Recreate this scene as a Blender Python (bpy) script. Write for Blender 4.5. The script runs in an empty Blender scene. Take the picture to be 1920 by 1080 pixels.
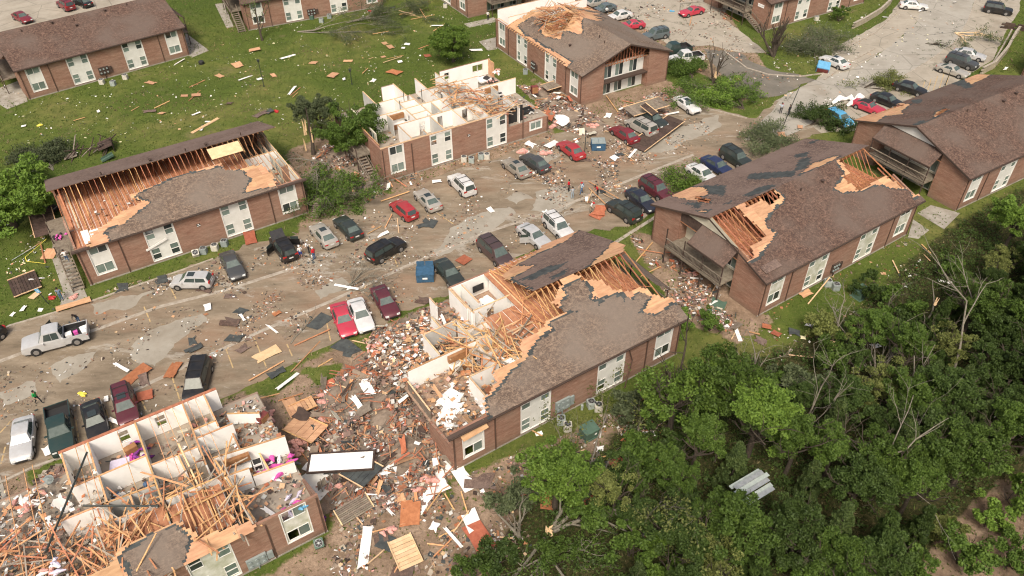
import bpy, bmesh, math, random
from mathutils import Vector, Matrix, noise
random.seed(7)
R = random.Random(11)
scene = bpy.context.scene
COL = scene.collection
# ------------------------------------------------------------------ camera
FOC, PITCH, ROLL, CAMH = 1470.9, 0.70126, -0.00764, 61.108
_fw = Vector((0, math.cos(PITCH), -math.sin(PITCH)))
_rt0 = Vector((1, 0, 0)); _up0 = _rt0.cross(_fw)
_rt = math.cos(ROLL) * _rt0 + math.sin(ROLL) * _up0
_up = -math.sin(ROLL) * _rt0 + math.cos(ROLL) * _up0
cam = bpy.data.cameras.new("camera")
cam.sensor_width = 36.0
cam.lens = FOC / 1920 * 36
cam.clip_start = 1.0
cam.clip_end = 3000
camo = bpy.data.objects.new("camera", cam)
M3 = Matrix((_rt, _up, -_fw)).transposed().to_4x4()
camo.matrix_world = Matrix.Translation((0, 0, CAMH)) @ M3
COL.objects.link(camo)
scene.camera = camo
# ------------------------------------------------------------------ sky, sun, exposure
SUN_EL, SUN_AZ = math.radians(53), math.radians(188)     # high thin overcast, light from the left and behind
world = bpy.data.worlds.new("World"); scene.world = world
world.use_nodes = True
_nt = world.node_tree; _nt.nodes.clear()
_sky = _nt.nodes.new("ShaderNodeTexSky"); _sky.sky_type = 'NISHITA'; _sky.sun_disc = False
_sky.sun_elevation = SUN_EL; _sky.sun_rotation = SUN_AZ
_sky.air_density = 1.0; _sky.dust_density = 9.0; _sky.ozone_density = 0.0
_bg = _nt.nodes.new("ShaderNodeBackground"); _bg.inputs[1].default_value = 0.105
_out = _nt.nodes.new("ShaderNodeOutputWorld")
_nt.links.new(_sky.outputs[0], _bg.inputs[0]); _nt.links.new(_bg.outputs[0], _out.inputs[0])
sun = bpy.data.lights.new("sun", 'SUN'); sun.energy = 1.5; sun.angle = math.radians(14); sun.color = (1.0, 0.955, 0.88)
suno = bpy.data.objects.new("sun", sun); COL.objects.link(suno)
_sd = Vector((math.sin(SUN_AZ) * math.cos(SUN_EL), math.cos(SUN_AZ) * math.cos(SUN_EL), math.sin(SUN_EL)))
suno.rotation_euler = _sd.to_track_quat('Z', 'Y').to_euler()
suno.location = (0, 0, 90)
scene.view_settings.view_transform = 'Standard'
scene.view_settings.look = 'None'
scene.view_settings.exposure = 0.58
scene.view_settings.gamma = 1
scene.cycles.filter_width = 1.15
scene.view_settings.use_curve_mapping = False

def at(px, py, z=0.0):
    """ground (or height z) point seen at a pixel of the 1920x1080 photograph"""
    d = _fw + _rt * ((px - 960) / FOC) + _up * ((540 - py) / FOC)
    t = (z - CAMH) / d.z
    return Vector((d.x * t, d.y * t, z))

# ------------------------------------------------------------------ materials
def _n(nt, t, **kw):
    n = nt.nodes.new(t)
    for k, v in kw.items(): setattr(n, k, v)
    return n
def mat(name, col, rough=0.85, var=0.0, scale=1.0, col2=None, metal=0.0, spec=0.3, objrand=0.0, bump=0.0, stretch=None, detail=4, emit=None, coat=0):
    m = bpy.data.materials.new(name); m.use_nodes = True
    nt = m.node_tree; b = nt.nodes["Principled BSDF"]
    b.inputs["Roughness"].default_value = rough; b.inputs["Metallic"].default_value = metal
    b.inputs["Specular IOR Level"].default_value = spec
    if coat: b.inputs["Coat Weight"].default_value = coat; b.inputs["Coat Roughness"].default_value = .12
    c = (*col, 1)
    b.inputs["Base Color"].default_value = c
    src = None
    tc = _n(nt, "ShaderNodeTexCoord")
    if col2 is not None or var or bump:
        mp = _n(nt, "ShaderNodeMapping"); nt.links.new(tc.outputs["Object"], mp.inputs[0])
        if stretch: mp.inputs["Scale"].default_value = stretch
        nz = _n(nt, "ShaderNodeTexNoise"); nz.inputs["Scale"].default_value = scale; nz.inputs["Detail"].default_value = detail
        nz.inputs["Roughness"].default_value = .65
        nt.links.new(mp.outputs[0], nz.inputs["Vector"])
        rp = _n(nt, "ShaderNodeValToRGB")
        rp.color_ramp.elements[0].position = .36; rp.color_ramp.elements[1].position = .66
        if col2 is None:
            col2 = tuple(max(0, x * (1 - var)) for x in col); hi = tuple(min(1, x * (1 + var)) for x in col)
        else: hi = col
        rp.color_ramp.elements[0].color = (*col2, 1); rp.color_ramp.elements[1].color = (*hi, 1)
        nt.links.new(nz.outputs["Fac"], rp.inputs[0]); src = rp.outputs[0]
        if bump:
            bp = _n(nt, "ShaderNodeBump"); bp.inputs["Strength"].default_value = bump; bp.inputs["Distance"].default_value = .05
            nt.links.new(nz.outputs["Fac"], bp.inputs["Height"]); nt.links.new(bp.outputs[0], b.inputs["Normal"])
    if objrand:
        oi = _n(nt, "ShaderNodeObjectInfo")
        hs = _n(nt, "ShaderNodeHueSaturation")
        mr = _n(nt, "ShaderNodeMapRange"); mr.inputs[3].default_value = 1 - objrand; mr.inputs[4].default_value = 1 + objrand
        nt.links.new(oi.outputs["Random"], mr.inputs[0]); nt.links.new(mr.outputs[0], hs.inputs["Value"])
        mr2 = _n(nt, "ShaderNodeMapRange"); mr2.inputs[3].default_value = .5 - objrand * .05; mr2.inputs[4].default_value = .5 + objrand * .05
        ml = _n(nt, "ShaderNodeMath", operation='FRACT'); mm = _n(nt, "ShaderNodeMath", operation='MULTIPLY'); mm.inputs[1].default_value = 7.31
        nt.links.new(oi.outputs["Random"], mm.inputs[0]); nt.links.new(mm.outputs[0], ml.inputs[0]); nt.links.new(ml.outputs[0], mr2.inputs[0])
        nt.links.new(mr2.outputs[0], hs.inputs["Hue"])
        if src: nt.links.new(src, hs.inputs["Color"])
        else: hs.inputs["Color"].default_value = c
        src = hs.outputs[0]
    if src: nt.links.new(src, b.inputs["Base Color"])
    return m

def ramp(nt, src, stops):
    rp = _n(nt, "ShaderNodeValToRGB"); e = rp.color_ramp.elements
    e[0].position, e[0].color = stops[0][0], (*stops[0][1], 1); e[1].position, e[1].color = stops[-1][0], (*stops[-1][1], 1)
    for p, c in stops[1:-1]:
        k = e.new(p); k.color = (*c, 1)
    nt.links.new(src, rp.inputs[0]); return rp.outputs[0]
def mix(nt, f, a, b, mode='MIX'):
    m = _n(nt, "ShaderNodeMix", data_type='RGBA', blend_type=mode)
    if isinstance(f, float): m.inputs[0].default_value = f
    else: nt.links.new(f, m.inputs[0])
    for i, v in ((6, a), (7, b)):
        if isinstance(v, tuple): m.inputs[i].default_value = (*v, 1)
        else: nt.links.new(v, m.inputs[i])
    return m.outputs[2]
def nz(nt, vec, scale, detail=4, rough=.6, stretch=None, dist=0):
    if stretch or True:
        mp = _n(nt, "ShaderNodeMapping"); nt.links.new(vec, mp.inputs[0])
        if stretch:
            if len(stretch) == 4: mp.inputs["Rotation"].default_value = (0, 0, stretch[3])
            mp.inputs["Scale"].default_value = stretch[:3]
        vec = mp.outputs[0]
    n = _n(nt, "ShaderNodeTexNoise"); n.inputs["Scale"].default_value = scale; n.inputs["Detail"].default_value = detail
    n.inputs["Roughness"].default_value = rough; n.inputs["Distortion"].default_value = dist
    nt.links.new(vec, n.inputs["Vector"]); return n.outputs["Fac"]

def shingle_mat(name, c1, c2, c3, grey):
    m = bpy.data.materials.new(name); m.use_nodes = True; nt = m.node_tree; b = nt.nodes["Principled BSDF"]
    b.inputs["Roughness"].default_value = .95; b.inputs["Specular IOR Level"].default_value = .15
    tc = _n(nt, "ShaderNodeTexCoord")
    br = _n(nt, "ShaderNodeTexBrick"); br.inputs["Scale"].default_value = 1.0
    br.inputs["Brick Width"].default_value = .36; br.inputs["Row Height"].default_value = .17; br.inputs["Mortar Size"].default_value = .006
    br.inputs["Color1"].default_value = (*c1, 1); br.inputs["Color2"].default_value = (*c2, 1); br.inputs["Mortar"].default_value = (c3[0] * .5, c3[1] * .5, c3[2] * .5, 1)
    br.inputs["Mortar Smooth"].default_value = .3
    nt.links.new(tc.outputs["Object"], br.inputs["Vector"])
    f = nz(nt, tc.outputs["Object"], 2.6, 5, .8)
    f2 = nz(nt, tc.outputs["Object"], .22, 3, .55)
    f3 = nz(nt, tc.outputs["Object"], 7.0, 2, .8, (.55, 1.6, 1))
    a = mix(nt, ramp(nt, f3, [(.35, (0, 0, 0)), (.62, (1, 1, 1))]), br.outputs[0], c3)
    a = mix(nt, ramp(nt, f, [(.48, (0, 0, 0)), (.7, (.75, .75, .75))]), a, tuple(x * 1.5 for x in c2))
    a = mix(nt, ramp(nt, f2, [(.38, (0, 0, 0)), (.66, (.85, .85, .85))]), a, grey)
    nt.links.new(a, b.inputs["Base Color"])
    bp = _n(nt, "ShaderNodeBump"); bp.inputs["Strength"].default_value = .5; bp.inputs["Distance"].default_value = .03
    nt.links.new(f3, bp.inputs["Height"]); nt.links.new(bp.outputs[0], b.inputs["Normal"])
    return m

def brick_mat(name, c1, c2, mort):
    m = bpy.data.materials.new(name); m.use_nodes = True; nt = m.node_tree; b = nt.nodes["Principled BSDF"]
    b.inputs["Roughness"].default_value = .92; b.inputs["Specular IOR Level"].default_value = .2
    tc = _n(nt, "ShaderNodeTexCoord"); sep = _n(nt, "ShaderNodeSeparateXYZ"); nt.links.new(tc.outputs["Object"], sep.inputs[0])
    ad = _n(nt, "ShaderNodeMath", operation='ADD'); nt.links.new(sep.outputs[0], ad.inputs[0]); nt.links.new(sep.outputs[1], ad.inputs[1])
    cb = _n(nt, "ShaderNodeCombineXYZ"); nt.links.new(ad.outputs[0], cb.inputs[0]); nt.links.new(sep.outputs[2], cb.inputs[1])
    br = _n(nt, "ShaderNodeTexBrick"); br.inputs["Scale"].default_value = 1.0
    br.inputs["Brick Width"].default_value = .26; br.inputs["Row Height"].default_value = .1; br.inputs["Mortar Size"].default_value = .012
    br.inputs["Color1"].default_value = (*c1, 1); br.inputs["Color2"].default_value = (*c2, 1); br.inputs["Mortar"].default_value = (*mort, 1)
    nt.links.new(cb.outputs[0], br.inputs["Vector"])
    f = nz(nt, cb.outputs[0], .9, 6, .75, (.5, 2.6, 1))
    f2 = nz(nt, cb.outputs[0], .35, 3, .5)
    a = mix(nt, ramp(nt, f, [(.4, (0, 0, 0)), (.68, (.75, .75, .75))]), br.outputs[0], tuple(x * .62 for x in c1))
    a = mix(nt, ramp(nt, f2, [(.45, (0, 0, 0)), (.75, (.45, .45, .45))]), a, mort)
    # damp soil stain that climbs from the ground
    f4 = _n(nt, "ShaderNodeMapRange"); nt.links.new(sep.outputs[2], f4.inputs[0]); f4.inputs[1].default_value = .9; f4.inputs[2].default_value = 0.0; f4.inputs[4].default_value = .55
    a = mix(nt, f4.outputs[0], a, (.17, .135, .10))
    nt.links.new(a, b.inputs["Base Color"])
    bp = _n(nt, "ShaderNodeBump"); bp.inputs["Strength"].default_value = .35; bp.inputs["Distance"].default_value = .02
    nt.links.new(br.outputs[1], bp.inputs["Height"]); bp.invert = True; nt.links.new(bp.outputs[0], b.inputs["Normal"])
    return m

MT = {}
MT['brick'] = brick_mat('brick', (.285, .14, .095), (.36, .205, .145), (.30, .23, .175))
MT['shingle'] = shingle_mat('shingle_brown', (.098, .060, .047), (.18, .115, .086), (.058, .040, .034), (.135, .103, .086))
MT['shingle_tan'] = shingle_mat('shingle_tan', (.155, .11, .082), (.255, .19, .14), (.085, .064, .053), (.185, .152, .125))
MT['shingle_pink'] = shingle_mat('shingle_brown_grey', (.13, .088, .073), (.22, .16, .128), (.078, .055, .048), (.19, .14, .118))
MT['felt'] = mat('roofing_felt', (.075, .085, .082), .9, col2=(.04, .045, .046), scale=1.3)
MT['ply'] = mat('plywood', (.56, .34, .195), .85, col2=(.42, .235, .13), scale=1.6, objrand=.14, stretch=(.5, 2, 1))
MT['ply_pale'] = mat('plywood_pale', (.72, .52, .31), .85, col2=(.62, .42, .24), scale=1.6, objrand=.12)
MT['ply_red'] = mat('board_rust_red', (.42, .155, .08), .85, col2=(.30, .10, .05), scale=2.0, objrand=.2)
MT['lumber'] = mat('lumber', (.57, .33, .16), .8, var=.18, scale=3, objrand=.25)
MT['lumber_red'] = mat('lumber_aged', (.44, .20, .105), .85, var=.2, scale=3, objrand=.2)
MT['lumber_pale'] = mat('lumber_pale', (.60, .42, .25), .8, var=.15, scale=3, objrand=.15)
MT['greywood'] = mat('weathered_wood', (.25, .215, .165), .9, col2=(.16, .13, .10), scale=2.2, objrand=.2)
MT['darkwood'] = mat('dark_stained_wood', (.085, .058, .045), .85, col2=(.05, .034, .028), scale=2, objrand=.2)
MT['joint'] = mat('board_joint', (.03, .022, .018), .95)
MT['insul'] = mat('cellulose_insulation', (.47, .235, .13), 1, col2=(.33, .145, .08), scale=1.4, bump=.6)
MT['pink'] = mat('pink_insulation', (.66, .36, .31), 1, col2=(.5, .26, .22), scale=3, bump=.5)
MT['siding'] = mat('white_siding', (.70, .70, .66), .7, col2=(.60, .60, .55), scale=.9)
MT['siding_dirty'] = mat('mossy_white_siding', (.64, .64, .58), .8, col2=(.40, .41, .30), scale=.8)
MT['trim'] = mat('white_trim', (.74, .73, .69), .6, var=.05, scale=2)
MT['drywall'] = mat('drywall', (.88, .87, .83), .9, col2=(.80, .785, .74), scale=.5)
MT['drywall_grey'] = mat('drywall_grey', (.56, .56, .53), .9, col2=(.46, .46, .43), scale=.6)
MT['cream'] = mat('cream_siding', (.62, .59, .47), .8, col2=(.5, .47, .37), scale=1)
MT['fascia'] = mat('brown_fascia', (.07, .048, .038), .7)
MT['gutter'] = mat('brown_downpipe', (.10, .06, .045), .5)
MT['carpet'] = mat('beige_carpet', (.36, .31, .25), 1, col2=(.27, .23, .185), scale=1.2)
MT['carpet_rust'] = mat('debris_covered_floor', (.40, .28, .20), 1, col2=(.24, .165, .12), scale=2.2)
MT['blinds'] = mat('window_glass', (.20, .255, .225), .12, col2=(.13, .175, .155), scale=.7, spec=.6, objrand=.25)
MT['glass_dark'] = mat('dark_window_glass', (.035, .045, .045), .08, spec=.7)
MT['glass_car'] = mat('car_glass', (.045, .06, .056), .06, spec=.8)
MT['glass_wind'] = mat('car_windscreen', (.10, .13, .115), .10, col2=(.065, .09, .08), scale=2, spec=.8)
MT['black'] = mat('black_void', (.012, .011, .010), .95)
MT['tyre'] = mat('tyre_rubber', (.025, .025, .025), .85)
MT['rim'] = mat('alloy_rim', (.38, .38, .38), .35, metal=.7)
MT['plastic'] = mat('black_plastic', (.03, .03, .03), .6)
MT['lamp_red'] = mat('tail_lamp', (.38, .02, .02), .25, spec=.6)
MT['lamp_clear'] = mat('head_lamp', (.62, .64, .62), .15, spec=.7)
MT['plate'] = mat('number_plate', (.6, .6, .58), .5)
MT['chrome'] = mat('bright_metal', (.6, .6, .6), .25, metal=.9)
MT['steel'] = mat('galvanised_steel', (.42, .44, .44), .45, metal=.5, col2=(.3, .32, .32), scale=3)
MT['ac'] = mat('condenser_metal', (.36, .41, .38), .6, col2=(.27, .31, .29), scale=3)
MT['ac_pale'] = mat('condenser_beige', (.52, .50, .43), .6, var=.1, scale=3)
MT['utility_green'] = mat('utility_green', (.075, .13, .095), .6, var=.15, scale=2)
MT['utility_grey'] = mat('utility_grey', (.25, .29, .28), .6, var=.12, scale=2)
MT['dark_metal'] = mat('dark_painted_metal', (.035, .042, .038), .5)
MT['blue'] = mat('dumpster_blue', (.05, .125, .22), .6, col2=(.035, .085, .14), scale=2)
MT['skyblue'] = mat('sky_blue', (.12, .33, .52), .6, var=.1, scale=2)
MT['red'] = mat('red_item', (.45, .04, .04), .6, var=.1, scale=2)
MT['maroon_item'] = mat('maroon_board', (.17, .045, .04), .7, var=.15, scale=2)
MT['purple'] = mat('purple_cloth', (.30, .05, .32), .9, col2=(.10, .03, .14), scale=3)
MT['lavender'] = mat('lavender_cloth', (.60, .55, .66), .95, var=.06, scale=2)
MT['magenta'] = mat('magenta_cloth', (.62, .10, .38), .9, var=.1, scale=4)
MT['denim'] = mat('blue_cloth', (.09, .15, .26), .95, var=.25, scale=4)
MT['yellow'] = mat('yellow_item', (.72, .62, .10), .7, var=.1, scale=3)
MT['pale_yellow'] = mat('pale_foam', (.72, .67, .42), .8, var=.08, scale=3)
MT['white'] = mat('white_scrap', (.80, .79, .76), .8, var=.06, scale=2, objrand=.08)
MT['cab'] = mat('kitchen_cabinet', (.36, .19, .09), .6, col2=(.27, .135, .06), scale=2)
MT['door_brown'] = mat('brown_door', (.11, .055, .035), .6)
MT['concrete'] = mat('concrete', (.36, .34, .295), .95, col2=(.24, .215, .175), scale=.8)
MT['kerb'] = mat('kerb_concrete', (.40, .36, .30), .95, col2=(.27, .23, .18), scale=1.5)
MT['paint_line'] = mat('faded_yellow_paint', (.50, .36, .17), .9, col2=(.34, .25, .14), scale=3)
MT['block'] = mat('retaining_block', (.42, .37, .28), .95, col2=(.31, .27, .20), scale=2)
MT['dust'] = mat('dusty_scrap', (.27, .215, .165), .95, col2=(.18, .14, .105), scale=1.5)
MT['dust_pale'] = mat('pale_dusty_scrap', (.43, .375, .30), .95, col2=(.33, .28, .22), scale=1.5)
MT['rock'] = mat('rubble', (.29, .20, .16), .95, col2=(.19, .13, .105), scale=1.5, objrand=.2)
MT['bark'] = mat('bark', (.085, .068, .05), .95, col2=(.045, .036, .028), scale=4)
MT['bark_grey'] = mat('bark_grey', (.23, .21, .165), .95, col2=(.14, .125, .095), scale=4)
MT['split'] = mat('split_sapwood', (.66, .48, .28), .9, var=.15, scale=4)
MT['skin'] = mat('skin', (.42, .25, .18), .6)
MT['hair'] = mat('dark_hair', (.03, .02, .015), .8)

def leaf_mat(name, c1, c2, c3, trans=.25):
    m = bpy.data.materials.new(name); m.use_nodes = True; nt = m.node_tree; b = nt.nodes["Principled BSDF"]
    b.inputs["Roughness"].default_value = .6; b.inputs["Specular IOR Level"].default_value = .25
    tc = _n(nt, "ShaderNodeTexCoord")
    f = nz(nt, tc.outputs["Object"], 1.1, 3, .7); f2 = nz(nt, tc.outputs["Object"], 9.0, 1, .5)
    a = ramp(nt, f, [(.33, c1), (.5, c2), (.68, c3)])
    a = mix(nt, ramp(nt, f2, [(.3, (0, 0, 0)), (.75, (.6, .6, .6))]), a, tuple(x * 1.45 for x in c3))
    oi = _n(nt, "ShaderNodeObjectInfo"); hs = _n(nt, "ShaderNodeHueSaturation")
    mr = _n(nt, "ShaderNodeMapRange"); mr.inputs[3].default_value = .78; mr.inputs[4].default_value = 1.22
    nt.links.new(oi.outputs["Random"], mr.inputs[0]); nt.links.new(mr.outputs[0], hs.inputs["Value"]); nt.links.new(a, hs.inputs["Color"])
    nt.links.new(hs.outputs[0], b.inputs["Base Color"])
    tr = _n(nt, "ShaderNodeBsdfTranslucent"); nt.links.new(hs.outputs[0], tr.inputs[0])
    ms = _n(nt, "ShaderNodeMixShader"); ms.inputs[0].default_value = trans
    nt.links.new(b.outputs[0], ms.inputs[1]); nt.links.new(tr.outputs[0], ms.inputs[2])
    nt.links.new(ms.outputs[0], nt.nodes["Material Output"].inputs[0])
    return m
MT['leaf'] = leaf_mat('leaves_mid', (.030, .058, .011), (.056, .100, .017), (.095, .150, .026))
MT['leaf_bright'] = leaf_mat('leaves_bright', (.055, .105, .018), (.095, .165, .026), (.14, .215, .034))
MT['leaf_dark'] = leaf_mat('leaves_dark', (.020, .038, .010), (.038, .066, .015), (.065, .102, .022))
MT['leaf_yellow'] = leaf_mat('leaves_olive', (.062, .080, .020), (.11, .13, .035), (.17, .19, .055))
MT['leaf_cedar'] = leaf_mat('cedar_foliage', (.020, .038, .012), (.042, .068, .019), (.072, .10, .028), .12)
MT['leaf_grey'] = leaf_mat('leaves_greyed', (.045, .062, .030), (.075, .095, .045), (.11, .135, .062))
MT['grass_blade'] = leaf_mat('grass_blades', (.05, .085, .018), (.085, .13, .025), (.15, .185, .05), .2)
MT['dry_grass'] = leaf_mat('dry_grass_blades', (.10, .105, .04), (.17, .15, .07), (.27, .22, .12), .1)
# ------------------------------------------------------------------ mesh helpers
class MB:
    def __init__(s): s.v = []; s.f = []; s.m = []
    def add(s, vs, fs, m=0):
        o = len(s.v); s.v.extend([tuple(v) for v in vs])
        for f in fs: s.f.append(tuple(o + i for i in f)); s.m.append(m)
    def box(s, x0, x1, y0, y1, z0, z1, m=0):
        s.add([(x0, y0, z0), (x1, y0, z0), (x1, y1, z0), (x0, y1, z0), (x0, y0, z1), (x1, y0, z1), (x1, y1, z1), (x0, y1, z1)],
              [(0, 3, 2, 1), (4, 5, 6, 7), (0, 1, 5, 4), (1, 2, 6, 5), (2, 3, 7, 6), (3, 0, 4, 7)], m)
    def obox(s, c, a, b, d, m=0):
        c, a, b, d = Vector(c), Vector(a), Vector(b), Vector(d)
        s.add([c - a - b - d, c + a - b - d, c + a + b - d, c - a + b - d, c - a - b + d, c + a - b + d, c + a + b + d, c - a + b + d],
              [(0, 3, 2, 1), (4, 5, 6, 7), (0, 1, 5, 4), (1, 2, 6, 5), (2, 3, 7, 6), (3, 0, 4, 7)], m)
    def beam(s, p, q, w, h, m=0, up=(0, 0, 1)):
        p, q = Vector(p), Vector(q); d = q - p
        if d.length < 1e-4: return
        dn = d.normalized(); u = Vector(up)
        sd = dn.cross(u)
        if sd.length < 1e-3: sd = dn.cross(Vector((1, 0, 0)))
        sd.normalize(); u = sd.cross(dn)
        s.obox((p + q) / 2, d / 2, sd * w / 2, u * h / 2, m)
    def tube(s, pts, rad, n=6, m=0, cap=True):
        pts = [Vector(p) for p in pts]; o = len(s.v); prev = None
        for i, p in enumerate(pts):
            d = (pts[min(i + 1, len(pts) - 1)] - pts[max(i - 1, 0)]).normalized()
            a = prev if prev is not None else d.orthogonal()
            a = (a - d * a.dot(d));
            if a.length < 1e-4: a = d.orthogonal()
            a.normalize(); prev = a; b = d.cross(a)
            r = rad[i] if isinstance(rad, (list, tuple)) else rad
            for k in range(n):
                t = 2 * math.pi * k / n; s.v.append(tuple(p + (a * math.cos(t) + b * math.sin(t)) * r))
        for i in range(len(pts) - 1):
            for k in range(n):
                k2 = (k + 1) % n
                s.f.append((o + i * n + k, o + i * n + k2, o + (i + 1) * n + k2, o + (i + 1) * n + k)); s.m.append(m)
        if cap:
            s.f.append(tuple(o + k for k in reversed(range(n)))); s.m.append(m)
            e = o + (len(pts) - 1) * n; s.f.append(tuple(e + k for k in range(n))); s.m.append(m)
    def cyl(s, c, r, z0, z1, n=12, m=0, r2=None):
        s.tube([(c[0], c[1], z0), (c[0], c[1], z1)], [r, r if r2 is None else r2], n, m)
    def prism(s, poly, z0, z1, m=0):
        n = len(poly); vs = [(x, y, z0) for x, y in poly] + [(x, y, z1) for x, y in poly]
        ar = sum(poly[i][0] * poly[(i + 1) % n][1] - poly[(i + 1) % n][0] * poly[i][1] for i in range(n))
        fs = [tuple(range(n, 2 * n)), tuple(reversed(range(n)))] if ar > 0 else [tuple(reversed(range(n, 2 * n))), tuple(range(n))]
        for i in range(n):
            j = (i + 1) % n; fs.append((i, j, n + j, n + i) if ar > 0 else (j, i, n + i, n + j))
        s.add(vs, fs, m)
    def mesh(s, name, mats, smooth=False):
        me = bpy.data.meshes.new(name); me.from_pydata(s.v, [], s.f)
        for m in (mats if isinstance(mats, (list, tuple)) else [mats]): me.materials.append(MT[m] if isinstance(m, str) else m)
        if any(s.m): me.polygons.foreach_set("material_index", s.m)
        if smooth:
            me.polygons.foreach_set("use_smooth", [True] * len(s.f)); me.update()
            try: me.set_sharp_from_angle(angle=math.radians(smooth if smooth is not True else 40))
            except Exception: pass
        me.update(); return me
    def build(s, name, mats, parent=None, smooth=False):
        if not s.v: return None
        return link(name, s.mesh(name, mats, smooth), parent)
def link(name, me, parent=None, loc=None, rot=None):
    o = bpy.data.objects.new(name, me); COL.objects.link(o)
    if parent is not None: o.parent = parent
    if loc is not None: o.location = loc
    if rot is not None: o.rotation_euler = rot
    return o
def tag(o, label=None, cat=None, group=None, kind=None):
    if label: o["label"] = label
    if cat: o["category"] = cat
    if group: o["group"] = group
    if kind: o["kind"] = kind
    return o
def empty(name, loc=(0, 0, 0), rz=0.0, label=None, cat=None, group=None):
    o = bpy.data.objects.new(name, None); o.empty_display_size = .3; COL.objects.link(o); o.location = loc; o.rotation_euler = (0, 0, rz)
    return tag(o, label, cat, group)
def copy_tree(o, parent=None):
    c = o.copy(); COL.objects.link(c)
    if parent is not None: c.parent = parent
    for ch in list(o.children): copy_tree(ch, c)
    return c
def inpoly(x, y, poly):
    r = False; j = len(poly) - 1
    for i in range(len(poly)):
        xi, yi = poly[i]; xj, yj = poly[j]
        if (yi > y) != (yj > y) and x < (xj - xi) * (y - yi) / (yj - yi) + xi: r = not r
        j = i
    return r
def holes_boxes(mb, x0, x1, z0, z1, holes, y0, y1, m=0, swap=False):
    """a rectangle in x,z with rectangular holes, made of boxes between y0 and y1"""
    xs = sorted({x0, x1, *[h[0] for h in holes], *[h[1] for h in holes]}); xs = [x for x in xs if x0 <= x <= x1]
    for a, b in zip(xs, xs[1:]):
        cuts = sorted([(max(h[2], z0), min(h[3], z1)) for h in holes if h[0] < b - 1e-6 and h[1] > a + 1e-6]); z = z0
        for c, d in cuts + [(z1, z1)]:
            if c - z > 1e-4:
                if swap: mb.box(y0, y1, a, b, z, c, m)
                else: mb.box(a, b, y0, y1, z, c, m)
            z = max(z, d)
# ------------------------------------------------------------------ ground
YAW = 0.574; CS, SN = math.cos(YAW), math.sin(YAW)
def site(s, t): return (s * CS - t * SN, s * SN + t * CS)        # s along the rows of houses, t away from the camera
def px(poly, z=0.0): return [tuple(at(x, y, z)[:2]) for x, y in poly]
LOT = px([(-120, 668), (20, 610), (110, 584), (165, 568), (260, 535), (345, 506), (420, 478), (470, 455), (560, 437), (600, 408), (700, 372), (775, 355), (840, 322), (935, 296), (1000, 268), (1090, 235), (1160, 212), (1245, 180), (1270, 160), (1330, 200), (1418, 222), (1452, 190), (1530, 150), (1640, 120), (1720, 150), (1700, 175), (1620, 225), (1560, 245), (1500, 262), (1400, 318), (1300, 345), (1235, 385), (1180, 425), (1080, 440), (980, 478), (860, 545), (780, 575), (700, 612), (620, 648), (550, 682), (430, 742), (340, 780), (240, 815), (115, 858), (-60, 935), (-260, 990)])
WOOD = px([(900, 1120), (955, 985), (1040, 900), (1130, 850), (1195, 770), (1240, 700), (1350, 690), (1480, 655), (1560, 615), (1640, 560), (1720, 480), (1800, 420), (1900, 360), (2100, 330), (2300, 700), (2200, 1400), (900, 1400)])
BARE = px([(1700, 1100), (1730, 1020), (1800, 950), (1870, 900), (1940, 870), (1990, 900), (1930, 1100)])
MUD = [px(p) for p in (
    [(540, 285), (610, 255), (660, 290), (690, 340), (745, 390), (640, 430), (560, 440), (575, 400), (560, 330)],
    [(420, 755), (560, 690), (700, 620), (850, 560), (880, 600), (700, 700), (840, 880), (820, 960), (650, 1010), (600, 930), (520, 800)],
    [(1030, 215), (1000, 150), (1090, 190), (1250, 150), (1290, 190), (1150, 240)],
    [(1180, 430), (1245, 450), (1440, 600), (1380, 640), (1290, 600), (1230, 520)],
    [(1090, 0), (1330, -20), (1420, 110), (1450, 150), (1400, 190), (1270, 110), (1180, 60)],
    [(700, 330), (1030, 235), (1040, 262), (740, 362)],
    [(720, 1100), (880, 940), (1000, 880), (1180, 800), (1200, 900), (950, 1100)],
    [(470, 1110), (610, 1010), (700, 960), (880, 930), (900, 1110)], [(850, 900), (1000, 850), (1240, 730), (1290, 770), (1150, 880), (1000, 930), (880, 990)],
    [(-80, 900), (40, 880), (60, 950), (10, 1100), (-120, 1120)])]
GREEN = [px(p) for p in ([(565, 688), (640, 678), (655, 715), (590, 730)], [(470, 722), (545, 688), (562, 712), (520, 745), (460, 748)], [(655, 645), (700, 622), (720, 650), (680, 668)], [(180, 578), (330, 512), (345, 520), (190, 590)])]
def dist_poly(x, y, poly):
    d = 1e9; j = len(poly) - 1
    for i in range(len(poly)):
        ax, ay = poly[j]; bx, by = poly[i]; dx, dy = bx - ax, by - ay
        t = max(0, min(1, ((x - ax) * dx + (y - ay) * dy) / (dx * dx + dy * dy + 1e-9)))
        d = min(d, math.hypot(x - ax - t * dx, y - ay - t * dy)); j = i
    return d if inpoly(x, y, poly) else -d
def _axis(lo, hi, st, out):
    a = [lo + i * st for i in range(int((hi - lo) / st) + 1)]
    return [-out, -out * .5, -out * .25] + [v for v in a] + [out * .25 + 80, out * .5, out]
gx = _axis(-135, 140, 1.0, 900); gy = _axis(8, 215, 1.0, 900); gy = sorted(set(gy))
gv = []; attr_d = []; attr_w = []
for y in gy:
    for x in gx:
        gv.append((x, y, 0.0))
        if -140 < x < 145 and 0 < y < 220:
            d = max(dist_poly(x, y, p) for p in MUD)
            w = dist_poly(x, y, WOOD); b = dist_poly(x, y, BARE)
        else: d = -9; w = -9; b = -9
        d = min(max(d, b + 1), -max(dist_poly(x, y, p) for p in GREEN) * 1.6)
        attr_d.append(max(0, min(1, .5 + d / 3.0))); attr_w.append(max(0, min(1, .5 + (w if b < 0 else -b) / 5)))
NX = len(gx)
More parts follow.
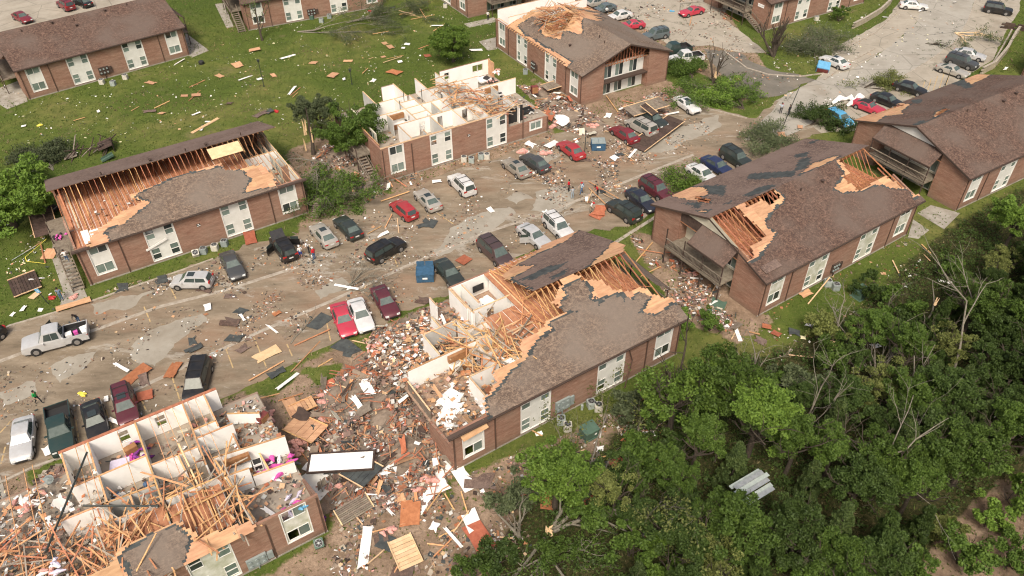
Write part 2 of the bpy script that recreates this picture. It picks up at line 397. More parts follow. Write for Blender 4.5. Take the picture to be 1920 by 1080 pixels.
gf = [(j * NX + i, j * NX + i + 1, (j + 1) * NX + i + 1, (j + 1) * NX + i) for j in range(len(gy) - 1) for i in range(NX - 1)]
gme = bpy.data.meshes.new("ground"); gme.from_pydata(gv, [], gf)
for nm, arr in (("mud", attr_d), ("wood", attr_w)):
    a = gme.attributes.new(nm, 'FLOAT', 'POINT'); a.data.foreach_set("value", arr)
def ground_mat():
    m = bpy.data.materials.new("lawn_and_soil"); m.use_nodes = True; nt = m.node_tree; b = nt.nodes["Principled BSDF"]
    b.inputs["Roughness"].default_value = 1; b.inputs["Specular IOR Level"].default_value = .1
    tc = _n(nt, "ShaderNodeTexCoord"); P = tc.outputs["Object"]
    big = nz(nt, P, .055, 4, .6, None, .5); mid = nz(nt, P, .45, 5, .7); fine = nz(nt, P, 3.2, 3, .8)
    grass = ramp(nt, big, [(.32, (.058, .092, .016)), (.48, (.082, .115, .022)), (.58, (.125, .140, .036)), (.72, (.19, .165, .062))])
    grass = mix(nt, ramp(nt, mid, [(.38, (0, 0, 0)), (.7, (.75, .75, .75))]), grass, (.048, .070, .016))
    grass = mix(nt, ramp(nt, fine, [(.5, (0, 0, 0)), (.8, (.6, .6, .6))]), grass, (.21, .19, .075))
    soil = ramp(nt, mid, [(.35, (.17, .12, .08)), (.5, (.25, .18, .125)), (.65, (.33, .245, .175))])
    soil = mix(nt, ramp(nt, fine, [(.45, (0, 0, 0)), (.75, (.8, .8, .8))]), soil, (.14, .10, .07))
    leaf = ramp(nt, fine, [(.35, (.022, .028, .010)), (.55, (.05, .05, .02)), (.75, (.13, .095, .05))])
    am = _n(nt, "ShaderNodeAttribute", attribute_name="mud"); aw = _n(nt, "ShaderNodeAttribute", attribute_name="wood")
    def thr(a, noise_, lo, hi, k=.9):
        s = _n(nt, "ShaderNodeMath", operation='MULTIPLY_ADD'); nt.links.new(noise_, s.inputs[0]); s.inputs[1].default_value = k; nt.links.new(a, s.inputs[2])
        return ramp(nt, s.outputs[0], [(lo, (0, 0, 0)), (hi, (1, 1, 1))])
    c = mix(nt, thr(am.outputs["Fac"], mid, .78, .92), grass, soil)
    # thin worn places all over the lawn
    worn = nz(nt, P, .13, 5, .7)
    c = mix(nt, ramp(nt, worn, [(.6, (0, 0, 0)), (.78, (.55, .55, .55))]), c, soil)
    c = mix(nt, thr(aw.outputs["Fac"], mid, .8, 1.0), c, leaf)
    nt.links.new(c, b.inputs["Base Color"])
    bp = _n(nt, "ShaderNodeBump"); bp.inputs["Strength"].default_value = .8; bp.inputs["Distance"].default_value = .12
    nt.links.new(fine, bp.inputs["Height"]); nt.links.new(bp.outputs[0], b.inputs["Normal"])
    return m
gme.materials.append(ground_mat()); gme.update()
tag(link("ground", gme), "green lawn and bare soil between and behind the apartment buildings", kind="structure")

def lot_mat():
    m = bpy.data.materials.new("muddy_asphalt"); m.use_nodes = True; nt = m.node_tree; b = nt.nodes["Principled BSDF"]
    b.inputs["Roughness"].default_value = .95; b.inputs["Specular IOR Level"].default_value = .2
    P = _n(nt, "ShaderNodeTexCoord").outputs["Object"]
    st = nz(nt, P, .35, 6, .72, (.45, 1.5, 1, -YAW)); big = nz(nt, P, .09, 4, .6, (.6, 1.3, 1, -YAW)); fine = nz(nt, P, 2.2, 5, .8); mid = nz(nt, P, .8, 5, .75)
    c = ramp(nt, st, [(.32, (.135, .108, .075)), (.47, (.20, .160, .113)), (.60, (.255, .208, .150)), (.74, (.33, .275, .205))])
    c = mix(nt, ramp(nt, big, [(.50, (0, 0, 0)), (.66, (.55, .55, .55))]), c, (.27, .165, .105))
    # pale worn concrete showing through the mud
    w = nz(nt, P, .13, 8, .80, (.5, 1.4, 1, -YAW), .8)
    c = mix(nt, ramp(nt, w, [(.56, (0, 0, 0)), (.62, (.7, .7, .7))]), c, (.36, .335, .285))
    c = mix(nt, ramp(nt, mid, [(.60, (0, 0, 0)), (.72, (.7, .7, .7))]), c, (.085, .068, .048))
    c = mix(nt, ramp(nt, fine, [(.60, (0, 0, 0)), (.70, (.6, .6, .6))]), c, (.40, .35, .28))
    c = mix(nt, ramp(nt, fine, [(.25, (.7, .7, .7)), (.40, (0, 0, 0))]), c, (.11, .09, .06))
    nt.links.new(c, b.inputs["Base Color"])
    bp = _n(nt, "ShaderNodeBump"); bp.inputs["Strength"].default_value = .5; bp.inputs["Distance"].default_value = .05
    nt.links.new(fine, bp.inputs["Height"]); nt.links.new(bp.outputs[0], b.inputs["Normal"]); return m
def road_mat(name, c1, c2, dirt, crack=1):
    m = bpy.data.materials.new(name); m.use_nodes = True; nt = m.node_tree; b = nt.nodes["Principled BSDF"]
    b.inputs["Roughness"].default_value = .95; b.inputs["Specular IOR Level"].default_value = .2
    P = _n(nt, "ShaderNodeTexCoord").outputs["Object"]
    f = nz(nt, P, .25, 6, .75); g = nz(nt, P, 1.6 if crack else .7, 6, .8); h = nz(nt, P, .1, 4, .6)
    c = ramp(nt, f, [(.35, c2), (.6, c1)])
    c = mix(nt, ramp(nt, g, [(.58, (0, 0, 0)), (.70, (.6, .6, .6))]), c, dirt)
    c = mix(nt, ramp(nt, h, [(.55, (0, 0, 0)), (.68, (.45, .45, .45))]), c, dirt)
    if crack: vo = _n(nt, "ShaderNodeTexVoronoi", feature='DISTANCE_TO_EDGE'); vo.inputs["Scale"].default_value = .12; nt.links.new(P, vo.inputs["Vector"])
    if crack: c = mix(nt, ramp(nt, vo.outputs[0], [(.004, (.55, .55, .55)), (.010, (0, 0, 0))]), c, (.13, .12, .10))
    nt.links.new(c, b.inputs["Base Color"]); return m
def sheet(name, poly, z, m, label, kind="structure"):
    bm = bmesh.new(); vs = [bm.verts.new((x, y, z)) for x, y in poly]; f = bm.faces.new(vs)
    if f.normal.z < 0: f.normal_flip()
    bmesh.ops.triangulate(bm, faces=[f]); 
    bm.normal_update()
    for f in bm.faces:
        if f.normal.z < 0: f.normal_flip()
    me = bpy.data.meshes.new(name); bm.to_mesh(me); bm.free(); me.materials.append(m)
    return tag(link(name, me), label, kind=kind)
def rag(poly, amp=.5, step=1.2, seed=1):
    r = random.Random(seed); out = []
    for i in range(len(poly)):
        a, b = Vector(poly[i]), Vector(poly[(i + 1) % len(poly)]); n = max(1, int((b - a).length / step)); d = (b - a)
        nn = Vector((-d.y, d.x)).normalized() if d.length > 0 else Vector((0, 0))
        for k in range(n):
            p = a + d * k / n
            w = noise.noise(Vector((p.x * .5, p.y * .5, seed))) * amp * 1.6 + r.uniform(-.3, .3) * amp
            out.append(tuple(p + nn * (w if k else w * .3)))
    return out
sheet("parking_lot", rag(LOT, .55, .9), .012, lot_mat(), "mud covered parking lot running between the two rows of apartment buildings")
WORN = road_mat("worn_concrete", (.32, .295, .245), (.25, .225, .18), (.20, .16, .113), 0)
for i_, w_ in enumerate(([(815, 470), (850, 425), (900, 400), (955, 388), (968, 400), (920, 432), (870, 458), (828, 480)], [(245, 650), (275, 622), (330, 600), (378, 588), (388, 602), (335, 640), (290, 688), (262, 682)], [(995, 395), (1012, 358), (1062, 345), (1082, 378), (1040, 402)], [(945, 372), (975, 360), (1000, 372), (968, 384)], [(1185, 262), (1300, 232), (1345, 215), (1352, 236), (1250, 284), (1190, 292)], [(90, 690), (130, 668), (180, 660), (160, 690), (110, 720)], [(590, 545), (640, 520), (655, 532), (600, 562)], [(700, 350 + 130), (740, 462), (752, 472), (712, 492)], [(0, 735), (60, 715), (70, 735), (10, 760)], [(170, 560 + 10), (250, 552), (290, 545), (240, 580), (180, 590)], [(1020, 240 + 40), (1060, 290), (1010, 312), (960, 318)])):
    sheet("worn_patch", rag(px(w_), .42, .45, 20 + i_), .017, WORN, "pale worn concrete patch showing through the mud of the lot")
ROADM = road_mat("pale_road", (.345, .325, .28), (.28, .26, .22), (.23, .19, .14))
BAYM = road_mat("bay_concrete", (.36, .325, .265), (.28, .25, .20), (.19, .155, .11))
DARKM = road_mat("dark_asphalt", (.17, .155, .13), (.125, .115, .095), (.25, .21, .155))
ROAD = px([(1395, 262), (1450, 205), (1470, 180), (1530, 150), (1600, 130), (1672, 86), (1720, 40), (1740, -30), (1838, -30), (1815, 40), (1790, 80), (1740, 115), (1690, 145), (1640, 172), (1560, 205), (1500, 245), (1440, 268)])
BAYL = px([(1530, 150), (1560, 122), (1560, 92), (1610, 66), (1660, 38), (1686, 4), (1695, -30), (1742, -30), (1722, 38), (1672, 86), (1600, 130)])
BAYR = px([(1640, 172), (1690, 145), (1740, 115), (1790, 80), (1815, 40), (1838, -30), (1915, -30), (1912, 20), (1885, 62), (1862, 112), (1800, 150), (1740, 195), (1700, 225), (1600, 245), (1540, 250), (1520, 232)])
DRIVE = px([(1060, -40), (1440, -40), (1352, 30), (1420, 84), (1438, 100), (1385, 98), (1330, 85), (1262, 90), (1190, 40), (1110, 0)])
DARK = px([(1320, 92), (1385, 98), (1412, 118), (1450, 132), (1500, 140), (1530, 150), (1460, 180), (1400, 186), (1370, 160), (1345, 130)])
TOPL = px([(-60, 75), (60, 48), (180, 22), (300, -5), (360, -30), (-60, -60)])
sheet("road", rag(ROAD, .25, 1.5, 2), .020, ROADM, "pale grey asphalt road curving to the upper right")
sheet("parking_bays", rag(BAYL, .2, 1.5, 3), .016, BAYM, "concrete parking strip along the grass bank beside the road")
sheet("parking_bays", rag(BAYR, .2, 1.5, 4), .024, BAYM, "concrete parking bays on the far right side of the road")
sheet("driveway", rag(DRIVE, .3, 1.5, 5), .016, BAYM, "dusty driveway behind the gabled building at the top")
sheet("side_road", rag(DARK, .5, 1.5, 6), .020, DARKM, "dark asphalt side road strewn with leaves")
sheet("access_road", rag(TOPL, .3, 1.5, 7), .012, BAYM, "pale access road behind the intact building at top left")
def path_strip(name, pts, w, z0, z1, m, label, kind="structure"):
    mb = MB(); P = [Vector((*p, 0)) for p in pts]; L = []; Rr = []
    for i, p in enumerate(P):
        d = (P[min(i + 1, len(P) - 1)] - P[max(i - 1, 0)]).normalized(); n = Vector((-d.y, d.x, 0)) * w / 2; L.append(p + n); Rr.append(p - n)
    for i in range(len(P) - 1):
        a, b, c, d = Rr[i], Rr[i + 1], L[i + 1], L[i]
        mb.add([(a.x, a.y, z0), (b.x, b.y, z0), (c.x, c.y, z0), (d.x, d.y, z0), (a.x, a.y, z1), (b.x, b.y, z1), (c.x, c.y, z1), (d.x, d.y, z1)],
               [(0, 3, 2, 1), (4, 5, 6, 7), (0, 1, 5, 4), (2, 3, 7, 6), (1, 2, 6, 5), (3, 0, 4, 7)])
    return tag(mb.build(name, m), label, kind=kind)
path_strip("kerb", px([(-60, 648), (20, 611), (110, 585)]), .28, 0, .14, 'kerb', "low concrete kerb at the left end of the lot lawn")
path_strip("kerb", px([(170, 566), (260, 535), (345, 506), (400, 486)]), .28, 0, .13, 'kerb', "low kerb in front of the lawn strip of the long open roof building")
path_strip("kerb", px([(-40, 925), (60, 878), (115, 858)]), .28, 0, .13, 'kerb', "kerb behind the white sedan at bottom left")
path_strip("kerb", px([(1262, 172), (1330, 205), (1400, 222)]), .25, 0, .13, 'kerb', "kerb at the uprooted trees by the white coupe")
path_strip("kerb", px([(1545, 150), (1590, 118), (1640, 92)]), .0001 + .25, 0, .14, 'kerb', "kerb on the left edge of the road")
path_strip("kerb", px([(1360, 98), (1400, 128), (1440, 140), (1500, 144), (1545, 138)]), .28, 0, .14, 'kerb', "curved kerb round the grass corner with the bare tree")
path_strip("kerb", px([(1580, 92), (1640, 62), (1680, 25), (1697, -20)]), .28, 0, .14, 'kerb', "kerb below the tan retaining wall")
path_strip("kerb", px([(1862, 118), (1890, 70), (1900, 50)]), .28, 0, .14, 'kerb', "kerb behind the three parked cars on the right")
path_strip("gutter_line", px([(1520, 232), (1600, 190), (1640, 172), (1690, 145), (1740, 115), (1790, 80), (1815, 40), (1836, -20)]), .22, .02, .036, 'kerb', "pale concrete gutter between road and right hand bays")
path_strip("gutter_line", px([(1130, 470), (1180, 438), (1240, 400)]), .5, .01, .03, 'kerb', "concrete edge strip beside the parked maroon and black cars")
path_strip("gutter_line", px([(-60, 700), (60, 655), (180, 618), (300, 575), (420, 545), (560, 500)]), .55, .012, .024, 'kerb', "pale concrete gutter along the middle of the muddy lot")
path_strip("gutter_line", px([(230, 742), (380, 672), (480, 625), (620, 565), (760, 500), (900, 440), (1020, 400), (1150, 350), (1300, 290)]), .5, .012, .024, 'kerb', "pale concrete gutter along the lower row of parking bays")
def pad(poly, label, z=.05, m='concrete', name="concrete_pad"):
    mb = MB(); mb.prism(px(poly), 0, z, m=0); return tag(mb.build(name, m), label, kind="structure")
pad([(100, 455), (130, 478), (168, 566), (112, 580), (118, 545), (96, 480)], "concrete walk below the stair of the long open roof building", name="pavement")
pad([(0, 165), (40, 150), (52, 190), (14, 205), (-10, 190)], "concrete patio at the left end of the intact building")
pad([(348, 62), (392, 95), (360, 108), (345, 100)], "concrete patio at the right end of the intact building")
pad([(403, 8), (420, 6), (438, 50), (425, 53)], "narrow concrete walk beside the second building at the top", name="pavement")
pad([(870, 45), (925, 33), (935, 40), (880, 52)], "concrete walk behind the round green tree", name="pavement")
pad([(898, 78), (930, 70), (932, 92), (915, 95)], "small concrete slab left of the gabled building")
pad([(1702, 445), (1712, 412), (1742, 432), (1722, 448)], "concrete slab at the right corner of the large brown roof building")
pad([(1720, 400), (1745, 385), (1800, 400), (1770, 430)], "concrete patio between the two right hand buildings")
pad([(-50, 880), (0, 890), (14, 935), (22, 1010), (-60, 1060)], "concrete walk at the bottom left corner", name="pavement")
for i, (a, b) in enumerate([((315, 530), (330, 560)), ((270, 575), (282, 604)), ((424, 655), (437, 690)), ((476, 632), (500, 690)), ((322, 705), (338, 752)), ((262, 742), (274, 770)), ((199, 768), (212, 812)), ((142, 788), (152, 855)), ((538, 645), (548, 668)), ((610, 592), (620, 640)), ((0, 640), (14, 618)), ((10, 838), (2, 870)), ((0, 812), (20, 790)), ((820, 400), (850, 420)), ((735, 470), (745, 500))]):
    P = at(*a); Q = at(*b); mb = MB(); d = (Q - P).normalized(); n = Vector((-d.y, d.x, 0)) * .07
    L = (Q - P).length; k = 0.0
    while k < L:
        e = min(L, k + R.uniform(.7, 1.6)); A = P + d * k; B = P + d * e
        mb.add([A - n + Vector((0, 0, .018)), B - n + Vector((0, 0, .018)), B + n + Vector((0, 0, .018)), A + n + Vector((0, 0, .018))], [(0, 1, 2, 3)]); k = e + R.uniform(.02, .3)
    tag(mb.build("bay_line", 'paint_line'), "faded yellow parking bay lines on the muddy lot", kind="structure")
for i in range(6):
    P = at(1712 + i * 12, 190 - i * 5); Q = at(1722 + i * 12, 152 - i * 5 + 6); path_strip("bay_line", [tuple(P[:2]), tuple(Q[:2])], .12, .024, .030, 'paint_line', "yellow hatching in the bay beside the black sedan")
# ------------------------------------------------------------------ apartment buildings
L, W, H, RISE = 28.15, 18.1, 5.5, 3.2
KS = RISE / (W / 2)
def zr(y, side='f'): return H + KS * (y if side == 'f' else W - y)
def yz(mb, poly, x0, x1, m=0):
    n = len(poly); vs = [(x0, y, z) for y, z in poly] + [(x1, y, z) for y, z in poly]
    ar = sum(poly[i][0] * poly[(i + 1) % n][1] - poly[(i + 1) % n][0] * poly[i][1] for i in range(n))
    fs = [tuple(reversed(range(n))), tuple(range(n, 2 * n))]
    for i in range(n):
        j = (i + 1) % n; fs.append((i, j, n + j, n + i))
    if ar < 0: fs = [tuple(reversed(f)) for f in fs]
    mb.add(vs, fs, m)
_wc = {}
def win_mesh(w, h, kind):
    key = (round(w, 2), round(h, 2), kind)
    if key in _wc: return _wc[key]
    f = MB(); t = .05
    f.box(0, w, -.05, .04, 0, t); f.box(0, w, -.05, .04, h - t, h); f.box(0, t, -.05, .04, t, h - t); f.box(w - t, w, -.05, .04, t, h - t)
    if kind == 'v': f.box(w / 2 - .04, w / 2 + .04, -.045, .035, t, h - t); ps = [(t, w / 2 - .04, t, h - t), (w / 2 + .04, w - t, t, h - t)]
    else: f.box(t, w - t, -.045, .035, h / 2 - .04, h / 2 + .04); ps = [(t, w - t, t, h / 2 - .04), (t, w - t, h / 2 + .04, h - t)]
    fm = f.mesh("window", 'trim'); pm = []
    for a, b, c, d in ps:
        p = MB(); p.box(a, b, .0, .012, c, d); pm.append(p)
    _wc[key] = (fm, pm); return _wc[key]
_pc = {}
def window(par, x, y, z, w, h, kind, dark=None, rz=0.0, r=R):
    fm, pm = win_mesh(w, h, kind)
    o = link("window", fm, par, (x, y, z), (0, 0, rz))
    for i, p in enumerate(pm):
        dk = (dark[i] if dark else ('blinds' if r.random() < .9 else 'glass_dark'))
        if dk is None: continue
        key = (id(p), dk)
        if key not in _pc: _pc[key] = p.mesh("window_pane", dk)
        link("window_pane", _pc[key], o)
    return o
EP = (1.13, 3.5, 1.0); QP = (7.62, 11.18, .32)
def facade(par, y0=0.0, sid='siding', top=H - .08, inner=False, skip_right=False, seed=0, lowcut=None, upper=True, broken=()):
    """front wall with its four white window panels"""
    r = random.Random(seed)
    pans = [(EP[0], EP[1], EP[2], 'e'), (QP[0], QP[1], QP[2], 'q'), (L - QP[1], L - QP[0], QP[2], 'q'), (L - EP[1], L - EP[0], EP[2], 'e')]
    if lowcut: pans = pans[:3] + [(L - EP[1], L - EP[0], EP[2], 'l')]
    mb = MB(); T = top - .05
    hs = [(p[0], p[1], p[2], (T if p[3] != 'l' else 2.6)) for p in pans]
    if lowcut:
        holes_boxes(mb, 0, lowcut, 0, top, [h for h in hs if h[0] < lowcut], 0, .24); holes_boxes(mb, lowcut, L, 0, 2.72, [h for h in hs if h[0] > lowcut], 0, .24)
    else: holes_boxes(mb, 0, L, 0, top, hs, 0, .24)
    mb.build("brick_wall", 'brick', par)
    for i, (a, b, z0, kd) in enumerate(pans):
        zt = T if kd != 'l' else 2.6
        ws = []
        if kd in 'e': ws = [(a + .2, b - .2, z0 + .2, z0 + 1.5, 'v'), (a + .2, b - .2, zt - 1.35, zt - .1, 'v')]
        elif kd == 'l': ws = [(a + .25, b - .2, 1.15, 2.35, 'v')]
        else:
            for wz in ((.62, 2.12), (3.62, 5.1)):
                ws += [(a + .15, a + 1.17, wz[0] - .04, wz[1] + .04, 'h'), (b - 1.17, b - .15, wz[0] - .04, wz[1] + .04, 'h')]
        p = MB(); holes_boxes(p, a, b, z0, zt, [(w[0], w[1], w[2], w[3]) for w in ws], .07, .17)
        t = .09
        for bx in ((a, b, z0, z0 + t), (a, b, zt - t, zt), (a, a + t, z0 + t, zt - t), (b - t, b, z0 + t, zt - t)): p.box(bx[0], bx[1], -.03, .066, bx[2], bx[3], 1)
        p.build("siding_panel", [sid, 'trim'], par)
        for j, w in enumerate(ws):
            dk = None
            if (i, j) in broken: dk = [None, 'blinds'] if r.random() < .5 else ['glass_dark', 'blinds']
            window(par, w[0], .08, w[2], w[1] - w[0], w[3] - w[2], w[4], dk, r=r)
    # downpipes
    for x, za in ((EP[1] + 1.2, 5.0), (L - EP[1] - 1.2, 5.0), (.22, 5.2), (L - .22, 2.6 if lowcut else 5.2)):
        d = MB(); d.box(x - .06, x + .06, -.1, -.002, .1, za); d.build("downpipe", 'gutter', par)
    # dark ledge along the footing
    f = MB(); f.box(-.03, L + .03, -.05, -.003, 0, .17); f.build("footing", 'concrete', par)
class Cov:
    """coverage of one roof slope: starts full or empty, then polygons add or cut"""
    def __init__(s, base, ops=()): s.b = base; s.ops = ops
    def __call__(s, x, y):
        k = s.b
        for sg, poly in s.ops:
            if inpoly(x, y, poly): k = sg
        return bool(k)
def slope_runs(keep, side, row=.19, dx=.14, x0=-.45, x1=L + .45, jit=.16, seed=0, ylo=-.42):
    r = random.Random(seed); out = []; y = ylo; n = int((W / 2 + .42) / row)
    for j in range(n + 1):
        ya = ylo + j * row; yb = min(ya + row, W / 2)
        if yb - ya < .02: continue
        yc = (ya + yb) / 2; sh = r.uniform(-jit, jit); run = None
        xs = x0
        while xs < x1 - 1e-6:
            xe = min(xs + dx, x1); xc = (xs + xe) / 2
            yq = yc if side == 'f' else W - yc
            k = keep(xc + sh + .25 * noise.noise(Vector((xc * 1.3, yc * 1.3, seed))), yq + .22 * noise.noise(Vector((xc * .9, seed + 3.3, yc * .9))))
            if k:
                if run is None: run = xs
            elif run is not None:
                out.append((run, xs, ya, yb)); run = None
            xs = xe
        if run is not None: out.append((run, x1, ya, yb))
    return out
def add_runs(mb, runs, side, o0, o1, m=0):
    for a, b, ya, yb in runs:
        za, zb = H + KS * ya, H + KS * yb
        if side == 'f': A, B = ya, yb
        else: A, B = W - ya, W - yb
        vs = [(a, A, za + o0), (b, A, za + o0), (b, B, zb + o0), (a, B, zb + o0), (a, A, za + o1), (b, A, za + o1), (b, B, zb + o1), (a, B, zb + o1)]
        fs = [(0, 3, 2, 1), (4, 5, 6, 7), (0, 1, 5, 4), (1, 2, 6, 5), (2, 3, 7, 6), (3, 0, 4, 7)]
        if side != 'f': fs = [tuple(reversed(f)) for f in fs]
        mb.add(vs, fs, m)
def roof(par, side, sh, de, shm, felt_extra=(), seed=0, simple=False):
    if simple:
        mb = MB(); add_runs(mb, [(-.45, L + .45, -.42, W / 2)], side, .05, .125); return mb.build("roof_shingles", shm, par)
    rs = slope_runs(sh, side, seed=seed)
    mb = MB(); add_runs(mb, rs, side, .10, .13); mb.build("roof_shingles", shm, par)
    fe = Cov(0, [(1, p) for p in felt_extra]) if felt_extra else (lambda x, y: False)
    rr = random.Random(seed + 5)
    def feltk(x, y):
        e = .22 + .35 * max(0, noise.noise(Vector((x * .35, y * .35, seed + 9))))
        return (sh(x, y) or fe(x, y) or sh(x + e, y) or sh(x - e, y) or sh(x, y + e) or sh(x, y - e)) and (de(x, y) or noise.noise(Vector((x, y, 4.4))) > .35 and sh(x, y))
    mb = MB(); add_runs(mb, slope_runs(feltk, side, seed=seed + 1), side, .078, .102); mb.build("roofing_felt", 'felt', par)
    if fe is not None and felt_extra:
        for fp in felt_extra: mb = MB(); add_runs(mb, slope_runs(lambda x, y: inpoly(x, y, fp), side, seed=seed + 2, jit=.3), side, .128, .142); mb.build("torn_felt", 'felt', par)
    # decking sheets: those that show are parts of their own
    hid = MB(); k = 0
    Lx = L + .9; nx = 12; pw = Lx / nx; ny = 7; ph = (W / 2 + .42) / ny
    for j in range(ny):
        for i in range(nx + 1):
            xa = -.45 + i * pw - (pw / 2 if j % 2 else 0); xb = xa + pw - .012; ya = -.42 + j * ph; yb = ya + ph - .012
            xa = max(xa, -.45); xb = min(xb, L + .45)
            if xb - xa < .1: continue
            vis = False; runs = []
            nr = 6
            for q in range(nr):
                y1_, y2_ = ya + (yb - ya) * q / nr, ya + (yb - ya) * (q + 1) / nr; yc = (y1_ + y2_) / 2; run = None; xs = xa; jt = rr.uniform(-.2, .2)
                while xs < xb - 1e-6:
                    xe = min(xs + .3, xb); xc = (xs + xe) / 2 + jt; yq = yc if side == 'f' else W - yc
                    kk = de(xc + .2 * noise.noise(Vector((xc, yc, 1.7))), yq)
                    if kk and not sh(xc, yq): vis = True
                    if kk:
                        if run is None: run = xs
                    elif run is not None: runs.append((run, xs, y1_, y2_)); run = None
                    xs = xe
                if run is not None: runs.append((run, xb, y1_, y2_))
            if not runs: continue
            if vis:
                mb = MB(); add_runs(mb, runs, side, .05, .078); mb.build("decking_sheet", 'ply', par)
            else: add_runs(hid, runs, side, .05, .078)
    hid.build("roof_decking", 'ply', par)
def trusses(par, spec, seed=0):
    """spec(x) -> None or dict(f=(y0,y1), b=(y0,y1), c=(y0,y1), w=bool)"""
    r = random.Random(seed); x = .05
    while x < L:
        s = spec(x, r)
        if s:
            mb = MB(); w, h = .05, .17
            if s.get('f'): a, b = s['f']; mb.beam((x, a, zr(a) - .05), (x, b, zr(b) - .05), w, h)
            if s.get('b'): a, b = s['b']; mb.beam((x, a, zr(a, 'b') - .05), (x, b, zr(b, 'b') - .05), w, h)
            if s.get('c'): a, b = s['c']; mb.beam((x, a, H - .03), (x, b, H - .03), w, .12)
            if s.get('w'):
                for (ya, za, yb, zb) in ((W / 2, zr(W / 2) - .1, W * .36, H), (W / 2, zr(W / 2) - .1, W * .64, H), (W * .24, zr(W * .24) - .1, W * .36, H), (W * .76, zr(W * .76, 'b') - .1, W * .64, H)):
                    if r.random() < s.get('wp', .8): mb.beam((x + .05, ya, za), (x + .05, yb, zb), .04, .09)
            mb.build("roof_truss", s.get('m', 'lumber'), par)
        x += .703
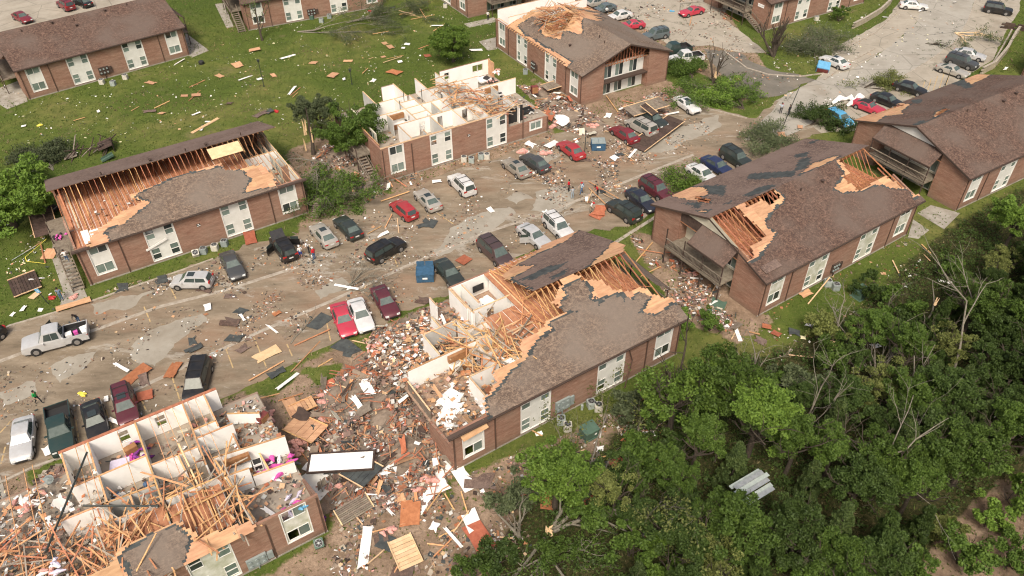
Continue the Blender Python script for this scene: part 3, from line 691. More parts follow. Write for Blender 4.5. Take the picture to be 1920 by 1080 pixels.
def ends(par, left, right, shm, tri='siding'):
    """gable ends; each option set: wing, recess, tri, shed, balcony, rail, stairs"""
    for sd, o in (('L', left), ('R', right)):
        X = (lambda x: x) if sd == 'L' else (lambda x: L - x)
        def bx(mb, x0, x1, *a): mb.box(min(X(x0), X(x1)), max(X(x0), X(x1)), *a)
        def yzz(mb, poly, x0, x1, m=0): yz(mb, poly, min(X(x0), X(x1)), max(X(x0), X(x1)), m)
        ya, yb = 4.4, W - 4.4
        topf = o.get('top', None)
        mb = MB()
        if topf is None:
            yzz(mb, [(.26, 0), (ya, 0), (ya, zr(ya) - .02), (.26, zr(.26) - .02)], 0, .24)
            mb.build("brick_end_wall", 'brick', par); mb = MB(); yzz(mb, [(yb, 0), (W, 0), (W, H - .02), (yb, zr(yb, 'b') - .02)], 0, .24)
        else:
            yzz(mb, [(.26, 0), (ya, 0), (ya, topf[0]), (.26, topf[1])], 0, .24)
            mb.build("brick_end_wall", 'brick', par); mb = MB(); yzz(mb, [(yb, 0), (W, 0), (W, topf[3]), (yb, topf[2])], 0, .24)
        mb.build("brick_end_wall", 'brick', par)
        for y in (ya, yb): q = MB(); bx(q, .242, 1.25, y - .12, y + .12, 0, (H - .1) if topf is None else max(2.6, min(topf[0], topf[2]))); q.build("recess_side_wall", 'brick', par)
        zmax = H - .1 if o.get('up', True) else 2.7
        mb = MB()
        drs = []
        for z in ((.1, 2.35), (2.9, 5.1)):
            if z[1] > zmax: continue
            for y in (5.2, 7.35 + .25, 10.2 - .25 + .6): drs.append((y, y + 1.7, z[0], z[1]))
        holes_boxes(mb, ya + .12, yb - .12, 0, zmax, drs, 1.25 if sd == 'L' else L - 1.4, 1.4 if sd == 'L' else L - 1.25, 0, True)
        mb.build("recessed_wall", o.get('rc', 'cream'), par)
        for y0, y1, z0, z1 in drs:
            d = MB(); xx = 1.3 if sd == 'L' else L - 1.34
            t = .07; d.box(xx, xx + .06, y0, y1, z0, z0 + t); d.box(xx, xx + .06, y0, y1, z1 - t, z1); d.box(xx, xx + .06, y0, y0 + t, z0 + t, z1 - t); d.box(xx, xx + .06, y1 - t, y1, z0 + t, z1 - t); d.box(xx, xx + .06, (y0 + y1) / 2 - .03, (y0 + y1) / 2 + .03, z0 + t, z1 - t)
            do = d.build("sliding_door", 'trim', par)
            g = MB(); g.box(xx + .02, xx + .035, y0 + t, (y0 + y1) / 2 - .03, z0 + t, z1 - t); g.build("door_glass", 'blinds', do)
            g = MB(); g.box(xx + .02, xx + .035, (y0 + y1) / 2 + .03, y1 - t, z0 + t, z1 - t); g.build("door_glass", 'glass_dark', do)
        if o.get('tri'):
            mb = MB(); zb = zr(ya) - .02
            yzz(mb, [(ya, zb), (yb, zb), (W / 2, zr(W / 2) - .02)], .02, .12); mb.build("gable_panel", tri, par)
            mb = MB(); yzz(mb, [(ya, H - .1), (yb, H - .1), (yb, zb), (ya, zb)], .04, .16); mb.build("gable_wall", 'darkwood', par)
        if o.get('shed'):
            mb = MB(); zi, zo = 6.85, 5.25; xi, xo = (0.02, -2.15)
            y0, y1 = o.get('shedy', (ya, yb))
            A = [(X(xi), y0, zi), (X(xo), y0, zo), (X(xo), y1, zo), (X(xi), y1, zi)]
            mb.add(A + [(x, y, z + .09) for x, y, z in A], [(0, 1, 2, 3), (7, 6, 5, 4), (0, 4, 5, 1), (1, 5, 6, 2), (2, 6, 7, 3), (3, 7, 4, 0)] if sd == 'R' else [(3, 2, 1, 0), (4, 5, 6, 7), (1, 5, 4, 0), (2, 6, 5, 1), (3, 7, 6, 2), (0, 4, 7, 3)])
            so = mb.build("balcony_roof", shm, par)
            f = MB(); bx(f, -2.2, -2.16, y0 - .03, y1 + .03, zo - .16, zo + .1); f.build("balcony_fascia", 'fascia', so)
        if o.get('balcony'):
            y0, y1 = o.get('baly', (ya, yb)); mb = MB()
            n = int((y1 - y0) / .32)
            bo = MB(); bx(bo, -2.1, 1.2, y0, y1, 2.5, 2.68); bo = bo.build("balcony_floor", 'greywood', par)
            f = MB(); bx(f, -2.17, -2.11, y0, y1, 2.42, 2.76); f.build("balcony_rim", 'greywood', par)
            nn = 4
            for i in range(nn):
                y = y0 + .08 + (y1 - y0 - .16) * i / (nn - 1); ps = MB(); bx(ps, -2.1, -1.98, y - .06, y + .06, 0, 2.5)
                bx(ps, -2.1, -1.98, y - .05, y + .05, 2.68, 5.2 if o.get('shed') else 3.9); ps.build("balcony_post", 'darkwood', par)
            if o.get('rail', 1):
                rl = MB(); bx(rl, -2.12, -2.0, y0, y1, 3.74, 3.84); bx(rl, -2.1, -2.02, y0, y1, 2.95, 3.02)
                rl.build("balcony_rail", 'greywood', par)
                sl = MB(); y = y0 + .1
                while y < y1 - .1: bx(sl, -2.07, -2.03, y, y + .05, 3.02, 3.74); y += .2
                tag(sl.build("rail_baluster", 'darkwood', par), kind='stuff')
        if o.get('stairs'):
            y0 = ya + 1.3; n = 12
            for i in range(n):
                f = (i + .5) / n; y = y0 - f * 5.9; z = 2.6 * (1 - f)
                t = MB(); bx(t, -1.95, -.7, y - .17, y + .17, z, z + .06); t.build("stair_tread", 'greywood', par)
            for x in (-2.0, -.66):
                t = MB(); t.beam((X(x), y0, 2.6), (X(x), y0 - 6.0, .05), .07, .26); t.build("stair_stringer", 'greywood', par)
                t = MB(); t.beam((X(x), y0, 3.55), (X(x), y0 - 6.0, .95), .06, .1)
                for f in (0, .33, .66, 1): t.beam((X(x), y0 - 6 * f, 2.6 - 2.55 * f), (X(x), y0 - 6 * f, 3.55 - 2.6 * f), .06, .06, up=(1, 0, 0))
                t.build("stair_rail", 'greywood', par)
def trimwork(par, front=True, back=True, rakeL=True, rakeR=True, sh='fascia'):
    mb = MB()
    if front: mb.box(-.45, L + .45, -.47, -.44, zr(-.44) - .14, zr(-.44) + .1); 
    if back: mb.box(-.45, L + .45, W + .44, W + .47, zr(-.44) - .14, zr(-.44) + .1)
    if front: mb.box(-.44, L + .44, -.58, -.475, zr(-.44) - .06, zr(-.44) + .05)
    for on, x in ((rakeL, -.48), (rakeR, L + .455)):
        if on:
            for sd in 'fb':
                a, b = (-.42, W / 2) if sd == 'f' else (W + .42, W / 2)
                za, zb = zr(a, sd), zr(b, sd); mb.add([(x, a, za - .14), (x + .03, a, za - .14), (x + .03, b, zb - .14), (x, b, zb - .14), (x, a, za + .1), (x + .03, a, za + .1), (x + .03, b, zb + .1), (x, b, zb + .1)], [(0, 3, 2, 1), (4, 5, 6, 7), (0, 1, 5, 4), (1, 2, 6, 5), (2, 3, 7, 6), (3, 0, 4, 7)] if sd == 'f' else [(1, 2, 3, 0), (7, 6, 5, 4), (4, 5, 1, 0), (5, 6, 2, 1), (6, 7, 3, 2), (7, 4, 0, 3)])
    if mb.v: mb.build("roof_fascia", sh, par)
    if front:
        s = MB(); s.add([(-.44, -.43, zr(-.43) - .1), (L + .44, -.43, zr(-.43) - .1), (L + .44, .0, H - .1), (-.44, .0, H - .1)], [(0, 1, 2, 3)]); s.build("soffit", 'fascia', par)
    if back:
        s = MB(); s.add([(-.44, W, H - .1), (L + .44, W, H - .1), (L + .44, W + .43, zr(-.43) - .1), (-.44, W + .43, zr(-.43) - .1)], [(0, 1, 2, 3)]); s.build("soffit", 'fascia', par)
def vents(par, pts, side='f'):
    for i, (x, y) in enumerate(pts):
        mb = MB(); z = zr(y, side) + .1
        if i % 2: mb.cyl((x, y), .16, z - .1, z + .28, 10); mb.cyl((x, y), .26, z + .28, z + .36, 10)
        else: mb.cyl((x, y), .09, z - .1, z + .45, 8)
        mb.build("roof_vent", 'fascia', par)
def backwall(par, ranges=None, inner=False):
    mb = MB(); mb.box(.0, L, W - .24, W, 0, 2.7)
    for a, b, t in (ranges if ranges is not None else [(0, L, H - .08)]):
        holes = [(x, x + w, 3.7, 4.9) for x, w in ((1.4, 2), (8, .9), (10, .9), (17.4, .9), (19.4, .9), (24.7, 2)) if x > a and x + w < b] if inner else []
        holes_boxes(mb, a, b, 2.7, t, holes, W - .24, W)
        if inner:
            m2 = MB(); holes_boxes(m2, a, b, 2.78, t - .02, holes, W - .30, W - .243); m2.build("drywall_lining", 'drywall', par)
            for h in holes: window(par, h[0], W - .12, 3.7, h[1] - h[0], 1.2, 'v' if h[1] - h[0] > 1.5 else 'h', [None, 'glass_dark'] if R.random() < .3 else [None, None])
    mb.build("brick_back_wall", 'brick', par)
def iwall(par, x0, y0, x1, y1, top=5.38, door=None, m='drywall', z0=2.79, cap='lumber_pale', ragg=0, th=.13):
    p, q = Vector((x0, y0, 0)), Vector((x1, y1, 0)); d = q - p; ln = d.length; d.normalize(); n = Vector((-d.y, d.x, 0)) * th / 2
    mb = MB(); segs = [(0, ln, z0, top)]
    if door: a, b = door; segs = [(0, a, z0, top), (a, b, z0 + 2.1, top), (b, ln, z0, top)]
    for a, b, za, zb in segs:
        if b - a > .02: mb.obox(p + d * (a + b) / 2 + Vector((0, 0, (za + zb) / 2)), d * (b - a) / 2, n, (0, 0, (zb - za) / 2))
    o = mb.build("interior_wall", m, par)
    if cap:
        mb = MB(); mb.obox(p + d * ln / 2 + Vector((0, 0, top + .035)), d * (ln / 2), n * 1.15, (0, 0, .03)); mb.build("top_plate", cap, o)
    return o
def quarter(par, mx, my, skip=(), lowset={}, W_=W, rnd=None):
    def T(x, y): return (L - x if mx else x, W_ - y if my else y)
    ws = {2: (5.1, .3, 5.1, 5.2, None), 3: (5.1, 5.2, 10.3, 5.2, (3.4, 4.3)), 4: (10.3, .3, 10.3, 5.2, None), 5: (10.3, 5.2, 14, 5.2, (1.2, 2.1)),
          6: (8.2, 5.26, 8.2, 8.95, (2.4, 3.2)), 7: (10.8, 5.26, 10.8, 8.95, (1.0, 1.8)), 8: (8.26, 7.0, 10.74, 7.0, None), 9: (5.1, 6.9, 5.1, 8.95, None), 10: (12.5, 5.26, 12.5, 8.95, (1, 1.9)), 11: (7.6, .3, 7.6, 1.9, None)}
    for k, (a, b, c, d, dr) in ws.items():
        if k in skip: continue
        p, q = T(a, b), T(c, d)
        iwall(par, p[0], p[1], q[0], q[1], top=lowset.get(k, 5.38), door=dr, m='drywall' if (rnd or R).random() < .8 else 'drywall_grey')
BP = {}
def start(key, x, y, yaw, label, cat="apartment building"):
    e = empty("apartment_building", (x, y, 0), yaw, label, cat, "two storey brick apartment buildings"); BP[key] = e; return e
def BW(key, x, y, z=0.0):
    e = BP[key]; a = e.rotation_euler.z; return Vector((e.location.x + x * math.cos(a) - y * math.sin(a), e.location.y + x * math.sin(a) + y * math.cos(a), z))
full = Cov(1)
OPEN = dict(tri=1, shed=1, balcony=1)
def ceiling(par, rects, m='insul', name="attic_insulation", z=None):
    for (a, b, c, d) in rects:
        mb = MB(); zz = H - .16 if z is None else z
        nx = max(1, int((b - a) / .703))
        for i in range(nx):
            x0 = a + (b - a) * i / nx; x1 = a + (b - a) * (i + 1) / nx - .06
            mb.box(x0, x1, c, d, zz, zz + R.uniform(.03, .1))
        mb.build(name, m, par)
        mb = MB(); mb.box(a, b, c, d, zz - .03, zz - .002); mb.build("ceiling_board", 'drywall', par)
def plaque(par, x, z):
    mb = MB(); mb.box(x - .22, x + .22, -.05, -.004, z - .2, z + .2, 0)
    mb.box(x - .08, x + .06, -.055, -.051, z + .02, z + .18, 1); mb.box(x - .18, x - .04, -.055, -.051, z - .16, z - .04, 1); mb.box(x + .07, x + .2, -.055, -.051, z - .14, z + .0, 1)
    mb.build("wall_emblem", ['plastic', 'white'], par)

# B: intact, top left
b = start('B', -81.786, 122.81, .683, "intact brick building with an unbroken brown roof at the top left, behind the lawn")
facade(b, seed=1); backwall(b); ends(b, dict(tri=1, shed=1, balcony=1, rail=1), dict(tri=1, shed=1, balcony=1, rail=1), 'shingle')
roof(b, 'f', full, full, 'shingle', simple=True); roof(b, 'b', full, full, 'shingle', simple=True); trimwork(b)
vents(b, [(4, 7.9), (9, 8.1), (12.5, 7.6), (18, 8.0), (22, 8.2), (12.3, 6.1)])
# A: second building at top
b = start('A', -51.82, 152.12, .466, "brick building cut by the top edge, behind the thin leafless tree and downed limbs")
facade(b, seed=2); backwall(b); ends(b, dict(tri=1, shed=1, balcony=1, stairs=1), dict(tri=1, shed=1, balcony=1), 'shingle')
roof(b, 'f', full, full, 'shingle', simple=True); roof(b, 'b', full, full, 'shingle', simple=True); trimwork(b)
# K: building behind G at the top
pk = at(878, 34); pk2 = at(840, 10)
b = start('K', pk.x - L * math.cos(-1.03), pk.y - L * math.sin(-1.03), -1.03, "brick building at the top edge behind the round green tree, its dark balcony facing right")
facade(b, seed=3); backwall(b); ends(b, dict(tri=1, shed=1, balcony=1), dict(tri=1, shed=1, balcony=1), 'shingle')
roof(b, 'f', full, full, 'shingle', simple=True); roof(b, 'b', full, full, 'shingle', simple=True); trimwork(b)
# I: top right
b = start('I', 50.175, 150.15, .533, "top right brick building with a white number plaque and outside stair above the grass bank")
facade(b, seed=4); backwall(b); ends(b, dict(tri=1, shed=1, balcony=1, stairs=1), dict(tri=1, shed=1, balcony=1), 'shingle')
roof(b, 'f', full, full, 'shingle', simple=True); roof(b, 'b', full, full, 'shingle', simple=True); trimwork(b)
mb = MB(); mb.box(-.06, -.004, 1.5, 3.1, 3.9, 4.5); pq = mb.build("number_plaque", 'white', b)
def letters(txt, size, par, m, loc, rot, name="plaque_lettering"):
    cu = bpy.data.curves.new(name, 'FONT'); cu.body = txt; cu.size = size; cu.extrude = .004; cu.align_x = 'CENTER'; cu.align_y = 'CENTER'
    to = bpy.data.objects.new("tmp_text", cu); COL.objects.link(to); dg = bpy.context.evaluated_depsgraph_get()
    me = bpy.data.meshes.new_from_object(to.evaluated_get(dg)); me.name = name; bpy.data.objects.remove(to, do_unlink=True)
    me.materials.clear(); me.materials.append(MT[m]); return link(name, me, par, loc, rot)
letters("417 - 418", .34, pq, 'plastic', (-.066, 2.3, 4.2), (math.pi / 2, 0, -math.pi / 2))
# C: left, roof opened along its whole length
b = start('C', -51.285, 73.388, .574, "long brick building at left, roof torn open along the ridge, attic joists exposed")
facade(b, seed=5, broken=((1, 0),)); backwall(b)
ends(b, dict(balcony=1, stairs=1, rail=0, baly=(4.4, 13.0)), dict(tri=0, top=(5.4, 5.35, 5.4, 5.4)), 'shingle')
shC = Cov(0, [(1, [(3.9, -1), (4.1, 1.1), (6.2, 1.3), (8.6, 2.4), (10.1, 3.2), (8.6, 4.7), (12.1, 5.3), (14.7, 5.7), (19.6, 5.2), (19.6, 4.5), (21.6, 3.9), (22.0, 2.2), (21.1, 1.1), (20.3, .3), (24.5, -.1), (24.5, -1)])])
deC = Cov(0, [(1, [(1.1, -1), (2.4, 1.5), (4.5, 2.2), (6.4, 3.1), (9.0, 3.7), (7.9, 5.2), (10.8, 5.4), (14.6, 6.0), (19.8, 5.8), (19.7, 4.4), (21.7, 4.1), (24.6, 3.9), (24.8, 2.6), (24.5, -1)])])
roof(b, 'f', shC, deC, 'shingle_tan', seed=3)
bsh = Cov(1, [(0, [(13.5, 8.9), (15.5, 8.9), (15.5, 9.25), (13.5, 9.2)]), (0, [(28.0, 8.5), (30, 8.5), (30, 11), (28.8, 10.5)])])
roof(b, 'b', bsh, Cov(1), 'shingle_pink', seed=4)
def tC(x, r):
    y0 = 0 if x > 24.8 or x < 1.2 else 1.0
    if x > 23.5: return dict(b=(W, W / 2), c=(.2, W - .2), w=1, wp=.4)
    return dict(f=(r.choice([4.2, 5.6, 6.6, 3.0, 5.0]), W / 2) if r.random() < .62 else None, b=(W, W / 2), c=(.2, W - .2), w=1, wp=.4, m='lumber' if r.random() < .6 else 'lumber_red')
trusses(b, tC, 5); ceiling(b, [(.3, 23.2, .3, 17.6)])
mb = MB(); mb.box(2.2, 7.0, .6, 3.0, H + .0, H + .05); mb.box(1.3, 2.1, .4, 3.4, H - .0, H + .06); mb.build("ceiling_board", 'drywall', b, )
mb = MB(); mb.box(.3, L - .3, .3, W - .3, 2.6, 2.76); mb.build("upper_floor", 'carpet', b)
for q in ((23.3, .3, 23.3, 8.9), (23.3, 9, 28, 9)): iwall(b, *q)
iwall(b, 27.85, .3, 27.85, 17.5, m='drywall'); trimwork(b, rakeL=False, rakeR=False); plaque(b, 14.0, 3.5)
mb = MB(); mb.obox((21.0, 7.6, 8.35), (2.1, 0, 0), (0, .95, .30), (0, -.004, .014)); mb.build("loose_sheathing", 'ply_pale', b)
vents(b, [(6, 9.8), (12, 9.9), (16.5, 9.7), (19.2, 9.8), (24, 10.2)], 'b')
mb = MB(); mb.obox((8.6, -.12, 2.75), (1.35, 0, .38), (0, .03, 0), (-.03, 0, .13)); mb.build("loose_trim_board", 'trim', b)
# G: gabled building, pile of broken lumber on the roof
b = start('G', -2.695, 143.36, -1.034, "gabled brick building at top centre with broken lumber heaped on its roof, balcony gone")
facade(b, seed=6, broken=((2, 0), (1, 1))); backwall(b)
ends(b, dict(top=(5.4, 5.4, 5.4, 5.4)), dict(tri=0, rc='siding'), 'shingle_tan')
shG = Cov(1, [(0, [(-1, -1), (6.0, -1), (6.5, 4.2), (7.4, 7.3), (14.8, 9.8), (-1, 10)]), (0, [(6.5, 4.2), (10.1, 4.1), (10.2, 3.1), (12.4, 2.0), (15.6, 2.4), (17.2, 3.2), (15.2, 5.0), (18.5, 5.6), (19.0, 6.6), (16.2, 8.1), (14.8, 9.8), (7.4, 7.3)]), (0, [(2, -1), (24.5, -1), (24.2, 1.0), (17.8, .8), (10, .6), (6, 1.2)])])
deG = Cov(1, [(0, [(-1, -1), (4.6, -1), (4.6, 6), (8.5, 9.3), (-1, 10)]), (0, [(8, 4.5), (12.5, 3.2), (15, 5), (13, 8.6), (8.5, 8.6)]), (0, [(4, -1), (23.5, -1), (23.5, -.05), (4, -.05)])])
roof(b, 'f', shG, deG, 'shingle_tan', seed=6)
shGb = Cov(1, [(0, [(-1, 9), (9.5, 9), (7.8, 19), (-1, 19)]), (0, [(9.5, 9.0), (15.6, 9), (16.2, 11.5), (14.2, 14.6), (13.8, 13), (12.4, 17), (11.6, 14), (9, 18.7)])])
roof(b, 'b', shGb, Cov(1, [(0, [(-1, 9), (7.0, 9), (7.0, 19), (-1, 19)])]), 'shingle_tan', seed=7)
def tG(x, r):
    if x < 4: return None
    e = x > 26.5
    if 4 <= x < 18 or e: return dict(f=(-.3, 2.2) if not e else (0, W / 2), b=None if not e else (W, W / 2), c=(0.1, W - .1), w=1, wp=1.0 if e else .6, m='lumber_red' if e else 'lumber')
    return dict(f=(-.35, 1.4), m='lumber_pale')
trusses(b, tG, 8)
mb = MB()
for i in range(14): y = 5 + i * .6; mb.beam((L - .5, y, H - .1), (L - .5, y, min(zr(y), zr(y, 'b')) - .05), .06, .1, up=(1, 0, 0))
mb.build("gable_stud", 'lumber_red', b)
ceiling(b, [(4, 14, .3, 17.5)]); iwall(b, 4.2, .3, 4.2, 17.6, top=7.0); iwall(b, .3, 9, 4.2, 9)
iwall(b, .4, .3, .4, 17.6, top=7.2); iwall(b, .4, .4, 4.2, .4, top=5.6)
mb = MB(); mb.box(.3, L - .3, .3, W - .3, 2.6, 2.76); mb.build("upper_floor", 'carpet', b); trimwork(b, front=False, rakeL=False); vents(b, [(22.5, 7.2), (20, 3), (24.5, 6.8)])
mb = MB(); mb.box(L - 1.2, L - .02, 4.4, 13.7, 2.6, 2.85); mb.build("balcony_stub", 'fascia', b)
# H: right
b = start('H', 60.218, 87.86, .539, "brown roofed brick building at far right with white gable triangle and covered balcony")
facade(b, seed=7); backwall(b); ends(b, dict(tri=1, shed=1, balcony=1), dict(tri=1, shed=1, balcony=1), 'shingle')
shH = Cov(1, [(0, [(-1, 20), (10.5, 20), (9.5, 16.4), (5.9, 15.4), (4.3, 14.0), (2.6, 15.6), (-1, 14.6)]), (0, [(-.1, 10), (1.0, 9.3), (3.4, 9.4), (6.4, 11.2), (9.0, 11.4), (8.2, 10.0), (6.0, 9.7), (3.5, 9.1), (-.1, 9.1)]), (0, [(20.4, 15.2), (22, 17.0), (27, 20), (30, 20), (29.2, 16.2)])])
roof(b, 'b', shH, Cov(1, [(0, [(4.2, 9.9), (8.9, 11.3), (8.3, 10.1), (6, 9.8)]), (0, [(3, 18.0), (9, 20), (9, 17.2)])]), 'shingle', seed=9, felt_extra=[[(-.2, 9.8), (2, 10.2), (2.4, 9.6), (0, 9.3)], [(9.5, 16.3), (11.5, 18), (12.5, 16.8), (10.6, 15.8)], [(19.6, 14.6), (21.0, 14.4), (26, 20), (23, 20)]])
roof(b, 'f', full, full, 'shingle', simple=True); trimwork(b, back=False)
trusses(b, lambda x, r: dict(b=(W, W / 2), c=(.2, W - .2), m='lumber_red') if x < 13 or x > 19 else None, 3)
vents(b, [(12.5, 7.4), (17, 7.6), (9.5, 8.3), (20.5, 8.0), (24, 7)])
# M: brick corner above H at the right edge
pm = at(1903, 142)
b = start('M', pm.x + 1, pm.y, -1.034, "small corner of a brick building cut by the right edge above the curved wall")
facade(b, seed=12); backwall(b); ends(b, dict(tri=1), dict(tri=1), 'shingle'); roof(b, 'f', full, full, 'shingle', simple=True); roof(b, 'b', full, full, 'shingle', simple=True); trimwork(b)
# F: right centre
b = start('F', 28.204, 66.91, .590, "large brown roofed brick building right of centre with ragged roof holes and left end balcony")
facade(b, sid='siding_dirty', seed=8); backwall(b); ends(b, dict(tri=1, shed=1, balcony=1, shedy=(4.4, 10.2)), dict(tri=0, balcony=1), 'shingle', tri='cream')
shF = Cov(1, [(0, [(22.1, 10), (21.1, 7.1), (17.6, 5.9), (18.7, 4.7), (21.0, 4.0), (24.3, 3.8), (25.9, 2.5), (27.8, 1.4), (26.9, .4), (29.5, 0), (29.5, 10)]),
              (0, [(-1, 10), (10.7, 10), (10.9, 7.5), (9.9, 6.8), (7.2, 6.3), (5.6, 5.6), (5.8, 4.0), (3.8, 3.2), (1.2, 2.2), (-1, 2.5)])])
deF = Cov(1, [(0, [(22.5, 10), (22.3, 6.8), (20.5, 6.9), (20.6, 6.1), (21.1, 4.3), (26.6, 4.6), (27.0, 3.4), (27.7, .9), (29.5, .3), (29.5, 10)]),
              (0, [(-1, 10), (3.5, 10), (4.1, 7.3), (4.5, 4.4), (2.6, 4.0), (1.4, 4.1), (.8, 2.7), (-1, 2.6)]), (0, [(4.9, 10), (10.6, 10), (10.3, 7.8), (8.2, 7.4), (7.6, 8.5), (5.4, 8.3)])])
roof(b, 'f', shF, deF, 'shingle', seed=11)
shFb = Cov(1, [(0, [(6.2, 20), (8.0, 15.1), (6.9, 14.4), (2.5, 14.6), (2.8, 20)]), (0, [(15.5, 9.8), (20.2, 11.1), (23.3, 10.5), (24.0, 9.5), (20.5, 9.2), (15.4, 9.3)]), (0, [(.5, 12.3), (1.8, 10.7), (.4, 10.3)]), (0, [(4.4, 13.2), (3.2, 12.1), (2.6, 13.7), (3.6, 15.4)])])
roof(b, 'b', shFb, Cov(1, [(0, [(4.3, 15.9), (4.6, 13.2), (3.2, 12.3), (2.8, 13.9)])]), 'shingle_pink', seed=12, felt_extra=[[(7.6, 17.6), (8.8, 15.0), (5.8, 12.5), (5.5, 14.5)], [(11.4, 14.2), (13.6, 15.2), (16.9, 10.9), (14.8, 9.8)], [(6.6, 10.8), (10.8, 10.7), (11.7, 9.6), (7.3, 9.4)], [(21.8, 15.2), (23.8, 14.3), (21.7, 13.3), (20.8, 14)], [(27.0, 17.0), (28.9, 16.5), (26.5, 16.0)], [(1.6, 15.4), (2.8, 13.1), (1.2, 12.2)], [(3.4, 10.6), (5.3, 10.8), (4.0, 10.1)], [(16.5, 11.1), (20.9, 13.4), (22, 12.6), (18, 10.3)]])
def tF(x, r):
    if x < 11.5: return dict(f=(0, W / 2), b=(W, W / 2), c=(.2, W - .2), w=1, wp=.9, m='lumber_red') if r.random() < .85 else dict(b=(W, W / 2), c=(.2, W - .2), w=1, m='lumber_red')
    if x > 17.5: return dict(f=(0, W / 2) if x > 26.8 else ((0, 3.0) if r.random() < .7 else (0, 6)), b=(W, W / 2), c=(.2, W - .2), w=1, wp=.9, m='lumber_red')
    return None
trusses(b, tF, 13); ceiling(b, [(.3, 12, .3, 17.8), (17, 27.9, .3, 17.8)], m='insul'); trimwork(b, rakeR=False)
vents(b, [(13.5, 7.4), (17.3, 7.2)])
mb = MB(); mb.obox((1.6, .9, 6.1), (1.3, 0, 0), (0, .5, .15), (0, 0, .03)); mb.build("loose_shingle_flap", 'shingle_pink', b)
# E: centre, left half roofless
b = start('E', -5.649, 45.51, .579, "central brick building with its left half roofless and its right half under tan shingles")
facade(b, sid='siding', seed=9, broken=((0, 0), (2, 0))); 
backwall(b, [(10.2, 15.3, 5.38), (15.3, L, H - .08)], inner=True)
ends(b, dict(top=(2.9, 3.6, 2.6, 2.6), up=False, rc='greywood'), dict(shed=1, balcony=1, top=(5.4, 5.4, 5.4, 5.4)), 'shingle_tan')
shE = Cov(0, [(1, [(3.9, -1), (4.7, 1.2), (6.5, 1.6), (7.2, 1.9), (8.7, 2.7), (9.7, 2.8), (10.4, 2.9), (12.4, 4.2), (14.7, 4.4), (14.9, 5.2), (18.2, 5.1), (16.9, 5.8), (17.1, 6.7), (18.3, 7.0), (18.4, 7.9), (20.3, 8.2), (20.9, 7.6), (20.7, 6.5), (20.2, 5.8), (21.0, 5.2), (23.4, 5.1), (24.2, 3.8), (25.6, 4.2), (26.4, 3.4), (23.9, 2.4), (25.4, 1.3), (28.1, 1.5), (29.5, .9), (29.5, -1)])])
deE = Cov(0, [(1, [(3.7, -1), (4.5, 1.5), (6.3, 2.2), (6.6, 3.4), (9.0, 3.3), (10.1, 3.4), (10.9, 5.0), (13.1, 5.0), (14.7, 5.7), (17.0, 5.6), (16.2, 7.2), (18.3, 8.3), (19, 9.3), (20.4, 9.3), (21.0, 7.9), (22.9, 7.1), (23.1, 5.7), (24.6, 4.9), (26.6, 4.6), (26.9, 3.5), (27.6, 2.6), (29.5, 1.9), (29.5, -1)])])
roof(b, 'f', shE, deE, 'shingle_tan', seed=14, felt_extra=[[(20.3, 6.9), (21, 5.5), (20.5, 4.6), (21.4, 5.0)], [(23.0, 5.2), (23.4, 4.0), (24.2, 4.9)]])
shEb = Cov(0, [(1, [(18.1, 16.2), (25.5, 16.9), (29.9, 18.9), (29.5, 13.2), (26.8, 11.3), (23.1, 9.7), (21.6, 9), (18.8, 9), (15.5, 9), (15.7, 13.5), (19.4, 14.2)])])
deEb = Cov(0, [(1, [(15.3, 15.2), (18.4, 16.7), (21.8, 17.6), (25.8, 19.8), (30, 19), (29.7, 13.0), (28.5, 10.3), (27.2, 9), (15.2, 9)])])
roof(b, 'b', shEb, deEb, 'shingle_pink', seed=15, felt_extra=[[(16, 12.5), (19, 12.9), (22, 12.0), (20.5, 11.4), (17, 11.3)], [(18.5, 10.3), (20.8, 10.5), (20.0, 9.6), (18.2, 9.6)]])
def tE(x, r):
    if x < 14.9: return None
    if x < 17: return dict(f=(5.0, W / 2), b=(W, W / 2), c=(.2, W - .2), w=1, wp=1, m='lumber')
    return dict(f=(0 if x > 27.3 else (4.5 if r.random() < .6 else 7), W / 2), b=(W, W / 2), c=(.2, W - .2), w=1, wp=.8, m='lumber' if r.random() < .6 else 'lumber_red')
trusses(b, tE, 16); ceiling(b, [(14.6, 27.9, .3, 17.8), (10.6, 14.6, 5.2, 11.5)])
mb = MB(); mb.box(.1, L - .3, .3, W - .3, 2.6, 2.76); mb.build("upper_floor", 'carpet_rust', b)
iwall(b, .5, 9.2, 8.3, 9.2, cap='lumber'); quarter(b, 0, 0, skip=(5, 9, 10)); quarter(b, 0, 1, skip=(2, 3, 9, 5, 10), W_=18.0)
iwall(b, 8.3, 9.2, 14.0, 9.2); iwall(b, 15.2, 9.3, 15.2, 17.6); iwall(b, 4.2, 12.9, 8.0, 12.9, m='drywall_grey'); iwall(b, 4.2, 9.5, 4.2, 12.9); iwall(b, 5.4, 13.9, 10.7, 13.9, top=3.6, cap='lumber'); iwall(b, 6.6, 12.9, 6.6, 15.6, top=4.6); iwall(b, .35, 4.6, .35, 9.2, top=4.0, m='greywood'); iwall(b, 10.1, 13.9, 10.1, 17.8); iwall(b, 11.6, 13.9, 11.6, 17.6); iwall(b, 10.1, 13.2, 15.2, 13.2, door=(2, 2.9))
trimwork(b, back=False, rakeL=False, rakeR=False)
mb = MB(); mb.beam((20.7, -.16, 5.2), (21.3, -.3, 3.2), .1, .1); mb.beam((21.3, -.3, 3.2), (20.2, -.8, .1), .1, .1); mb.beam((19.4, -.3, 5.3), (20.7, -.16, 5.2), .1, .1); mb.build("bent_downpipe", 'gutter', b)
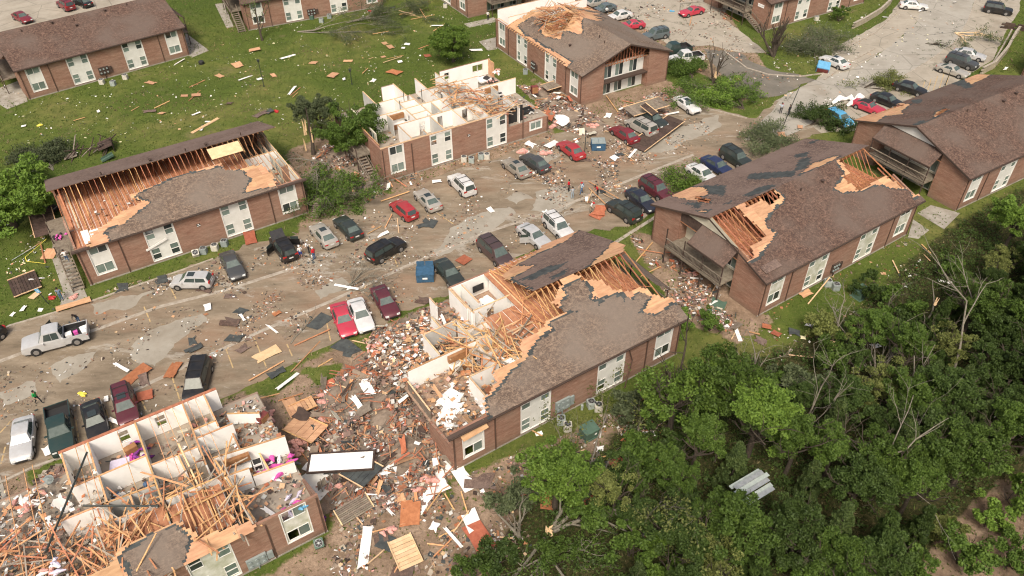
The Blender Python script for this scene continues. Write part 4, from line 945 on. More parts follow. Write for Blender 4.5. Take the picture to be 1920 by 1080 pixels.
mb = MB(); mb.obox((2.2, -.35, 4.9), (1.35, 0, .12), (-.1, .3, .33), (0, -.04, .03)); mb.build("sagging_eave_board", 'ply', b)
# D: top centre-left, roofless
b = start('D', -18.175, 96.02, .547, "roofless brick building at upper centre, its white rooms open under a cascade of rafters")
facade(b, sid='siding', seed=10, lowcut=20.9, broken=((0, 1), (1, 2), (1, 3), (2, 3)))
backwall(b, [(8.2, 10.5, 5.3), (18.6, L, 5.38)], inner=True)
ends(b, dict(stairs=1, top=(5.35, 5.35, 2.6, 2.6), balcony=1, rail=0, baly=(4.4, 9.4)), dict(top=(2.7, 2.7, 2.6, 2.6), up=False), 'shingle')
mb = MB(); mb.box(.1, L - .1, .25, W - .3, 2.6, 2.76); mb.build("upper_floor", 'carpet', b)
quarter(b, 0, 0, skip=()); quarter(b, 1, 0, skip=(3, 8)); quarter(b, 0, 1, skip=(5, 9, 11, 10), W_=18.3); quarter(b, 1, 1, skip=(2, 9, 11), W_=18.3)
iwall(b, .35, 1.2, .35, 9.1, m='brick', cap='lumber'); iwall(b, .4, 9.2, 14, 9.2); iwall(b, 14.07, .3, 14.07, 17.8); iwall(b, 20.6, 9.3, 27.9, 9.3); iwall(b, 14.1, 9.2, 20.5, 9.2)
mb = MB(); mb.box(20.95, 24.0, .9, 1.05, 2.78, 5.35); mb.build("dark_closet_wall", 'plastic', b); iwall(b, 20.9, 1.15, 24.05, 1.15)
mb = MB(); mb.box(0, 20.9, .0, .3, H - .08, H - .02); mb.build("top_plate", 'lumber_pale', b); plaque(b, 14.0, 3.5)
iwall(b, 27.8, 16.0, 27.8, 17.9, m='ply', cap='lumber')
# J: bottom left, roofless
b = start('J', -40.123, 23.99, .571, "roofless brick building in the bottom left corner, buried in a tangle of roof lumber")
WJ = 16.9
facade(b, sid='siding_dirty', seed=11, broken=((3, 1), (3, 0)))
mb = MB(); mb.box(.0, L, WJ - .24, WJ, 0, 2.7); hb = [(15.4, 16.3, 3.6, 5.0), (18.7, 19.6, 3.6, 5.0)]; holes_boxes(mb, 10.6, 24.6, 2.7, 5.36, hb, WJ - .24, WJ); mb.build("brick_back_wall", 'brick', b)
mb = MB(); holes_boxes(mb, 10.6, 24.6, 2.78, 5.34, hb, WJ - .31, WJ - .243); mb.build("drywall_lining", 'drywall', b)
mb = MB(); mb.box(10.6, 24.6, WJ - .3, WJ + .02, 5.365, 5.43); mb.build("top_plate", 'lumber_red', b)
for h in hb: window(b, h[0], WJ - .15, 3.6, .9, 1.4, 'h', [None, None])
_W = W; W = WJ
ends(b, dict(top=(2.7, 2.7, 2.6, 2.6), up=False), dict(top=(2.7, 5.2, 2.6, 2.6), up=False), 'shingle'); 
mb = MB(); mb.box(5.4, L - .1, .25, W - .3, 2.6, 2.76); mb.box(.1, 5.4, .25, W - .3, 2.6, 2.74); mb.build("upper_floor", 'carpet', b)
W = _W
for w_ in [(10.8, 16.6, 10.9, 12.6), (13.0, 16.6, 13.0, 12.9), (17.1, 16.6, 17.0, 4.3), (21.4, 16.6, 21.2, 8.3), (23.4, 16.7, 23.4, 12.0), (21.3, 12.8, 23.4, 12.8), (13, 12.2, 17, 12.2), (12.7, 9.0, 16.9, 8.6), (13.2, 6.9, 16.5, 6.6), (17.2, 10.9, 21.1, 10.7), (19.4, 10.9, 19.5, 8.6), (21.9, 8.7, 28.1, 7.6), (24.3, 11.6, 24.3, 8.6), (21.3, 11.7, 24.6, 11.6), (22.0, 8.4, 22.9, .5), (22.1, 6.2, 24.2, 5.9), (17.3, 6.6, 21.8, 6.4), (20.2, 6.4, 20.2, 2.2), (24.3, 5.9, 27.9, 5.4), (14.9, 8.8, 14.9, 6.8), (13.1, 12.2, 13.2, 4.2), (18.6, 6.4, 18.7, 2.6), (9.5, 9.2, 12.9, 9.0), (10.8, 12.2, 13.0, 12.2), (24.6, 14.2, 27.2, 12.6), (25.6, 8.0, 25.7, 5.8)]:
    iwall(b, *w_, cap='lumber', m='drywall' if R.random() < .75 else 'drywall_grey', top=5.36 if w_[0] < 24 else 4.2)
rJ = Cov(0, [(1, [(13.2, 2.4), (13.6, .4), (12.8, -1), (16.2, -1), (17.9, 1.1), (17.4, 2.6), (15.5, 2.7)])])
dJ = Cov(0, [(1, [(9.5, -1), (10.5, 2.0), (12.5, 2.2), (13.0, 2.9), (17.6, 2.9), (18.6, 1.0), (22.6, .5), (22.8, -1)])])
roof(b, 'f', rJ, dJ, 'shingle_tan', seed=21)
trusses(b, lambda x, r: dict(c=(.2, 16.5) if r.random() < .8 else None, f=(-.3, r.uniform(1.5, 5)) if x > 9 and x < 23 else None, m='lumber') if x > 5 and r.random() < .75 and x < 23 else None, 22)
ceiling(b, [(14, 17, 2, 6.4), (17.2, 21.6, 1.5, 6)], z=H - .5)
# ------------------------------------------------------------------ vehicles
KV = 1.15
SPEC = {
 'sedan': dict(l=4.85, w=1.82, h=1.45, belt=.93, prof=[(-1, .62), (-.97, .93), (-.80, 1.0), (-.55, 1.0), (.38, .95), (.72, .84), (.93, .72), (1, .52)], cab=(.36, .10, -.50, -.76), wb=.60),
 'coupe': dict(l=4.75, w=1.85, h=1.36, belt=.92, prof=[(-1, .62), (-.97, .92), (-.78, 1.0), (-.55, .98), (.34, .93), (.72, .86), (.94, .74), (1, .5)], cab=(.30, .05, -.42, -.74), wb=.60),
 'hatch': dict(l=4.35, w=1.76, h=1.52, belt=.98, prof=[(-1, .55), (-.985, .98), (-.8, 1.02), (.45, .98), (.75, .88), (.94, .72), (1, .5)], cab=(.50, .20, -.82, -.97), wb=.61),
 'suv': dict(l=4.75, w=1.88, h=1.76, belt=1.10, prof=[(-1, .6), (-.99, 1.08), (-.8, 1.12), (.42, 1.08), (.75, 1.02), (.95, .92), (1, .6)], cab=(.42, .20, -.90, -.985), wb=.58, rails=1),
 'van': dict(l=5.1, w=1.98, h=1.75, belt=1.05, prof=[(-1, .55), (-.99, 1.03), (-.8, 1.08), (.52, 1.02), (.78, .9), (.95, .76), (1, .5)], cab=(.58, .30, -.88, -.985), wb=.60, rails=1),
 'pickup': dict(l=5.8, w=2.02, h=1.90, belt=1.10, prof=[(-1, .75), (-.99, 1.12), (-.12, 1.14), (.46, 1.14), (.75, 1.08), (.96, .98), (1, .6)], cab=(.44, .28, -.20, -.255), wb=.60, bed=1),
}
_veh = {}
def lerp(pr, x):
    if x <= pr[0][0]: return pr[0][1]
    for (a, za), (b, zb) in zip(pr, pr[1:]):
        if x <= b: return za + (zb - za) * (x - a) / (b - a)
    return pr[-1][1]
def vehicle_parts(kind):
    if kind in _veh: return _veh[kind]
    s = SPEC[kind]; l, w, h, belt = s['l'] / 2 * KV, s['w'] / 2 * KV, s['h'] * KV, s['belt'] * KV
    parts = []
    mb = MB(); n = 20; zb = .24 * KV; bed = s.get('bed'); xs = [-1 + 2 * i / n for i in range(n + 1)]
    if bed: xs = sorted(set([-1, -.985, -.97] + [x for x in xs if x > -.25] + [-.26, -.27]))
    xs = sorted(set([*xs, -.985, .985, -.96, .96]))
    rows = []
    for x in xs:
        e = max(0, abs(x) - .72) / .28; wf = 1 - .13 * e ** 2 if not (bed and x < 0) else 1 - .03 * e ** 2
        zt = lerp(s['prof'], x) * KV; ww = w * wf; zbb = zb + .10 * KV * (max(0, abs(x) - .9) / .1)
        if bed and x < -.265: rows.append(None); continue
        rows.append([(x * l, sg * a * ww, z) for sg, a, z in ((-1, .90, zbb), (-1, .99, zbb + .13), (-1, 1.0, zbb + .35), (-1, .975, zt * .80), (-1, .93, zt - .03), (-1, .80, zt + .01), (0, 0, zt + .045), (1, .80, zt + .01), (1, .93, zt - .03), (1, .975, zt * .80), (1, 1.0, zbb + .35), (1, .99, zbb + .13), (1, .90, zbb))])
    rows = [r for r in rows if r]
    m = len(rows[0]); vs = [p for r in rows for p in r]; fs = []
    for i in range(len(rows) - 1):
        for k in range(m - 1): fs.append((i * m + k, (i + 1) * m + k, (i + 1) * m + k + 1, i * m + k + 1))
        fs.append((i * m + m - 1, (i + 1) * m + m - 1, (i + 1) * m, i * m))
    fs.append(tuple(range(m))); fs.append(tuple((len(rows) - 1) * m + k for k in reversed(range(m))))
    mb.add(vs, [tuple(reversed(f)) for f in fs])
    # cabin shell
    ca, cb_, cc, cd = [c * l for c in s['cab']]; wbt = w * .915; wtp = w * .70; zt0 = belt + .02
    zr_ = h - .03
    zf = lerp(s['prof'], s['cab'][0]) * KV; zk = lerp(s['prof'], s['cab'][3]) * KV
    base = [(ca, -wbt * .93, zf - .02), (cb_ - .25 * KV, -wbt, zt0 - .02), ((cb_ + cc) / 2, -wbt, zt0 - .02), (cc + .1, -wbt, zt0 - .02), (cd, -wbt * .88, zk - .02)]
    topp = [(cb_, -wtp * .92, zr_ - .03), (cb_ - .3 * KV, -wtp, zr_ + .0), ((cb_ + cc) / 2, -wtp, zr_ + .01), (cc + .25, -wtp, zr_ - .0), (cc, -wtp * .92, zr_ - .04)]
    cv = base + topp + [(x, -y, z) for x, y, z in base] + [(x, -y, z) for x, y, z in topp] + [(x, 0, z + (.055 if 0 < i < 4 else .012)) for i, (x, y, z) in enumerate(topp)]
    cf = []
    for i in range(4):
        cf.append((i, i + 5, i + 6, i + 1)); cf.append((10 + i, 11 + i, 16 + i, 15 + i))
        cf.append((5 + i, 20 + i, 21 + i, 6 + i)); cf.append((20 + i, 15 + i, 16 + i, 21 + i))
    cf.append((0, 10, 15, 20, 5)); cf.append((4, 9, 24, 19, 14))
    mb.add(cv, cf)
    if bed:
        x0, x1 = -l * .985, -l * .265; zt = 1.12 * KV; t = .09
        for sg in (-1, 1):
            mb.box(x0, x1, min(sg * w, sg * (w - t)), max(sg * w, sg * (w - t)), .50, zt)
        mb.box(x0, x0 + t, -w + t, w - t, .5, zt - .02); mb.box(x0, x1, -w + t, w - t, .5, .74); mb.box(x1 - .05, x1, -w + t, w - t, .7, zt + .02)
    parts.append(("body", mb.mesh("body", 'white', 32), None))
    if bed:
        q = MB(); q.box(-l * .98 + .09, -l * .27, -w + .1, w - .1, .745, .76); q.box(-l * .98 + .09, -l * .98 + .11, -w + .1, w - .1, .76, 1.2); q.box(-l * .29, -l * .28, -w + .1, w - .1, .76, 1.24)
        for sg in (-1, 1): q.box(-l * .98 + .09, -l * .27, min(sg * (w - .1), sg * (w - .12)), max(sg * (w - .1), sg * (w - .12)), .76, 1.26)
        parts.append(("bed_liner", q.mesh("bed_liner", 'plastic'), None))
    def glass(name, q, m_='glass_car', inset=.1):
        q = [Vector(p) for p in q]; c = sum(q, Vector()) / len(q); q = [p + (c - p) * inset for p in q]
        nrm = (q[1] - q[0]).cross(q[2] - q[0]).normalized()
        if nrm.dot(c - Vector((0, 0, h * .4))) < 0: q.reverse(); nrm = -nrm
        k = len(q); g = MB(); vs = [p - nrm * .03 for p in q] + [p + nrm * .034 for p in q]
        g.add(vs, [tuple(range(k, 2 * k))] + [(i, (i + 1) % k, k + (i + 1) % k, k + i) for i in range(k)])
        parts.append((name, g.mesh(name, m_), None))
    B_, T_ = base, topp; mir = lambda p: (p[0], -p[1], p[2])
    glass("windscreen", [B_[0], mir(B_[0]), mir(T_[0]), T_[0]], 'glass_wind', .09)
    glass("rear_window", [mir(B_[4]), B_[4], T_[4], mir(T_[4])], 'glass_wind' if kind in ('sedan', 'coupe') else 'glass_car', .13)
    zlo = .10
    def up(b, t, f): return tuple(b[i] + (t[i] - b[i]) * f for i in range(3))
    def along(p, q, f): return tuple(p[i] + (q[i] - p[i]) * f for i in range(3))
    for sgn in (1, -1):
        fx = (lambda p: p) if sgn == 1 else mir
        q1 = [up(B_[1], T_[1], zlo), up(B_[2], T_[2], zlo), up(B_[2], T_[2], .93), up(B_[1], T_[1], .93)]
        fr = up(along(B_[0], B_[1], .55), along(T_[0], T_[1], .4), zlo + .04)
        q1 = [fr, up(B_[2], T_[2], zlo), up(B_[2], T_[2], .93), up(along(T_[0], T_[1], .5), B_[1], .09)]
        glass("side_window", [fx(p) for p in q1], 'glass_car', .07)
        if kind != 'pickup' or True:
            q2 = [up(B_[2], T_[2], zlo), up(along(B_[3], B_[4], .35 if kind not in ('pickup',) else .1), T_[3], zlo), up(B_[3], along(T_[3], T_[4], .4), .90), up(B_[2], T_[2], .93)]
            glass("side_window", [fx(p) for p in q2], 'glass_car', .07)
    wr = (.335 if kind not in ('suv', 'pickup') else .39) * KV; wbs = s['wb'] * l
    tw = MB(); tw.tube([(0, -.11 * KV, 0), (0, -.09 * KV, 0), (0, .09 * KV, 0), (0, .11 * KV, 0)], [wr * .92, wr, wr, wr * .92], 16)
    tm = tw.mesh("wheel", 'tyre', 40); rm = MB()
    rm.tube([(0, .10 * KV, 0), (0, .125 * KV, 0)], [wr * .62, wr * .60], 14); rmm = rm.mesh("rim", 'rim')
    ar = MB(); ar.tube([(0, -.02, 0), (0, .015, 0)], wr * 1.17, 18); am = ar.mesh("wheel_arch", 'plastic')
    lights = []
    hx = l * .965; zz = lerp(s['prof'], .93) * KV * .86
    for sg in (-1, 1):
        q = MB(); q.obox((hx * .985, sg * w * .66, zz), (.09 * KV, -sg * .05, 0), (0, w * .17, 0), (-.02, 0, .065 * KV)); parts.append(("headlight", q.mesh("headlight", 'lamp_clear'), None))
        q = MB(); zq = (.82 if kind in ('sedan', 'coupe') else .98) * KV; th_ = .065 if kind in ('sedan', 'coupe', 'pickup') else .13
        q.obox((-l * .965, sg * w * (.70 if not bed else .93), zq), (.06 * KV, 0, 0), (0, w * (.20 if not bed else .07), 0), (0, 0, th_ * KV)); parts.append(("tail_light", q.mesh("tail_light", 'lamp_red'), None))
        q = MB(); q.obox((ca - .38 * KV, sg * w * 1.05, belt + .04), (.07, 0, 0), (0, .11, 0), (0, 0, .07)); parts.append(("door_mirror", q.mesh("door_mirror", 'plastic'), None))
    q = MB(); q.obox((l * .985, 0, .42 * KV), (.05, 0, 0), (0, w * .55, 0), (0, 0, .10)); parts.append(("grille", q.mesh("grille", 'plastic'), None))
    q = MB(); q.obox((-l * 1.0, 0, .74 * KV if kind != 'pickup' else .62 * KV), (.02, 0, 0), (0, .26, 0), (0, 0, .08)); parts.append(("number_plate", q.mesh("number_plate", 'plate'), None))
    q = MB(); q.box(-l * .93, l * .93, -w * .9, w * .9, .2 * KV, .32 * KV); parts.append(("underbody", q.mesh("underbody", 'plastic'), None))
    if s.get('rails'):
        for sg in (-1, 1):
            q = MB(); q.beam((cb_ - .3, sg * wtp * .96, h + .05), (cc + .3, sg * wtp * .96, h + .05), .05, .05); parts.append(("roof_rail", q.mesh("roof_rail", 'plastic'), None))
        for f in (.3, .7):
            q = MB(); x = cb_ + (cc - cb_) * f; q.beam((x, -wtp * .93, h + .075), (x, wtp * .93, h + .075), .07, .03); parts.append(("roof_rail", q.mesh("roof_rail", 'plastic'), None))
    _veh[kind] = (parts, tm, rmm, am, wr, wbs, w, l, h, (ca, cb_, cc, cd), wtp, belt)
    return _veh[kind]
_paint = {}
def paint(name, col, metal=.35, rough=.35):
    if name not in _paint: _paint[name] = mat("car_paint_" + name, col, rough, col2=tuple(c * .78 + d * .22 * (.35 if sum(col) < .3 else .8) for c, d in zip(col, (.30, .24, .18))), scale=1.6, metal=metal * .6, spec=.5, coat=.35)
    return _paint[name]
PC = dict(silver=(.52, .53, .53), white=(.72, .72, .70), tan=(.30, .275, .235), champagne=(.42, .40, .355), red=(.42, .022, .035), darkred=(.22, .022, .035), maroon=(.115, .022, .034), black=(.014, .015, .016), dgrey=(.065, .07, .072), grey=(.15, .15, .145), dgreen=(.03, .042, .038), navy=(.018, .024, .042), teal=(.015, .075, .075), blue=(.02, .035, .10), lblue=(.09, .40, .66), steel=(.10, .14, .155), brown=(.085, .055, .055), hunter=(.02, .05, .045), crimson=(.55, .035, .075))
def vehicle(kind, front, rear, col, label, sunroof=False, z=.85, wheels=True, opens=(), soft=False, tilt=None, group="vehicles caught in the storm damaged parking areas", name=None, cat=None, off=(0, 0)):
    parts, tm, rmm, am, wr, wbs, w, l, h, cabx, wtp, belt = vehicle_parts(kind)
    A = at(front[0], front[1], z); B = at(rear[0], rear[1], z); c = (A + B) / 2; d = A - B
    a = math.atan2(d.y, d.x)
    nm = name or {'sedan': 'parked_car', 'coupe': 'parked_car', 'hatch': 'parked_car', 'suv': 'sport_utility_vehicle', 'van': 'minivan', 'pickup': 'pickup_truck'}[kind]
    e = empty(nm, (c.x + off[0], c.y + off[1], 0.015), a, label, cat or {'suv': 'SUV', 'van': 'minivan', 'pickup': 'pickup truck'}.get(kind, 'car'), group)
    if tilt: e.rotation_euler = (tilt[0], tilt[1], a)
    pm = paint(col, PC[col])
    for n_, me, _ in parts:
        o = link(n_, me, e)
        if n_ in ('body', 'door_mirror'): o.material_slots[0].link = 'OBJECT'; o.material_slots[0].material = pm
    for sx in (-1, 1):
        for sy in (-1, 1):
            o = link("wheel", tm, e, (sx * wbs, sy * (w - .11), wr), (0, 0, 0 if sy > 0 else math.pi)); link("rim", rmm, o)
            link("wheel_arch", am, e, (sx * wbs, sy * (w * .99), wr * 1.03), (0, 0, 0 if sy > 0 else math.pi))
    if sunroof:
        q = MB(); x = (cabx[1] * .75 + cabx[2] * .25); q.box(x - .42, x + .42, -wtp * .55, wtp * .55, h + .01, h + .04); q.build("sunroof", 'glass_dark', e)
    if soft:
        q = MB(); q.add([(cabx[1] - .05, -wtp * .97, h - .045), (cabx[2], -wtp * .97, h - .06), (cabx[2], wtp * .97, h - .06), (cabx[1] - .05, wtp * .97, h - .045), (cabx[1] - .05, -wtp * .8, h + .05), (cabx[2], -wtp * .8, h + .05), (cabx[2], wtp * .8, h + .05), (cabx[1] - .05, wtp * .8, h + .05), (cabx[3] - .02, -w * .78, belt + .05), (cabx[3] - .02, w * .78, belt + .05)],
              [(4, 5, 6, 7), (0, 1, 5, 4), (2, 3, 7, 6), (3, 0, 4, 7), (5, 8, 9, 6), (1, 8, 5), (6, 9, 2)]); q.build("soft_top", 'plastic', e)
    for op in opens:
        if op in ('l', 'r', 'lr'):
            sg = 1 if op[0] == 'l' else -1; x0 = (cabx[0] + cabx[1]) / 2 - .25; hl = 1.1 * KV; ang = math.radians(58)
            q = MB(); dx, dy = -math.cos(ang) * hl, sg * math.sin(ang) * hl
            q.obox((x0 + dx / 2, sg * w + dy / 2, .72 * KV), (dx / 2, dy / 2, 0), (.03, .03, 0), (0, 0, .38 * KV)); o = q.build("open_door", [pm], e)
            q = MB(); q.obox((x0 + dx * .55, sg * w + dy * .55, 1.28 * KV), (dx * .38, dy * .38, 0), (.015, .015, 0), (0, 0, .19 * KV)); q.build("door_window", 'glass_car', o)
        if op == 'hood':
            q = MB(); q.obox((l * .55, 0, belt + .55), (.45, 0, .55), (0, w * .8, 0), (-.02, 0, .02)); q.build("raised_bonnet", [pm], e)
    return e
V = vehicle
pk1 = V('pickup', (44, 652), (166, 621), 'silver', "silver crew cab pickup in the lot with one door open and belongings in its bed", opens=('r',), z=.7); pk1.scale = (1.03, 1.05, 1.12)
V('hatch', (329, 527), (391, 527), 'silver', "small silver hatchback with black sunroof parked askew by the open roof building's kerb", sunroof=True, z=.7)
V('sedan', (447, 518), (424, 474), 'dgrey', "dark grey sedan with bare engine bay, nose down in front of the open roof building")
V('suv', (514, 440), (549, 487), 'black', "black SUV with open doors and raised bonnet beside three people", opens=('l', 'r', 'hood'))
V('sedan', (590, 420), (623, 458), 'champagne', "pale silver sedan with sunroof beside the car under the fallen tree", sunroof=True)
V('sedan', (636, 408), (668, 441), 'dgreen', "grey green sedan half covered by the fallen tree's branches")
V('hatch', (744, 381), (769, 402), 'red', "red hatchback at the edge of the fallen tree with planks behind it")
V('coupe', (787, 358), (816, 388), 'champagne', "silver tan coupe with sunroof between red hatchback and white crossover", sunroof=True)
V('suv', (851, 331), (880, 359), 'white', "white crossover parked alone in front of the roofless white roomed building")
V('sedan', (951, 300), (983, 325), 'tan', "tan grey sedan with sunroof below the air conditioners of the roofless building", sunroof=True)
V('sedan', (987, 292), (1019, 314), 'dgrey', "dark grey sedan parked right beside the tan grey sedan")
V('sedan', (1054, 266), (1087, 292), 'red', "bright red sedan beside a lamp post and the blue dumpster")
V('sedan', (1153, 238), (1189, 262), 'darkred', "dark red sedan between the blue dumpster and the tan minivan")
V('van', (1183, 225), (1222, 247), 'champagne', "tan minivan half under brown roof panels")
V('sedan', (1240, 231), (1210, 214), 'dgreen', "dark green car buried under fallen wooden wall panels")
V('coupe', (1311, 210), (1266, 180), 'white', "white muscle coupe with sunroof beside the uprooted trees", sunroof=True)
V('sedan', (1228, 393), (1180, 355), 'navy', "dark navy sedan between the maroon SUV and the dark green crossover")
V('suv', (1255, 371), (1206, 338), 'maroon', "maroon SUV in the row right of the walking group")
V('suv', (1147, 379), (1193, 409), 'dgreen', "dark green crossover parked nose out by the grass patch")
V('sedan', (1021, 456), (983, 427), 'silver', "silver sedan with an open door just behind the half roofless building", opens=('r',))
V('suv', (1062, 440), (1032, 411), 'white', "white SUV just behind the half roofless building, next to the silver sedan")
V('van', (944, 486), (912, 456), 'brown', "dark brown minivan near the blue dumpster and the half roofless building")
V('sedan', (1336, 337), (1300, 314), 'white', "white sedan behind the large brown roofed building, leftmost of three")
V('sedan', (1364, 321), (1327, 299), 'blue', "dark blue car behind the large brown roofed building, middle of three")
V('suv', (1399, 307), (1362, 284), 'dgreen', "dark green SUV behind the large brown roofed building, rightmost of three")
V('sedan', (1093, 8), (1130, 1), 'champagne', "light silver car cut by the top edge, first of the row behind the gabled building")
V('sedan', (1112, 20), (1152, 10), 'steel', "blue grey sedan second in the row behind the gabled building")
V('sedan', (1144, 32), (1178, 25), 'white', "white sedan third in the row behind the gabled building")
V('coupe', (1170, 47), (1197, 44), 'crimson', "small red car with yellow bags on it, fourth in the row behind the gabled building")
V('suv', (1212, 68), (1246, 61), 'steel', "blue grey SUV at the corner of the gabled building")
V('pickup', (1240, 97), (1288, 88), 'hunter', "dark green pickup behind the gabled building's corner, partly hidden")
V('pickup', (1260, 112), (1312, 104), 'white', "white crew cab pickup half buried in tree branches")
V('coupe', (1275, 25), (1319, 15), 'crimson', "bright red coupe alone on the dusty drive below the top right building")
V('sedan', (1738, 11), (1690, 7), 'white', "white sedan at the top edge on the pale road")
V('suv', (1897, 21), (1847, 13), 'black', "black SUV in the top right corner")
V('sedan', (1849, 107), (1789, 95), 'silver', "silver sedan, farthest of the three parked by the curved wall")
V('suv', (1832, 124), (1778, 107), 'dgrey', "charcoal crossover, middle of the three parked by the curved wall")
V('coupe', (1815, 140), (1760, 122), 'champagne', "white coupe, nearest of the three parked by the curved wall")
V('sedan', (1735, 172), (1680, 156), 'black', "black sedan beside the yellow hatched bay")
V('coupe', (1656, 209), (1604, 189), 'crimson', "red convertible with a black soft top behind the far right brown roof", soft=True)
V('sedan', (1688, 196), (1643, 178), 'black', "black sedan with branches on its roof, right of the red convertible")
V('hatch', (1598, 234), (1552, 207), 'lblue', "bright blue retro hatchback in the fallen branches")
V('sedan', (1546, 106), (1584, 122), 'white', "white sedan beside the tipped dumpster and the brush pile", sunroof=True)
V('sedan', (56, 39), (26, 24), 'darkred', "dark red car on the access road at the far left")
V('suv', (112, 2), (134, 15), 'darkred', "dark red SUV at the top edge behind the intact building")
V('sedan', (142, -3), (167, 8), 'black', "black car cut by the top edge next to the dark red SUV")
V('sedan', (655, 626), (633, 570), 'crimson', "red sedan, leftmost of the three parked together in mid lot")
V('sedan', (689, 618), (664, 561), 'white', "white sedan with leaves on its rear glass, middle of the three in mid lot")
V('sedan', (736, 589), (708, 540), 'maroon', "maroon sedan, rightmost of the three parked together in mid lot")
V('sedan', (861, 533), (824, 489), 'dgreen', "dark green grey sedan against the open blue dumpster")
V('suv', (748, 453), (698, 482), 'black', "black SUV standing askew in the middle of the lot")
V('van', (361, 744), (378, 680), 'black', "black minivan facing the roofless corner building")
V('suv', (244, 795), (226, 726), 'maroon', "maroon crossover with glass roof behind the roofless corner building", sunroof=True)
V('sedan', (187, 822), (169, 754), 'black', "black convertible like car between the maroon crossover and the green pickup", sunroof=True)
V('pickup', (119, 850), (106, 758), 'hunter', "dark green pickup with an empty black bed in the bottom left row", z=.9)
V('sedan', (38, 868), (47, 779), 'silver', "silver white sedan, leftmost car of the bottom left row", z=.75)
V('hatch', (-46, 652), (-18, 628), 'black', "dark car cut by the left edge of the photo")
# ------------------------------------------------------------------ people
KP = 1.12
def skin_mesh(edges_pts, bones):
    names = list(edges_pts); idx = {n: i for i, n in enumerate(names)}
    me = bpy.data.meshes.new("tmp"); me.from_pydata([edges_pts[n][0] for n in names], [(idx[a], idx[b]) for a, b in bones], [])
    ob = bpy.data.objects.new("tmp_body", me); COL.objects.link(ob)
    md = ob.modifiers.new("s", 'SKIN'); md.use_smooth_shade = True
    for i, n in enumerate(names):
        r = edges_pts[n][1]; me.skin_vertices[0].data[i].radius = (r, r) if not isinstance(r, tuple) else r
    me.skin_vertices[0].data[idx['pelvis']].use_root = True
    sb = ob.modifiers.new("u", 'SUBSURF'); sb.levels = 1
    dg = bpy.context.evaluated_depsgraph_get(); out = bpy.data.meshes.new_from_object(ob.evaluated_get(dg))
    bpy.data.objects.remove(ob, do_unlink=True); return out
def pose(kind):
    # joints: name -> ((x forward, y left, z), radius)
    P = dict(pelvis=((0, 0, .96), (.15, .11)), belly=((0, 0, 1.1), (.14, .10)), chest=((.0, 0, 1.32), (.17, .11)), neck=((.02, 0, 1.48), .055), head=((.04, 0, 1.60), .09), crown=((.04, 0, 1.70), .085))
    for s, k in ((1, 'l'), (-1, 'r')):
        P['hip' + k] = ((0, s * .10, .90), .095); P['knee' + k] = ((.02, s * .11, .50), .062); P['ank' + k] = ((0, s * .11, .09), .045); P['toe' + k] = ((.17, s * .12, .05), .04)
        P['sh' + k] = ((0, s * .19, 1.41), .062); P['elb' + k] = ((-.02, s * .27, 1.14), .045); P['wr' + k] = ((.06, s * .28, .90), .032); P['palm' + k] = ((.09, s * .28, .82), .036)
    def mv(n, x, y, z): P[n] = ((x, y, z), P[n][1])
    if kind == 'walk':
        mv('kneel', .22, .10, .54); mv('ankl', .30, .10, .12); mv('toel', .46, .11, .10); mv('kneer', -.05, -.10, .50); mv('ankr', -.32, -.10, .16); mv('toer', -.18, -.11, .06)
        mv('elbl', -.12, .27, 1.16); mv('wrl', -.12, .28, .92); mv('palml', -.10, .28, .84); mv('elbr', .10, -.27, 1.15); mv('wrr', .26, -.25, .98); mv('palmr', .32, -.24, .93)
    if kind == 'bend':
        mv('chest', .20, 0, 1.27); mv('neck', .30, 0, 1.40); mv('head', .38, 0, 1.49); mv('crown', .43, 0, 1.57); mv('belly', .08, 0, 1.1)
        for s, k in ((1, 'l'), (-1, 'r')): mv('sh' + k, .22, s * .19, 1.34); mv('elb' + k, .34, s * .25, 1.10); mv('wr' + k, .50, s * .17, .98); mv('palm' + k, .57, s * .15, .95)
    if kind == 'crouch':
        mv('pelvis', 0, 0, .42); mv('belly', .08, 0, .56); mv('chest', .20, 0, .76); mv('neck', .28, 0, .90); mv('head', .32, 0, 1.0); mv('crown', .34, 0, 1.09)
        for s, k in ((1, 'l'), (-1, 'r')):
            mv('hip' + k, .02, s * .1, .38); mv('knee' + k, .38, s * .16, .48); mv('ank' + k, .14, s * .13, .09); mv('toe' + k, .31, s * .14, .05)
            mv('sh' + k, .2, s * .19, .84); mv('elb' + k, .36, s * .24, .64); mv('wr' + k, .52, s * .16, .50); mv('palm' + k, .58, s * .15, .44)
    if kind == 'climb':
        mv('kneel', .28, .10, .66); mv('ankl', .20, .10, .30); mv('toel', .37, .11, .27); mv('kneer', 0, -.10, .50)
        for s, k in ((1, 'l'), (-1, 'r')): mv('elb' + k, .12, s * .32, 1.16); mv('wr' + k, .34, s * .36, 1.08); mv('palm' + k, .41, s * .36, 1.08)
    if kind == 'hold':
        for s, k in ((1, 'l'), (-1, 'r')): mv('elb' + k, .08, s * .29, 1.16); mv('wr' + k, .32, s * .15, 1.20); mv('palm' + k, .39, s * .12, 1.22)
    return P
BON = [('pelvis', 'belly'), ('belly', 'chest'), ('chest', 'neck'), ('neck', 'head'), ('head', 'crown')] + [(a + k, b + k) if a not in ('pelvis', 'chest') else (a, b + k) for k in 'lr' for a, b in (('pelvis', 'hip'), ('hip', 'knee'), ('knee', 'ank'), ('ank', 'toe'), ('chest', 'sh'), ('sh', 'elb'), ('elb', 'wr'), ('wr', 'palm'))]
_pp = {}
